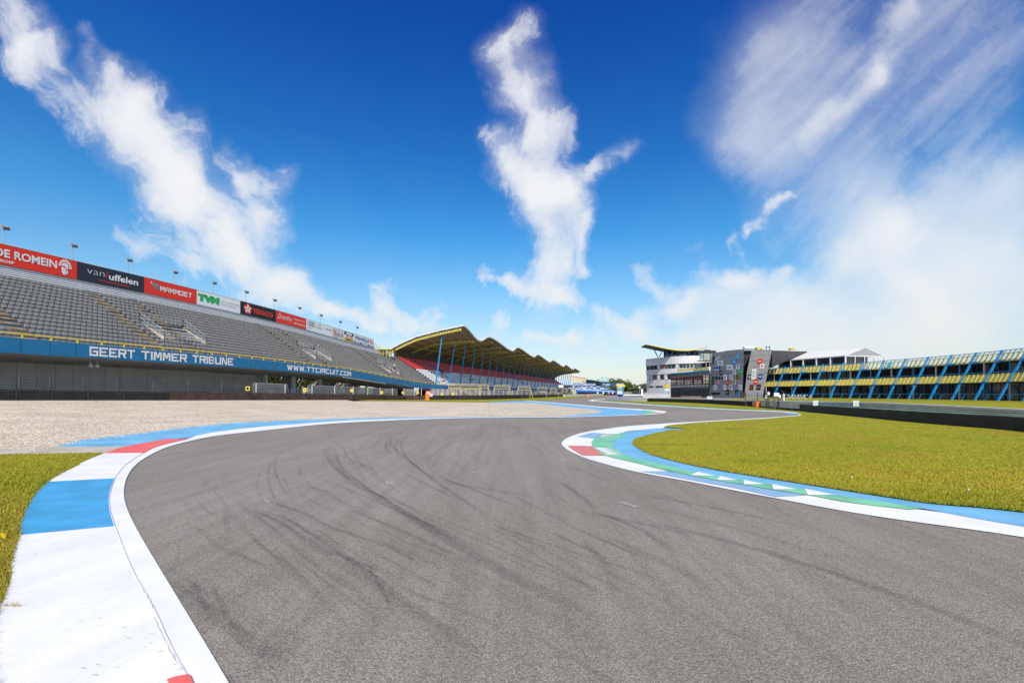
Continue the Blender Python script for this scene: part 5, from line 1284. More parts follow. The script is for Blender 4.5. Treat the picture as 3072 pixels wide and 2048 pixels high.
# ================================================================== RIGHT: PIT BUILDING
PT = [(78.0, 157), (80.1, 151), (82.0, 145), (83.9, 139), (85.7, 133), (87.4, 127.5), (88.9, 122.2), (90.1, 117), (90.8, 111.4), (91.1, 105.7), (91.1, 100.1), (90.8, 94.5), (90.1, 88.8), (89.0, 83.2), (87.6, 77.6), (85.9, 72.1)]
PV = [V((x, y, 0)) for x, y in PT]
def pb(t, m=0.0, z=0.0):
    """t: bay coordinate, m: metres in from the top rail line (negative = towards the track)"""
    i = max(0, min(len(PV) - 2, int(t))); p = PV[i].lerp(PV[i + 1], t - i)
    j0, j1 = PV[max(0, min(len(PV) - 1, int(t + .5) - 1))], PV[max(0, min(len(PV) - 1, int(t + .5) + 1))]
    d = (j1 - j0).normalized(); n = V((-d.y, d.x, 0)); n = n if n.x > 0 else -n
    q = p + n * m; q.z = z; return q
def lean(z): return -4.5 * (9.3 - z) / 9.2          # facade leans back: offset at height z
T0, T1 = .35, 15.0
pbld = thing('pit_building', 'long three level pit building with yellow balconies and leaning blue columns on the right', 'building', pb(8, 2, 0))
def sweep(name, m, sec, a=T0, b=T1, st=.5, par=None, mi=0):
    mb = MB(); n = int(round((b - a) / st)); ts = [a + (b - a) * k / n for k in range(n + 1)]
    for p, q in zip(ts, ts[1:]):
        mb.hexa([pb(p, sec[0][0], sec[0][1]), pb(q, sec[0][0], sec[0][1]), pb(q, sec[1][0], sec[1][1]), pb(p, sec[1][0], sec[1][1]), pb(p, sec[3][0], sec[3][1]), pb(q, sec[3][0], sec[3][1]), pb(q, sec[2][0], sec[2][1]), pb(p, sec[2][0], sec[2][1])])
    return mb.build(name, m, par or pbld)
slabm = mat('slab_edge', (.55, .53, .50), .7, .15, 1)
def rect(m0, z0, m1, z1): return [(m0, z0), (m1, z0), (m1, z1), (m0, z1)]
sweep('floor_slab', slabm, rect(lean(3.6), 3.4, 12, 3.62)); sweep('floor_slab', slabm, rect(lean(7.4), 7.2, 12, 7.42))
sweep('rear_wall', mat('pit_rear', (.07, .065, .06), .7, .4, .4), rect(4.5, 0, 4.8, 7.2)); sweep('ground_slab', dconc, rect(-4.9, -.1, 12, .12))
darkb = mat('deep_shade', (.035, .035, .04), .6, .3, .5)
# glass + frames inside
for z0, z1, mm in ((.12, 3.4, 1.2), (3.62, 7.2, 1.0)):
    mb = MB(); t = T0
    while t < T1 - .3:
        mb.hexa([pb(t + .02, mm, z0), pb(t + .31, mm, z0), pb(t + .31, mm + .08, z0), pb(t + .02, mm + .08, z0), pb(t + .02, mm, z1), pb(t + .31, mm, z1), pb(t + .31, mm + .08, z1), pb(t + .02, mm + .08, z1)]); t += .3333
    mb.build('glazing', glassd, pbld)
for k in range(1, 15):     # inner upright columns
    for z0, z1 in ((.12, 3.4), (3.62, 7.2)):
        mb = MB(); p = pb(k + .45, -.6, 0); mb.beam(p + UP * z0, p + UP * z1, .24 if z0 < 1 else .2); mb.build('inner_column', blue if (k + (z0 > 1)) % 2 else lgrey, pbld)
for k in range(2, 15, 2):
    mb = MB(); p = pb(k + .25, .8, 3.05); mb.box(p, .5, 1.8, .12); mb.build('ceiling_strip', lgrey, pbld)
# balconies: per bay five panels; lower one solid pale yellow, upper one fades to clear towards the right
pan = mat('balcony_yellow', (.58, .46, .07), .55, .14, 3); frm = mat('panel_frame', (.70, .66, .22), .5, .1, 3)
clear = mat('clear_panel', (.70, .72, .68), .25, .08, 2, alpha=.30, spec=.6); bluep = mat('cyan_panel', (.10, .50, .70), .3, .05, 2, alpha=.8)
def quad_on(t0, t1, z0, z1, off=0.0): return [pb(t0, lean(z0) + off, z0), pb(t1, lean(z0) + off, z0), pb(t1, lean(z1) + off, z1), pb(t0, lean(z1) + off, z1)]
def slabq(mb, q, d, mi=0): mb.prism(q, d, mi)
for k in range(0, 15):
    for lvl in (0, 1):
        z0, z1 = ((3.5, 4.95), (7.3, 8.9 if k < 7 else 8.75))[lvl]; cl = lvl == 1 and k >= 6
        mb = MB(); fb = MB()
        for j in range(5):
            a, b = k + .02 + j * .2, k + j * .2 + .19
            if a < T0 - .2: continue
            q = quad_on(a + .012, b - .012, z0 + .05, z1 - .05); slabq(mb, q, V((.04, 0, 0)), 0)
            for (x0, y0, x1, y1) in ((a, z0, b, z0), (a, z1, b, z1), (a, z0, a, z1), (b, z0, b, z1)):
                fb.beam(pb(x0, lean(y0) - .03, y0), pb(x1, lean(y1) - .03, y1), .07)
        if not mb.v: continue
        o = mb.build('balcony_panels', (clear if cl else pan), pbld); fb.build('frame', frm, o)
        if cl:
            lo = MB(); slabq(lo, quad_on(k + .02, k + .98, z0, z0 + .34, .10), V((.05, 0, 0))); slabq(lo, quad_on(k + .02, k + .98, z1 - .16, z1 - .06, .10), V((.05, 0, 0))); lo.build('kick_board', pan, o)
mb = MB(); slabq(mb, quad_on(7.25, 7.45, 7.5, 8.8, -.08), V((.04, 0, 0))); mb.build('cyan_panel', bluep, pbld)
# rails
def rail(z, off, r_, name='hand_rail', m=blue, a=T0, b=T1):
    mb = MB(); t = a
    while t < b - .01: mb.beam(pb(t, lean(z) + off, z), pb(min(b, t + .5), lean(z) + off, z), r_); t += .5
    mb.build(name, m, pbld)
rail(7.28, -.05, .12, 'edge_beam', pyel); rail(3.45, -.05, .10, 'edge_beam', pyel)
mb = MB(); t = T0
while t < T1:
    mb.beam(pb(t, lean(4.9), 4.9), pb(t, lean(5.3), 5.3), .06); mb.beam(pb(t, lean(7.3) - .06, 7.3), pb(t, lean(9.25), 9.25), .085); t += .2
t = T0
while t < T1 - .01:
    u = min(T1, t + .5)
    for z, w_ in ((5.3, .10), (9.25, .11), (8.98, .05)): mb.beam(pb(t, lean(z) + .02, z), pb(u, lean(z) + .02, z), w_, mi=1)
    t += .5
mb.build('hand_rail', [mat('rail_dark_blue', (.02, .14, .28), .5, .1, 2), blue], pbld)
# leaning columns with brackets
for k in range(1, 16):
    t = min(k, 14.98); mb = MB(); a, b = pb(t, lean(.1), .1), pb(t, lean(9.35), 9.35); dd = (pb(min(14.99, t + .1), 0) - pb(t - .1, 0)).normalized()
    for o_ in (-.14, .14): mb.beam(a + dd * o_, b + dd * o_, .10, .24)
    n = 12
    for j in range(n): q = a.lerp(b, (j + .5) / n); mb.box(q, .26, .10, .22, dd, dd.cross((b - a).normalized()), (b - a).normalized())
    col_ = mb.build('leaning_column', blue, pbld)
    mb = MB(); mb.hexa([pb(t, lean(7.2) - .1, 7.0), pb(t + .34 if t < 14.6 else t, lean(7.2) - .1, 7.25), pb(t + .34 if t < 14.6 else t, .5, 7.25), pb(t, .5, 7.0), pb(t, lean(7.2) - .1, 7.44), pb(t + .34 if t < 14.6 else t, lean(7.2) - .1, 7.44), pb(t + .34 if t < 14.6 else t, .5, 7.44), pb(t, .5, 7.44)]); mb.build('bracket', blue, col_)
    mb = MB(); mb.box(pb(t, lean(3.5) - .02, 3.5), .5, .7, .22); mb.build('bracket', blue, col_)
# ground level rail with leaning posts
mb = MB(); t = 2.0
while t < 14.9: mb.beam(pb(t, -4.9, 1.25), pb(min(15, t + .5), -4.9, 1.25), .10); t += .5
t = 2.2
while t < 14.9: mb.beam(pb(t - .06, -5.2, .1), pb(t + .03, -4.85, 1.25), .09); t += .5
mb.build('terrace_rail', blue, pbld)
# grass bank in front of it
rows = []
for k in range(-6, 32):
    t = k * .5; p = pb(max(t, 0), -5.0, .15) + (V((-2.0 * -t, 0, 0)) * 0 if t >= 0 else V((-3.0 * -t, 4 * -t, -.1))); q = pb(max(t, 0), -9, .05) + (V((0, 0, 0)) if t >= 0 else V((-3.0 * -t, 4 * -t, 0))); rows.append([q, p])
mb = MB(); mb.loft(rows); o = mb.build('grass_verge', grass_mat('dry_grass', .9)); tag(o, kind='structure')
# party tent on the roof
tt = thing('tent', 'white marquee with a pointed gable on the roof of the pit building', 'tent', pb(5, 5, 7.42))
def TP(px, py, Y): return A(px, py, Y)
g0, g1, ga = TP(2536, 1067, 133), TP(2652, 1069.5, 131), TP(2596, 1043, 132)      # gable
e0 = TP(2337, 1083, 156); ra = TP(2388, 1058.5, 165)
mb = MB(); mb.face([e0, g0, ga, ra]); mb.face([e0 + UP * -.04, ra + UP * -.04, TP(2430, 1078, 168)])
mb.face([ra, ga, g1, TP(2440, 1078, 170)]); mb.build('roof', mat('tent_white', (.72, .72, .70), .6, .04, .5), tt)
mb = MB(); mb.prism([g0, g1, ga], V((.02, .05, 0))); mb.build('gable', mat('tent_gable_shaded', (.30, .31, .33), .7, .10, .8, stretch=(3, 3, .3)), tt)  # shade put into the gable colour: white fabric painted grey
mb = MB(); mb.beam(e0, g0, .22, .3); mb.beam(g0, ga, .16); mb.beam(ga, g1, .16); mb.beam(g0, g1, .16, .3); mb.build('eave', lgrey, tt)
zt = 7.45
for k in range(6):
    p = e0.lerp(g0, k / 5); mb = MB(); mb.beam(V((p.x, p.y, zt)), p, .32); mb.build('upright', lgrey, tt)
    if k < 5:
        q = e0.lerp(g0, (k + 1) / 5); mb = MB(); iv = V((.25, .04, 0)); mb.face([V((p.x, p.y, zt)) + iv, V((q.x, q.y, zt)) + iv, q + iv, p + iv]); mb.build('side_window', glassd, tt)
for k in range(1, 5):
    p = g0.lerp(g1, k / 4); mb = MB(); mb.beam(V((p.x, p.y, zt)), p, .2); mb.build('upright', lgrey, tt)
q0, q1 = g0.lerp(g1, .02), g0.lerp(g1, .6); iv = V((0, .3, 0)); mb = MB(); mb.face([V((q0.x, q0.y, zt)) + iv, V((q1.x, q1.y, zt)) + iv, q1 + iv, q0 + iv]); mb.build('side_window', glassd, tt)

# ================================================================== GREY PANELLED BUILDING WITH SIGNS
class Wall:
    def __init__(s, a, b): s.a = V(a); s.u = (V(b) - V(a)); s.u.z = 0; s.L = s.u.length; s.u.normalize(); s.n = V((s.u.y, -s.u.x, 0)); s.n = s.n if s.n.y < 0 else -s.n
    def hit(s, px, py, off=0.0):
        dx, dz = (px - CX) / F, (H - py) / F; o = s.a + s.n * off
        Y = (o.x * s.n.x + o.y * s.n.y) / (dx * s.n.x + s.n.y); return V((dx * Y, Y, EYE + dz * Y))
grm = mat('panel_grey', (.33, .335, .345), .6, .10, .5); grl = mat('panel_grey_light', (.36, .365, .37), .6, .10, .5)
WA = Wall(((2126 - CX) / F * 158, 158, 0), ((2230 - CX) / F * 137, 137, 0)); WB = Wall(((2232 - CX) / F * 140, 140, 0), ((2316 - CX) / F * 133, 133, 0))
gb2 = thing('media_tower', 'grey panelled building covered with many small coloured signs', 'building', V((WA.a.x + 8, 150, 0)))
def facade(W, poly, m, name, par, depth=8, off=0): 
    mb = MB(); mb.prism([W.hit(x, y, off) for x, y in poly], V((.43, .9, 0)) * depth); return mb.build(name, m, par)
facade(WA, [(2124, 1195), (2227.5, 1199), (2231.5, 1046.8), (2174, 1052), (2174, 1053.5), (2136, 1058)], grm, 'wall', gb2, 8)
facade(WB, [(2232, 1199), (2286.5, 1199), (2316, 1048), (2254.6, 1051), (2241, 1115)], grl, 'wall', gb2, 8)
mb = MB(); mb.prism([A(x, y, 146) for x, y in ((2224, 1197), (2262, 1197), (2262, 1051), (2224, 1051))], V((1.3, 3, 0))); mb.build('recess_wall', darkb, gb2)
# joints between panels
mb = MB()
for k in range(8):
    y = 1068 + k * 17; a, b = WA.hit(2138 - k * 1.5, y + 2, .012), WA.hit(2230, y - 6 + k * 1.1, .012); mb.beam(a, b, .02, .05)
    a, b = WB.hit(2252 - k * 2.0, y - 2, .012), WB.hit(2312 - k * 3.3, y - 3 + k * .3, .012); mb.beam(a, b, .02, .05)
mb.build('panel_joints', mat('joint_grey', (.13, .13, .14), .7), gb2)
# cut out corner + round windows + strip window
mb = MB(); mb.face([WA.hit(x, y, .02) for x, y in ((2138, 1070), (2166, 1068), (2146, 1084), (2138, 1094))]); mb.build('sky_opening', mat('opening_white', (.62, .66, .68), .4, .2, .3), gb2)
mb = MB(); mb.face([WA.hit(x, y, .03) for x, y in ((2138, 1070), (2147, 1069), (2141, 1092), (2137, 1094))]); mb.build('opening_reveal', darkb, gb2)
for px in (2139.5, 2149, 2158.5, 2167.5):
    mb = MB(); c = WA.hit(px, 1133.5, .03); c2 = WA.hit(px + 3.4, 1133.5, .03); r_ = (c2 - c).length; mb.face([c + WA.u * r_ * math.cos(k * math.pi / 8) + UP * .56 * math.sin(k * math.pi / 8) for k in range(16)]); mb.build('round_window', glassd, gb2)
mb = MB(); mb.prism([WA.hit(x, y, .03) for x, y in ((2134, 1177), (2160.5, 1177), (2160, 1184), (2134, 1184))], WA.n * .02); mb.build('strip_window', glassd, gb2)
# roof things
mb = MB(); c = WA.hit(2247, 1045, -6); mb.tube([c + V((-1.6, 0, .1)), c + V((1.6, 0, .1))], .55, 10); mb.build('roof_duct', lgrey, gb2)
mb = MB(); c = WB.hit(2276, 1046, -3); mb.box(c, 1.6, 1.4, .7); mb.build('roof_unit', pyel, gb2); mb = MB(); c = WB.hit(2291, 1047, -3); mb.box(c, 1.4, 1.2, .4); mb.build('roof_unit', lgrey, gb2)
for px in (2299, 2308): mb = MB(); c = WB.hit(px, 1047, -2); mb.beam(c, c + UP * .9, .12); mb.box(c + UP * .5, .3, .3, .4); mb.build('antenna', dgrey, gb2)
# dark flying roof right of it
fr = thing('flying_roof', 'dark wedge shaped roof jutting right from the grey panelled building', 'roof', A(2330, 1100, 150))
mb = MB(); mb.prism([A(2316, 1050.5, 142), A(2421, 1053.5, 158), A(2421, 1057, 158), A(2388, 1058.5, 156), A(2340, 1082, 152), A(2317, 1102, 143)], V((1, 6, 0))); mb.build('soffit', mat('roof_dark', (.075, .07, .075), .7, .15, .5), fr)
mb = MB(); mb.beam(A(2314, 1050, 142), A(2421, 1053, 158), .3, .22); mb.build('edge', lgrey, fr)
mb = MB(); mb.box(A(2375, 1048.5, 155), 1.3, 1, .8); mb.box(A(2375, 1045.8, 155), 1.6, 1.2, .15); mb.build('vent', pyel, fr)
# signs: px0,px1,py0,py1, plate, label, ink, kind/text
SG = [
 (2208.5, 2219, 1061, 1077.5, cyan, 'bright blue sign, highest on the wall', bwhite, 'lines'), (2198, 2208, 1077, 1093.5, cyan, 'blue sign with white writing, second highest of the wall', bwhite, 'mid'),
 (2151.5, 2168, 1081.5, 1096, white, 'wide white sign with green letters below the cut out corner', bgrn, 'TVM'), (2144, 2159, 1096, 1112, bblue, 'dark blue sign with two pale squares at its foot', bwhite, 'blocks'),
 (2180, 2199, 1094, 1109.5, bwhite, 'wide sign, white above and light blue below', bblue, 'mid'), (2208, 2218, 1092.5, 1107.5, white, 'white sign with a dark square in its upper right corner', nblack, 'sq'),
 (2198.5, 2208, 1108, 1123.5, white, 'white sign with a tiny grey mark left of the green sign', bgrey, 'sq2'), (2216, 2226, 1106.5, 1123, mat('sign_green', (.02, .50, .10), .5), 'plain green sign at the right edge of the wall', white, 'mid'),
 (2159, 2167, 1110.5, 1124.5, nblack, 'black sign below the blue one with pale squares', bwhite, 'mid'), (2170, 2180, 1124, 1139.5, white, 'white sign with a red stroke right of the round windows', bred, 'mid'),
 (2188.5, 2197.5, 1123.5, 1139, white, 'white sign with a thin grey mark, centre of the wall', bgrey, 'sq2'), (2207, 2217, 1122, 1138.5, nblack, 'black sign with a yellow border', yellow, 'border'),
 (2135, 2142.5, 1140, 1154, nblack, 'black sign with a yellow arc at the left wall edge', yellow, 'mid'), (2151, 2156, 1140, 1153.5, mat('sign_pink', (.70, .25, .33), .5), 'narrow pink sign below the round windows', bred, 'sq'),
 (2179.5, 2188, 1140, 1153.5, bred, 'red sign with a white middle stripe', white, 'mid'), (2197.5, 2207, 1138, 1153.5, mat('sign_cream', (.66, .62, .42), .5), 'cream sign with a dark emblem', nblack, 'sq2'),
 (2141, 2150, 1154, 1169, white, 'white sign with one grey line, lower left of the wall', bgrey, 'mid'), (2157, 2165, 1159, 1163.5, cyan, 'small low blue sign between two white ones', bwhite, None),
 (2169.5, 2179, 1153.5, 1169, white, 'white sign with small red letters in the lower row', bred, 'mid'), (2187.5, 2197, 1153.5, 1169, white, 'white sign with a small black figure in the lower row', nblack, 'sq2'),
 (2215, 2225, 1153, 1168.5, white, 'white sign with a grey bar, lower right of the wall', bgrey, 'mid'), (2178, 2187, 1169, 1183.5, nblack, 'black sign with a thin yellow line, lowest centre', yellow, 'mid'),
 (2205.5, 2215.5, 1169, 1183.5, navy, 'dark sign with a light blue diagonal corner', cyan, 'diag')]
SB = [(2273, 2286, 1075.5, 1091, bred, 'red slanted sign, highest on the right hand panel', white, 'mid'), (2280, 2293, 1090.5, 1106, white, 'white sign with a red round emblem', bred, 'sq2'), (2255, 2268, 1106.5, 1138, white, 'tall white sign with faint writing', bgrey, 'lines'),
 (2243.5, 2254, 1122.5, 1137.5, navy, 'dark sign with a white round emblem on the right panel', white, 'sq2'), (2275, 2287, 1121.5, 1137, bblue, 'navy sign with a pale wing mark', bwhite, 'mid'), (2262, 2273, 1137, 1152.5, bred, 'red sign with white writing right of the tall white one', white, 'mid'),
 (2249.5, 2260, 1153.5, 1169, nblack, 'black sign with a small red mark', bred, 'sq2'), (2270, 2282, 1153, 1168.5, nblack, 'black sign with a white and orange stripe', borange, 'mid')]
for W, lst, dx in ((WA, SG, 0), (WB, SB, .13)):
    for (x0, x1, y0, y1, m, lb, ink, kd) in lst:
        sh = (y1 - y0) * dx
        p = [W.hit(x0 - sh / 2, y1, .05), W.hit(x1 - sh / 2, y1, .05), W.hit(x1 + sh / 2, y0, .05), W.hit(x0 + sh / 2, y0, .05)]
        t = thing('sign', lb + ' of the grey building', 'sign', (p[0] + p[1]) / 2, 'small signs scattered over the grey panelled building')
        mb = MB(); mb.prism(p, W.n * .06); mb.build('plate', m, t)
        Q = lambda u, v: p[0].lerp(p[1], u).lerp(p[3].lerp(p[2], u), v) + W.n * .075
        mb = MB()
        if kd == 'mid': mb.face([Q(.18, .42), Q(.82, .42), Q(.82, .58), Q(.18, .58)])
        elif kd == 'TVM':
            text_faces(mb, 'TVM', (.12, .3, .88, .7), Q, 0, .05)
        elif kd == 'lines': [mb.face([Q(.2, q), Q(.8, q), Q(.8, q + .06), Q(.2, q + .06)]) for q in (.3, .5, .7)]
        elif kd == 'blocks': [mb.face([Q(q, .06), Q(q + .34, .06), Q(q + .34, .34), Q(q, .34)]) for q in (.08, .56)]; mb.face([Q(.1, .75), Q(.9, .75), Q(.9, .88), Q(.1, .88)])
        elif kd == 'sq': mb.face([Q(.5, .5), Q(.85, .5), Q(.85, .9), Q(.5, .9)])
        elif kd == 'sq2': mb.face([Q(.5 + .24 * math.cos(k * math.pi / 4), .55 + .2 * math.sin(k * math.pi / 4)) for k in range(8)]); mb.face([Q(.25, .16), Q(.75, .16), Q(.75, .22), Q(.25, .22)])
        elif kd == 'border': [mb.face([Q(*a_), Q(*b_), Q(*c_), Q(*d_)]) for a_, b_, c_, d_ in (((0, 0), (1, 0), (1, .09), (0, .09)), ((0, .91), (1, .91), (1, 1), (0, 1)), ((0, .09), (.12, .09), (.12, .91), (0, .91)), ((.88, .09), (1, .09), (1, .91), (.88, .91)))]; mb.face([Q(.2, .44), Q(.8, .44), Q(.8, .54), Q(.2, .54)])
        elif kd == 'diag': mb.face([Q(0, 0), Q(1, 0), Q(1, .8)])
        if mb.v: mb.build('mark', ink, t)

# ================================================================== GLAZED BUILDING
WG = Wall(((2011 - CX) / F * 166, 166, 0), ((2128 - CX) / F * 157, 157, 0))
gz = thing('glazed_building', 'two storey dark glazed building with a yellow railed roof terrace', 'building', WG.hit(2070, 1195) * 1.0)
facade(WG, [(2012, 1196), (2124, 1196), (2128.5, 1111), (2012, 1121)], glassd, 'wall', gz, 9)
facade(WG, [(2008, 1119.5), (2129, 1109), (2129, 1113), (2008, 1122.5)], mat('edge_teal', (.02, .20, .34), .5), 'roof_edge', gz, .6, .3)
facade(WG, [(2013, 1126), (2127, 1116), (2127, 1125), (2013, 1132)], mat('spandrel', (.10, .11, .13), .5, .15, .6), 'upper_spandrel', gz, .1, .12)
facade(WG, [(2013, 1154), (2125, 1152), (2125, 1163), (2013, 1164)], mat('spandrel2', (.13, .15, .17), .5, .15, .6), 'middle_spandrel', gz, .1, .12)
facade(WG, [(2110, 1125), (2126.5, 1125), (2125.5, 1150), (2110, 1151)], mat('beige_blind', (.38, .36, .27), .7, .2, 1), 'blind', gz, .05, .10)
r = random.Random(8)
for (x0, x1) in ((2014, 2028), (2032, 2050), (2055, 2076), (2081, 2104)):
    facade(WG, [(x0, 1131), (x1, 1130), (x1, 1139), (x0, 1140)], mat('room_red', (.13, .03, .03), .6, .4, .6), 'blind', gz, .04, .09)
    facade(WG, [(x0, 1141), (x1, 1140), (x1, 1151), (x0, 1152)], mat('room_interior', (.12, .09, .075), .5, .8, .8, dirt=(.34, .33, .31)), 'interior_glow', gz, .04, .09)
facade(WG, [(2044, 1187), (2105, 1188), (2105, 1191.5), (2044, 1191.5)], mat('pink_sill', (.40, .25, .20), .7, .4, 1.5), 'sill_band', gz, .05, .10)
mb = MB()
for px in [2013, 2022, 2031, 2040.5, 2050, 2060, 2070, 2081, 2092, 2104, 2115, 2126]: mb.beam(WG.hit(px, 1196, .18), WG.hit(px + (px - 2013) * .02, 1121 - (px - 2012) * .085, .18), .14)
for f_ in (.09, .20, .36, .44, .57, .69, .83): mb.beam(WG.hit(2012, lerp(1121, 1196, f_), .18), WG.hit(2127, lerp(1112, 1195, f_), .18), .10)
mb.build('mullions', mat('mullion', (.025, .035, .05), .5), gz)
mb = MB(); rb = MB()
for k in range(17):
    a, b = 2032 + k * 5.8, 2032 + (k + 1) * 5.8 - 1; y = lambda x: 1115 - (x - 2032) * .074
    if b > 2129: break
    mb.prism([WG.hit(a + 1, y(a), -.2), WG.hit(b, y(b), -.2), WG.hit(b, y(b) - 6.5 - k * .05, -.2), WG.hit(a + 1, y(a) - 6.5 - k * .05, -.2)], -WG.n * .05); rb.beam(WG.hit(a, y(a), -.1), WG.hit(a, y(a) - 8.6, -.1), .08)
rb.beam(WG.hit(2032, 1106.4, -.1), WG.hit(2129, 1099.4, -.1), .07); o = mb.build('terrace_railing', pan, gz); rb.build('rail_posts', dgrey, o)
# tables + parasol on the terrace
t = thing('parasol', 'cream parasol on the roof terrace of the glazed building', 'parasol', WG.hit(2086, 1112, -3)); p = wloc(t)
mb = MB(); mb.beam(p, WG.hit(2086, 1086, -3), .1); mb.build('pole', lgrey, t); mb = MB(); q = WG.hit(2093, 1087, -3); mb.hexa([q + V(v) for v in ((-1.8, -1.5, -.35), (2.6, -1.5, -.1), (2.6, 1.5, -.1), (-1.8, 1.5, -.35), (-.3, -.2, .28), (1.2, -.2, .3), (1.2, .2, .3), (-.3, .2, .28))]); mb.build('canopy', mat('cream_cloth', (.66, .62, .55), .8), t)
# small yellow railed landing left of it, globe lamp
t = thing('landing', 'small raised landing with yellow railing left of the glazed building', 'landing', A(2000, 1192, 158)); slab(1990, 2009, 1163, 1172, 158, 1.5, lgrey, 'floor', t); slab(1990, 2010, 1152, 1162, 157.8, .08, pan, 'railing', t); slab(1989.3, 1991, 1152, 1192, 157.9, .3, blue, 'post', t); slab(2002, 2007, 1176, 1192, 158.3, .2, mat('blue_door', (.03, .2, .5), .5), 'door', t)
t = thing('street_lamp', 'globe lamp rising above the small yellow landing', 'street lamp', A(1999.5, 1152, 156)); mb = MB(); mb.beam(A(1999.5, 1152, 156), A(1999.5, 1137, 156), .1); mb.build('pole', dgrey, t); mb = MB(); c = A(1999.5, 1135, 156); mb.tube([c + UP * z for z in (-.3, -.12, .15, .3)], [.12, .28, .28, .1], 10); mb.build('globe', white, t)

# ================================================================== WHITE MEDIA CENTRE (bowed front)
mc = thing('media_centre', 'white four storey building with a bowed front and window bands', 'building', A(2020, 1188, 190))
def bow(u, Yo=0.0):      # u 0..1 along the front
    px0, px1 = 1937, 2172; Y = 186 - 5.5 * math.sin(math.pi * min(1, u * 1.1)) + 8 * (1 - u) ** 3 - 10 * u; return lerp(px0, px1, u), Y + Yo
def bow_band(z0, z1, u0, u1, m, name, out=0.0, depth=6, taper=True, par=None):
    mb = MB(); n = max(1, int((u1 - u0) * 24))
    for k in range(n):
        a, b = u0 + (u1 - u0) * k / n, u0 + (u1 - u0) * (k + 1) / n; P_ = []
        for z in (z0, z1):
            for (u, d) in ((a, -out), (b, -out), (b, depth), (a, depth)):
                px, Y = bow(u); px += (15.4 - z) * .18 * (1 - u) ** 2 * 1.5 ; P_.append(V(((px - CX) / F * (Y + d), Y + d, z)))
        mb.hexa(P_)
    return mb.build(name, m, par or mc)
wm = mat('media_white', (.74, .74, .77), .5, .05, .3)
bow_band(12.2, 15.0, 0, .92, wm, 'wall'); bow_band(8.55, 10.55, 0, .92, wm, 'wall'); bow_band(4.2, 6.5, 0, .75, wm, 'wall'); bow_band(.9, 3.4, 0, .5, wm, 'wall'); bow_band(10.55, 12.2, .64, .92, wm, 'wall')
bow_band(-.2, .9, .02, .5, darkb, 'plinth', -.3)
for (z0, z1, u1) in ((10.55, 12.2, .64), (6.5, 8.55, .6), (3.4, 4.2, .4), (3.35, 4.25, .42)):
    if z0 == 3.4: continue
    bow_band(z0 - .01, z1 + .01, .004, u1, glassl, 'window', -.35)
bow_band(3.3, 6.5 - 2.2, 0.004, .43, glassl, 'window', -.35)
r = random.Random(5)
for (z0, z1, u1, n) in ((10.55, 12.2, .62, 13), (6.5, 8.55, .55, 12), (3.35, 4.3, .42, 10)):
    for k in range(n):
        u = k / n * u1; q = r.random(); m_ = white if q < .45 else (darkb if q < .8 else mat('room_red2', (.22, .07, .06), .6))
        if z0 > 10 and u > .42: m_ = darkb
        bow_band(z0 + .15, z1 - .1, u + .004, u + u1 / n * r.uniform(.5, .9), m_, 'window_blind', -.18, .4)
mb = MB()
# penthouse + glass stair box
slab(1991, 2148, 1051, 1072.5, 190, 8, darkb, 'penthouse', mc); slab(1994, 2031, 1062.5, 1070, 189.7, .4, glassl, 'penthouse_window', mc); slab(2036, 2061, 1061.5, 1070, 189.7, .4, glassl, 'penthouse_window', mc); slab(2112, 2131, 1048.5, 1051, 191, 3, dgrey, 'roof_unit', mc)
slab(2099, 2136, 1060, 1081, 168, 5, glassl, 'glass_box', mc); slab(2112, 2130, 1060, 1080, 167.8, .15, mat('glass_box_frame', (.36, .40, .36), .4, .1, 1), 'glass_panel', mc); slab(2094, 2136, 1081, 1084, 167.5, 6, dgrey, 'balcony', mc)
for px in (2099, 2111, 2131): slab(px, px + 1, 1060, 1081, 167.7, .2, dgrey, 'mullion', mc)
for px in (2118, 2128): slab(px, px + 1.5, 1084, 1104, 168, .3, mat('pink_post', (.6, .5, .47), .6), 'post', mc)
slab(2104, 2134, 1086, 1100, 172, 1, darkb, 'recess', mc); slab(2102, 2110, 1087, 1094, 171.5, .2, glassl, 'window', mc)
# yellow swept roof on V struts
ws = thing('canopy_roof', 'yellow swept canopy roof on blue V struts above the white building', 'roof', A(2030, 1072, 184))
cv = smooth([V((x, y, 0)) for x, y in ((1937.5, 1032.3), (1960, 1036), (1990, 1042), (2020, 1047), (2050, 1049.4), (2080, 1048.5), (2100, 1044.5), (2119, 1040.2))], 4)
mb = MB()
for a, b in zip(cv, cv[1:]):
    th = lambda x: .12 + .22 * math.sin(math.pi * (x - 1937) / 183.0) ** .8 if 1937 < x < 2119 else .12
    A0, B0 = A(a.x, a.y, 178), A(b.x, b.y, 178); A1, B1 = A0 + V((2, 14, .5)), B0 + V((2, 14, .5))
    mb.hexa([A0 - UP * th(a.x), B0 - UP * th(b.x), B1 - UP * th(b.x), A1 - UP * th(a.x), A0, B0, B1, A1])
mb.build('shell', yellow, ws)
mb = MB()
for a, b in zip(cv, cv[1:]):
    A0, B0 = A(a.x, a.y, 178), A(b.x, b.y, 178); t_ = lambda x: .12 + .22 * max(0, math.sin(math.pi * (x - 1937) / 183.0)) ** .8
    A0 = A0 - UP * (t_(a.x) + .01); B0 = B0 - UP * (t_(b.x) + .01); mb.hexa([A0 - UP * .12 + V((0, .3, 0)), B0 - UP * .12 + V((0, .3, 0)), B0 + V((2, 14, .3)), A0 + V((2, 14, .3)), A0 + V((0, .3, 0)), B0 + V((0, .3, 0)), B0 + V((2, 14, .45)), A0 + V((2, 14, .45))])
mb.build('underside', darkb, ws)
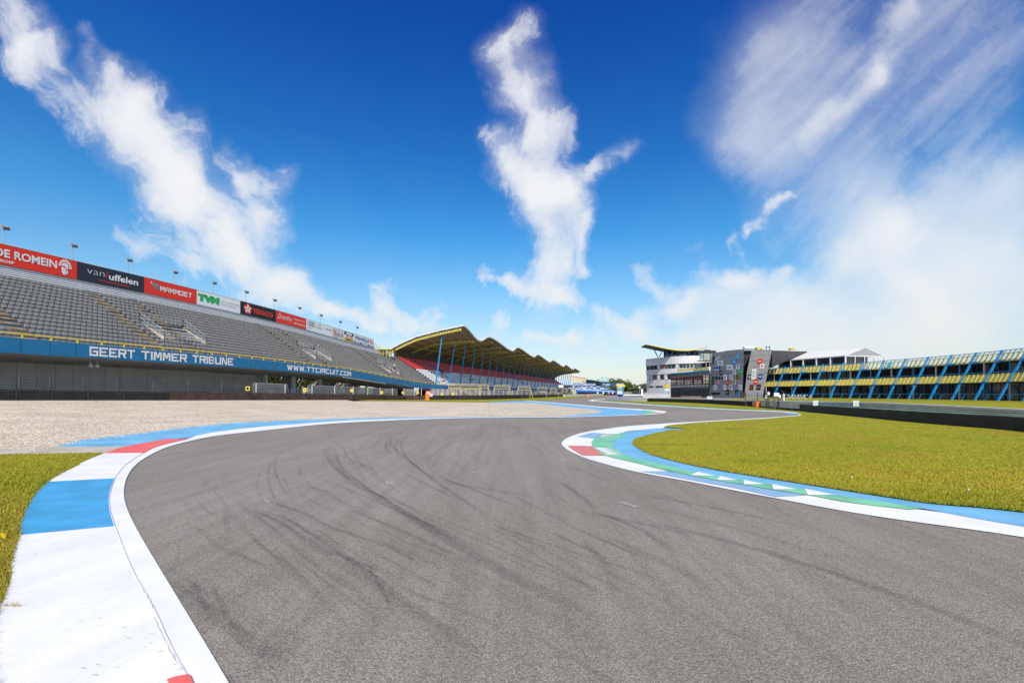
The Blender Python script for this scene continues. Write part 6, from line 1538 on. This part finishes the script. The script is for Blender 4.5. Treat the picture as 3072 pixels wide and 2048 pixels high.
for (x0, y0, x1, y1) in ((1957, 1039, 1974, 1071), (1992, 1045, 1977, 1071), (1998, 1053, 2006, 1070), (2022, 1052, 2009, 1070), (2030, 1052, 2039, 1069), (2057, 1053, 2048, 1069), (2063, 1053, 2073, 1070), (2090, 1052, 2077, 1070)):
    mb = MB(); mb.beam(A(x0, y0, 181), A(x1, y1, 182), .26); mb.build('strut', blue, ws)
mb = MB(); mb.beam(A(2119.5, 1052, 186), A(2119.5, 1033, 186), .06); mb.build('antenna', dgrey, ws)

# ================================================================== SMALL THINGS NEAR THE RIGHT BUILDINGS
def post_sign(x0, x1, y0, y1, Y, lb, txt=None, ink=nblack, legs=True): return flat_sign('notice_board', x0, x1, y0, y1, Y, white, lb, 'sign', txt, ink, posts=(0.0,) if legs else False, group=None)
post_sign(2302.5, 2309, 1176, 1184, 44, 'small square white notice on two dark posts right of the grey building', None)
post_sign(2322, 2337, 1178, 1188.5, 43, 'wide white notice board with an arrow shaped right end', None)
post_sign(2296, 2302, 1185, 1194, 46, 'low white notice with a dark figure, left of the square one', '8', nblack)
post_sign(2336, 2342, 1184, 1192.5, 43.5, 'small low white notice beside the wide board', None)
flat_sign('screen', 2221, 2235, 1176, 1190, 60, nblack, 'square black screen in front of the grey wall', 'screen', lambda mb, w_, h_, mp: mb.face([mp(-w_ * .4, h_ * .1), mp(w_ * .4, h_ * .1), mp(w_ * .4, h_ * .9), mp(-w_ * .4, h_ * .9)]), darkb, posts=(0,))
fe2 = thing('debris_fence', 'short wire fence on tall posts in front of the grey building', 'fence', A(2270, 1212, 50))
pp = [(2237, 1176, 52), (2272, 1177, 50), (2307, 1180, 48), (2351, 1180, 46)]
for px, py, Y in pp: mb = MB(); q = A(px, py, Y); mb.beam(V((q.x, q.y, 0)), q, .07); mb.build('post', dgrey, fe2)
for px, py, Y, dx in ((2307, 1180, 48, -3), (2351, 1180, 46, -6)): mb = MB(); mb.beam(A(px, py, Y), A(px + dx, py - 9, Y), .06); mb.build('post_arm', dgrey, fe2)
mb = MB()
for (a, b) in zip(pp, pp[1:]):
    for k in range(5): mb.beam(A(a[0], a[1] + k * 5 + 1, a[2]), A(b[0], b[1] + k * 5 + 1, b[2]), .018)
mb.build('wires', dgrey, fe2)
gt = thing('gate', 'steel gate frame with pale post right of the notice boards', 'gate', A(2351, 1212, 43)); 
mb = MB()
for a, b in (((2322, 1192), (2322, 1212)), ((2336, 1192), (2336, 1212)), ((2322, 1199), (2350, 1200))): mb.beam(A(*a, 43), A(*b, 43), .05)
mb.build('frame', dgrey, gt); mb = MB(); mb.beam(A(2351, 1181, 43), A(2351, 1213, 43), .12); mb.build('post', lgrey, gt)
# brick apron
mb = MB(); mb.hexa([A(2305, 1210, 49), A(2345, 1211.5, 45), A(2345, 1209, 52), A(2308, 1208, 56)] + [p + UP * .02 for p in (A(2305, 1210, 49), A(2345, 1211.5, 45), A(2345, 1209, 52), A(2308, 1208, 56))]); o = mb.build('paved_apron', mat('brick_red', (.35, .16, .11), .8, .3, 4)); tag(o, kind='structure')
# utility cabinet
t = thing('utility_cabinet', 'pale grey utility cabinet at the foot of the grey building', 'cabinet', A(2129, 1198, 120)); slab(2121, 2137, 1189, 1198.5, 120, 1, lgrey, 'body', t); slab(2120.5, 2137.5, 1188.3, 1189, 119.9, 1.2, white, 'lid', t)
# tables and chairs on the terrace under the pit building
spots_ = [(2362, 1188), (2380, 1188), (2398, 1188), (2416, 1188)]
LB = ['white round terrace table nearest the gate post', 'white round terrace table left of the second leaning column', 'white round terrace table right of the second leaning column', 'white round terrace table, rightmost of the four']
t0 = None
for k, (px, py) in enumerate(spots_):
    Yt = 118 - k * 2; loc = A(px, py, Yt); loc.z = .15
    if t0 is None:
        t0 = thing('terrace_table', LB[0], 'table', loc, 'white tables on the terrace'); mb = MB(); mb.tube([loc + UP * .78, loc + UP * .84], .55, 12); mb.build('table_top', white, t0); mb = MB(); mb.tube([loc, loc + UP * .06, loc + UP * .1, loc + UP * .78], [.3, .28, .05, .05], 8); mb.build('stem', lgrey, t0)
    else: c = copy_tree(t0); c.location = loc; c['label'] = LB[k]
c0 = None; kk = 0
WH = ['left of', 'right of']; TN = ['the nearest table to the gate post', 'the table left of the second leaning column', 'the table right of the second leaning column', 'the rightmost terrace table']
for k, (px, py) in enumerate(spots_):
    for j, d in enumerate((-.95, .95)):
        loc = A(px, py, 118 - k * 2); loc.z = .15; loc.x += d
        lb = 'white terrace chair %s %s' % (WH[j], TN[k])
        if c0 is None:
            c0 = thing('terrace_chair', lb, 'chair', loc, 'white chairs on the terrace'); mb = MB(); mb.box(loc + UP * .46, .44, .44, .05); mb.build('seat', white, c0); mb = MB(); mb.box(loc + V((-.2, 0, .70)), .05, .44, .42); mb.build('backrest', white, c0)
            for a in (-.18, .18):
                for b in (-.18, .18): mb = MB(); mb.beam(loc + V((a, b, 0)), loc + V((a, b, .45)), .05); mb.build('leg', lgrey, c0)
        else: c = copy_tree(c0); c.location = loc; c['label'] = lb; c.rotation_euler = (0, 0, math.pi if d > 0 else 0)
# ================================================================== SKY, SUN, CAMERA
STR, SKY_GAIN, CLOUD = .10, 1.5, 7.7
SUN_EL, SUN_AZ = 45.0, 179.0          # azimuth measured clockwise from +Y (camera direction)
w = bpy.data.worlds.new('World'); w.use_nodes = True
N, L = w.node_tree.nodes, w.node_tree.links
bg = N['Background']; bg.inputs['Strength'].default_value = .12
sky = N.new('ShaderNodeTexSky'); sky.sky_type = 'NISHITA'; sky.sun_disc = False
sky.sun_elevation = rad(SUN_EL); sky.sun_rotation = rad(SUN_AZ); sky.altitude = 0; sky.air_density = 1.0; sky.dust_density = .6; sky.ozone_density = 1.6
def mth(op, a, b_=None, c=None, cl=False):
    n = N.new('ShaderNodeMath'); n.operation = op; n.use_clamp = cl
    for i, x in enumerate((a, b_, c)):
        if x is None: continue
        if isinstance(x, (int, float)): n.inputs[i].default_value = x
        else: L.new(x, n.inputs[i])
    return n.outputs[0]
def vm(op, a, b_=None, sc=None):
    n = N.new('ShaderNodeVectorMath'); n.operation = op
    for i, x in enumerate((a, b_)):
        if x is None: continue
        if isinstance(x, (tuple, list)): n.inputs[i].default_value = x
        else: L.new(x, n.inputs[i])
    if sc is not None:
        if isinstance(sc, (int, float)): n.inputs['Scale'].default_value = sc
        else: L.new(sc, n.inputs['Scale'])
    return n.outputs['Value'] if op in ('LENGTH', 'DOT_PRODUCT') else n.outputs[0]
tc = N.new('ShaderNodeTexCoord'); sp = N.new('ShaderNodeSeparateXYZ'); L.new(tc.outputs['Generated'], sp.inputs[0])
X, Y, Z = sp.outputs
yc = mth('MAXIMUM', Y, .08)
P = N.new('ShaderNodeCombineXYZ')     # tangent plane of the northern sky
L.new(mth('MULTIPLY_ADD', mth('DIVIDE', X, yc), 1.45, 1.536), P.inputs[0]); L.new(mth('MULTIPLY_ADD', mth('DIVIDE', Z, yc), -1.45, 1.178), P.inputs[1])
P = P.outputs[0]
def noise_n(vec, s, d=5, r=.6, dist=0.0, col=False, mp=None):
    n = N.new('ShaderNodeTexNoise'); n.inputs['Scale'].default_value = s; n.inputs['Detail'].default_value = d; n.inputs['Roughness'].default_value = r; n.inputs['Distortion'].default_value = dist
    if mp:
        m = N.new('ShaderNodeMapping'); m.vector_type = 'TEXTURE'; m.inputs['Rotation'].default_value = (0, 0, rad(mp[0])); m.inputs['Scale'].default_value = (1 / mp[1], 1 / mp[2], 1); L.new(vec, m.inputs['Vector']); vec = m.outputs[0]
    L.new(vec, n.inputs['Vector']); return n.outputs['Color'] if col else n.outputs['Fac']
w1 = vm('SCALE', vm('SUBTRACT', noise_n(P, 4.5, 3, .5, 0, True), (.5, .5, .5)), sc=.20)
w2 = vm('SCALE', vm('SUBTRACT', noise_n(P, 17, 5, .65, 0, True), (.5, .5, .5)), sc=.030)
w3 = vm('SCALE', vm('SUBTRACT', noise_n(P, 55, 4, .7, 0, True), (.5, .5, .5)), sc=.028)
W = vm('ADD', vm('ADD', vm('ADD', P, w1), w2), w3)
# strokes of cloud: x0,y0,x1,y1,radius,density   (units of the tangent plane)
ST = [(15, 10, 60, 100, 42, 1.1), (60, 105, 130, 130, 24, 1.0), (40, 130, 70, 170, 24, .6),
 (185, 75, 260, 160, 16, .5), (240, 150, 330, 240, 30, .55), (330, 235, 395, 300, 36, .75), (130, 215, 260, 230, 38, .38), (190, 270, 300, 290, 45, .5), (90, 150, 190, 220, 30, .3),
 (230, 250, 390, 400, 58, 1.2), (330, 290, 420, 450, 62, 1.3), (400, 430, 520, 560, 56, 1.4), (480, 470, 540, 560, 34, .8), (520, 560, 650, 640, 38, 1.3), (640, 640, 760, 705, 25, 1.2), (750, 700, 860, 735, 16, .8), (230, 170, 300, 260, 26, .4),
 (520, 340, 590, 410, 24, .45), (560, 400, 645, 420, 26, 1.0), (570, 440, 620, 500, 32, .95), (600, 500, 650, 545, 26, 1.05),
 (320, 550, 420, 640, 30, .7), (410, 620, 560, 680, 32, .65), (600, 690, 900, 730, 30, .4),
 (870, 630, 882, 690, 22, .8), (870, 690, 960, 745, 17, .75),
 (1205, 50, 1160, 130, 30, .7), (1160, 110, 1185, 220, 36, .95), (1215, 60, 1225, 200, 26, .45), (1195, 220, 1215, 290, 34, 1.0), (1215, 290, 1290, 300, 28, .8), (1130, 320, 1180, 390, 28, .95), (1180, 370, 1240, 430, 38, 1.0), (1230, 320, 1270, 440, 36, 1.0),
 (1290, 420, 1360, 385, 18, .8), (1350, 390, 1445, 352, 20, .6), (1250, 440, 1265, 600, 46, 1.3), (1290, 440, 1330, 520, 30, .7), (1335, 510, 1340, 610, 20, .9), (1265, 600, 1270, 690, 36, 1.1),
 (1095, 615, 1190, 640, 16, .9), (1190, 650, 1300, 700, 22, 1.1), (1300, 690, 1480, 765, 22, .9), (1460, 770, 1700, 800, 34, .6),
 (1475, 605, 1530, 640, 17, .75), (1580, 590, 1700, 640, 20, .6), (1690, 560, 1720, 620, 14, .7), (1700, 640, 1800, 625, 18, .8), (1725, 525, 1800, 460, 12, 1.1), (1480, 720, 1580, 680, 26, .8), (1560, 690, 1780, 680, 46, .75), (1650, 740, 1900, 720, 60, .7), (1900, 780, 2200, 790, 60, .5),
 (2090, 20, 2010, 170, 26, .62), (2010, 170, 1850, 330, 24, .5), (1900, -20, 1740, 130, 75, .40), (1780, 110, 1690, 300, 60, .36), (1900, 130, 1800, 300, 80, .30), (2200, 20, 1980, 300, 110, .42), (1740, 330, 1900, 420, 90, .32), (2352, 80, 2200, 330, 90, .22),
 (2340, 380, 2080, 500, 60, .65), (1960, 590, 2060, 530, 45, .9), (2060, 640, 2120, 700, 40, .8), (2340, 470, 2100, 640, 70, .55), (2000, 500, 2200, 620, 90, .45), (2300, 620, 2100, 740, 60, .7), (2352, 700, 2200, 780, 60, .5), (1780, 500, 2000, 560, 100, .25), (1250, 800, 1800, 790, 45, .45), (1800, 780, 2352, 800, 80, .55), (2000, 700, 2352, 560, 120, .4), (1000, 700, 1250, 740, 30, .35), (950, 760, 1300, 800, 30, .4), (980, 715, 1180, 735, 12, .5), (1080, 670, 1130, 700, 12, .4), (700, 715, 1000, 755, 18, .45), (1230, 790, 1320, 800, 12, .6), (420, 560, 500, 600, 26, .35)]
def density(sts):
    D = None
    for (x0, y0, x1, y1, rr, den) in sts:
        k = 1.3061 / 1000; a = V((x0 * k, y0 * k, 0)); ba = V((x1 * k, y1 * k, 0)) - a; r_ = rr * k
        Wi = W
        if D is not None:
            q_ = N.new('ShaderNodeVectorMath'); q_.operation = 'MULTIPLY_ADD'; L.new(D, q_.inputs[0]); q_.inputs[1].default_value = (1e-7, 1e-7, 1e-7); L.new(W, q_.inputs[2]); Wi = q_.outputs[0]
        pa = vm('SUBTRACT', Wi, tuple(a)); t = mth('MULTIPLY', vm('DOT_PRODUCT', pa, tuple(ba)), 1 / ba.length_squared, cl=True)
        bt = N.new('ShaderNodeVectorMath'); bt.operation = 'SCALE'; bt.inputs[0].default_value = tuple(ba); L.new(t, bt.inputs['Scale'])
        d = vm('SUBTRACT', pa, bt.outputs[0]); d2 = vm('DOT_PRODUCT', d, d); r_ = r_ * 1.12
        e = mth('EXPONENT', mth('MULTIPLY', d2, -1 / (r_ * r_)))
        D = mth('MULTIPLY', e, den) if D is None else mth('MULTIPLY_ADD', e, den, D)
    return D
sx = N.new('ShaderNodeSeparateXYZ'); L.new(P, sx.inputs[0])
rt = N.new('ShaderNodeMapRange'); rt.interpolation_type = 'SMOOTHSTEP'; rt.inputs['From Min'].default_value = 1.65; rt.inputs['From Max'].default_value = 2.1; L.new(sx.outputs[0], rt.inputs['Value']); rt = rt.outputs[0]
def fmix(a, b_, f): return mth('MULTIPLY_ADD', mth('SUBTRACT', b_, a), f, a)
ct = N.new('ShaderNodeMapRange'); ct.interpolation_type = 'SMOOTHSTEP'; ct.inputs['From Min'].default_value = 1.2; ct.inputs['From Max'].default_value = 1.45; L.new(sx.outputs[0], ct.inputs['Value']); ct = ct.outputs[0]
def tri(s, r, d, asp):
    return fmix(fmix(noise_n(W1, s, d, r, .5, mp=(-42, 1.0, asp)), noise_n(W1, s, d, r, .5, mp=(8, 1.0, asp * 1.2)), ct), noise_n(P, s * .7, d, r, .4, mp=(46, 1.0, asp * .8)), rt)
W1 = vm('ADD', P, w1)
n1 = tri(6.5, .66, 4, .20); n2 = tri(18.0, .66, 5, .16); n3 = noise_n(W, 22.0, 5, .7, .6); fib = n1
tex = mth('ADD', mth('ADD', n1, mth('MULTIPLY', n2, .65)), mth('MULTIPLY', n3, .35))       # mean about 1.0
TEXP = mth('MULTIPLY_ADD', mth('SUBTRACT', tex, 1.0), mth('MULTIPLY_ADD', rt, -2.2, 3.8), mth('MULTIPLY_ADD', rt, .10, -.30))
hz = mth('EXPONENT', mth('MULTIPLY', mth('MAXIMUM', Z, 0), -7.5))
zr = N.new('ShaderNodeValToRGB'); L.new(mth('MAXIMUM', Z, 0), zr.inputs['Fac']); e = zr.color_ramp.elements
e[0].position = 0; e[0].color = (.66, .68, .71, 1); e[1].position = .62; e[1].color = (.0, .26, .80, 1)
for p_, c_ in ((.10, (.55, .69, .76)), (.20, (.25, .68, .86)), (.30, (.03, .58, .90)), (.44, (.0, .41, .84))):
    k = e.new(p_); k.color = (*c_, 1)
mx = N.new('ShaderNodeMix'); mx.data_type = 'RGBA'; mx.blend_type = 'MULTIPLY'; mx.inputs[0].default_value = 1
L.new(sky.outputs[0], mx.inputs[6]); L.new(zr.outputs[0], mx.inputs[7])
SK = vm('SCALE', mx.outputs[2], sc=SKY_GAIN)
cc = N.new('ShaderNodeMix'); cc.data_type = 'RGBA'; L.new(hz, cc.inputs[0]); cc.inputs[6].default_value = tuple(q * CLOUD for q in (1, 1.01, 1.03)) + (1,); cc.inputs[7].default_value = tuple(q * CLOUD for q in (.90, .90, .84)) + (1,)
def shade(al, str_=STR):
    cm = N.new('ShaderNodeMix'); cm.data_type = 'RGBA'; L.new(al, cm.inputs[0]); L.new(SK, cm.inputs[6]); L.new(cc.outputs[2], cm.inputs[7])
    g = N.new('ShaderNodeBackground'); g.inputs['Strength'].default_value = str_; L.new(cm.outputs[2], g.inputs['Color']); return g.outputs[0]
def mixs(f, a, b_):
    m = N.new('ShaderNodeMixShader'); L.new(f, m.inputs[0]); L.new(a, m.inputs[1]); L.new(b_, m.inputs[2]); return m.outputs[0]
edges = [-9, .45, .80, 1.25, 1.75, 2.15, 2.6, 9]
allst = [(x0, y0, x1, y1, rr, den) for (x0, y0, x1, y1, rr, den) in ST]
cur = None
for k in range(len(edges) - 1):
    lo, hi = edges[k], edges[k + 1]
    sub = [q for q in allst if max(q[0], q[2]) * 1.3061e-3 + q[4] * 1.3061e-3 * 2.6 + .10 > lo and min(q[0], q[2]) * 1.3061e-3 - q[4] * 1.3061e-3 * 2.6 - .10 < hi]
    dd = density(sub); msk = N.new('ShaderNodeMapRange'); msk.interpolation_type = 'SMOOTHSTEP'; msk.inputs['From Min'].default_value = .02; msk.inputs['From Max'].default_value = .34; L.new(dd, msk.inputs['Value'])
    dn = mth('MULTIPLY', mth('MAXIMUM', mth('ADD', dd, TEXP), 0), msk.outputs[0])
    al = mth('SUBTRACT', 1, mth('EXPONENT', mth('ADD', mth('MULTIPLY', dn, mth('MULTIPLY_ADD', rt, .14, -.72)), mth('MULTIPLY', dd, mth('MULTIPLY_ADD', rt, -.08, -.46)))))
    al = mth('MAXIMUM', al, mth('MULTIPLY', hz, mth('MULTIPLY_ADD', fib, .5, .40)))
    g = shade(al)
    cur = g if cur is None else mixs(mth('GREATER_THAN', sx.outputs[0], lo), cur, g)
ve = noise_n(tc.outputs['Generated'], 2.2, 5, .6, .6, mp=(30, 1, 3)); ve = mth('MULTIPLY', mth('SUBTRACT', ve, .32), 2.6, cl=True)  # added cirrus veil behind the camera, whitens the blue sky light
back = shade(mth('MAXIMUM', ve, hz))
isf = mth('MULTIPLY', mth('GREATER_THAN', Y, .18), mth('GREATER_THAN', Z, -.02))
fin = mixs(isf, back, cur)
L.new(fin, N['World Output'].inputs['Surface'])

sl = bpy.data.lights.new('sun', 'SUN'); sl.energy = 4.0; sl.angle = rad(.55); sl.color = (1, .91, .78)
so = bpy.data.objects.new('sun', sl); C.objects.link(so)
az, el = rad(SUN_AZ), rad(SUN_EL); dirn = V((math.sin(az) * math.cos(el), math.cos(az) * math.cos(el), math.sin(el)))
so.rotation_euler = dirn.to_track_quat('Z', 'Y').to_euler()
cam = bpy.data.cameras.new('camera'); co = bpy.data.objects.new('camera', cam); C.objects.link(co)
co.location = (0, 0, EYE); co.rotation_euler = (rad(90), 0, 0)
cam.sensor_width = 36; cam.lens = 36 * F / 3072; cam.shift_x = 0; cam.shift_y = (H - 1024) / 3072; cam.clip_start = .05; cam.clip_end = 12000
w.cycles.sampling_method = 'MANUAL'; w.cycles.sample_map_resolution = 256
bpy.context.scene.world = w
sc_ = bpy.context.scene; sc_.camera = co
sc_.view_settings.view_transform = 'Standard'; sc_.view_settings.look = 'None'; sc_.view_settings.exposure = .25; sc_.view_settings.gamma = 1
sc_.cycles.max_bounces = 5; sc_.cycles.transparent_max_bounces = 32; sc_.cycles.use_denoising = True
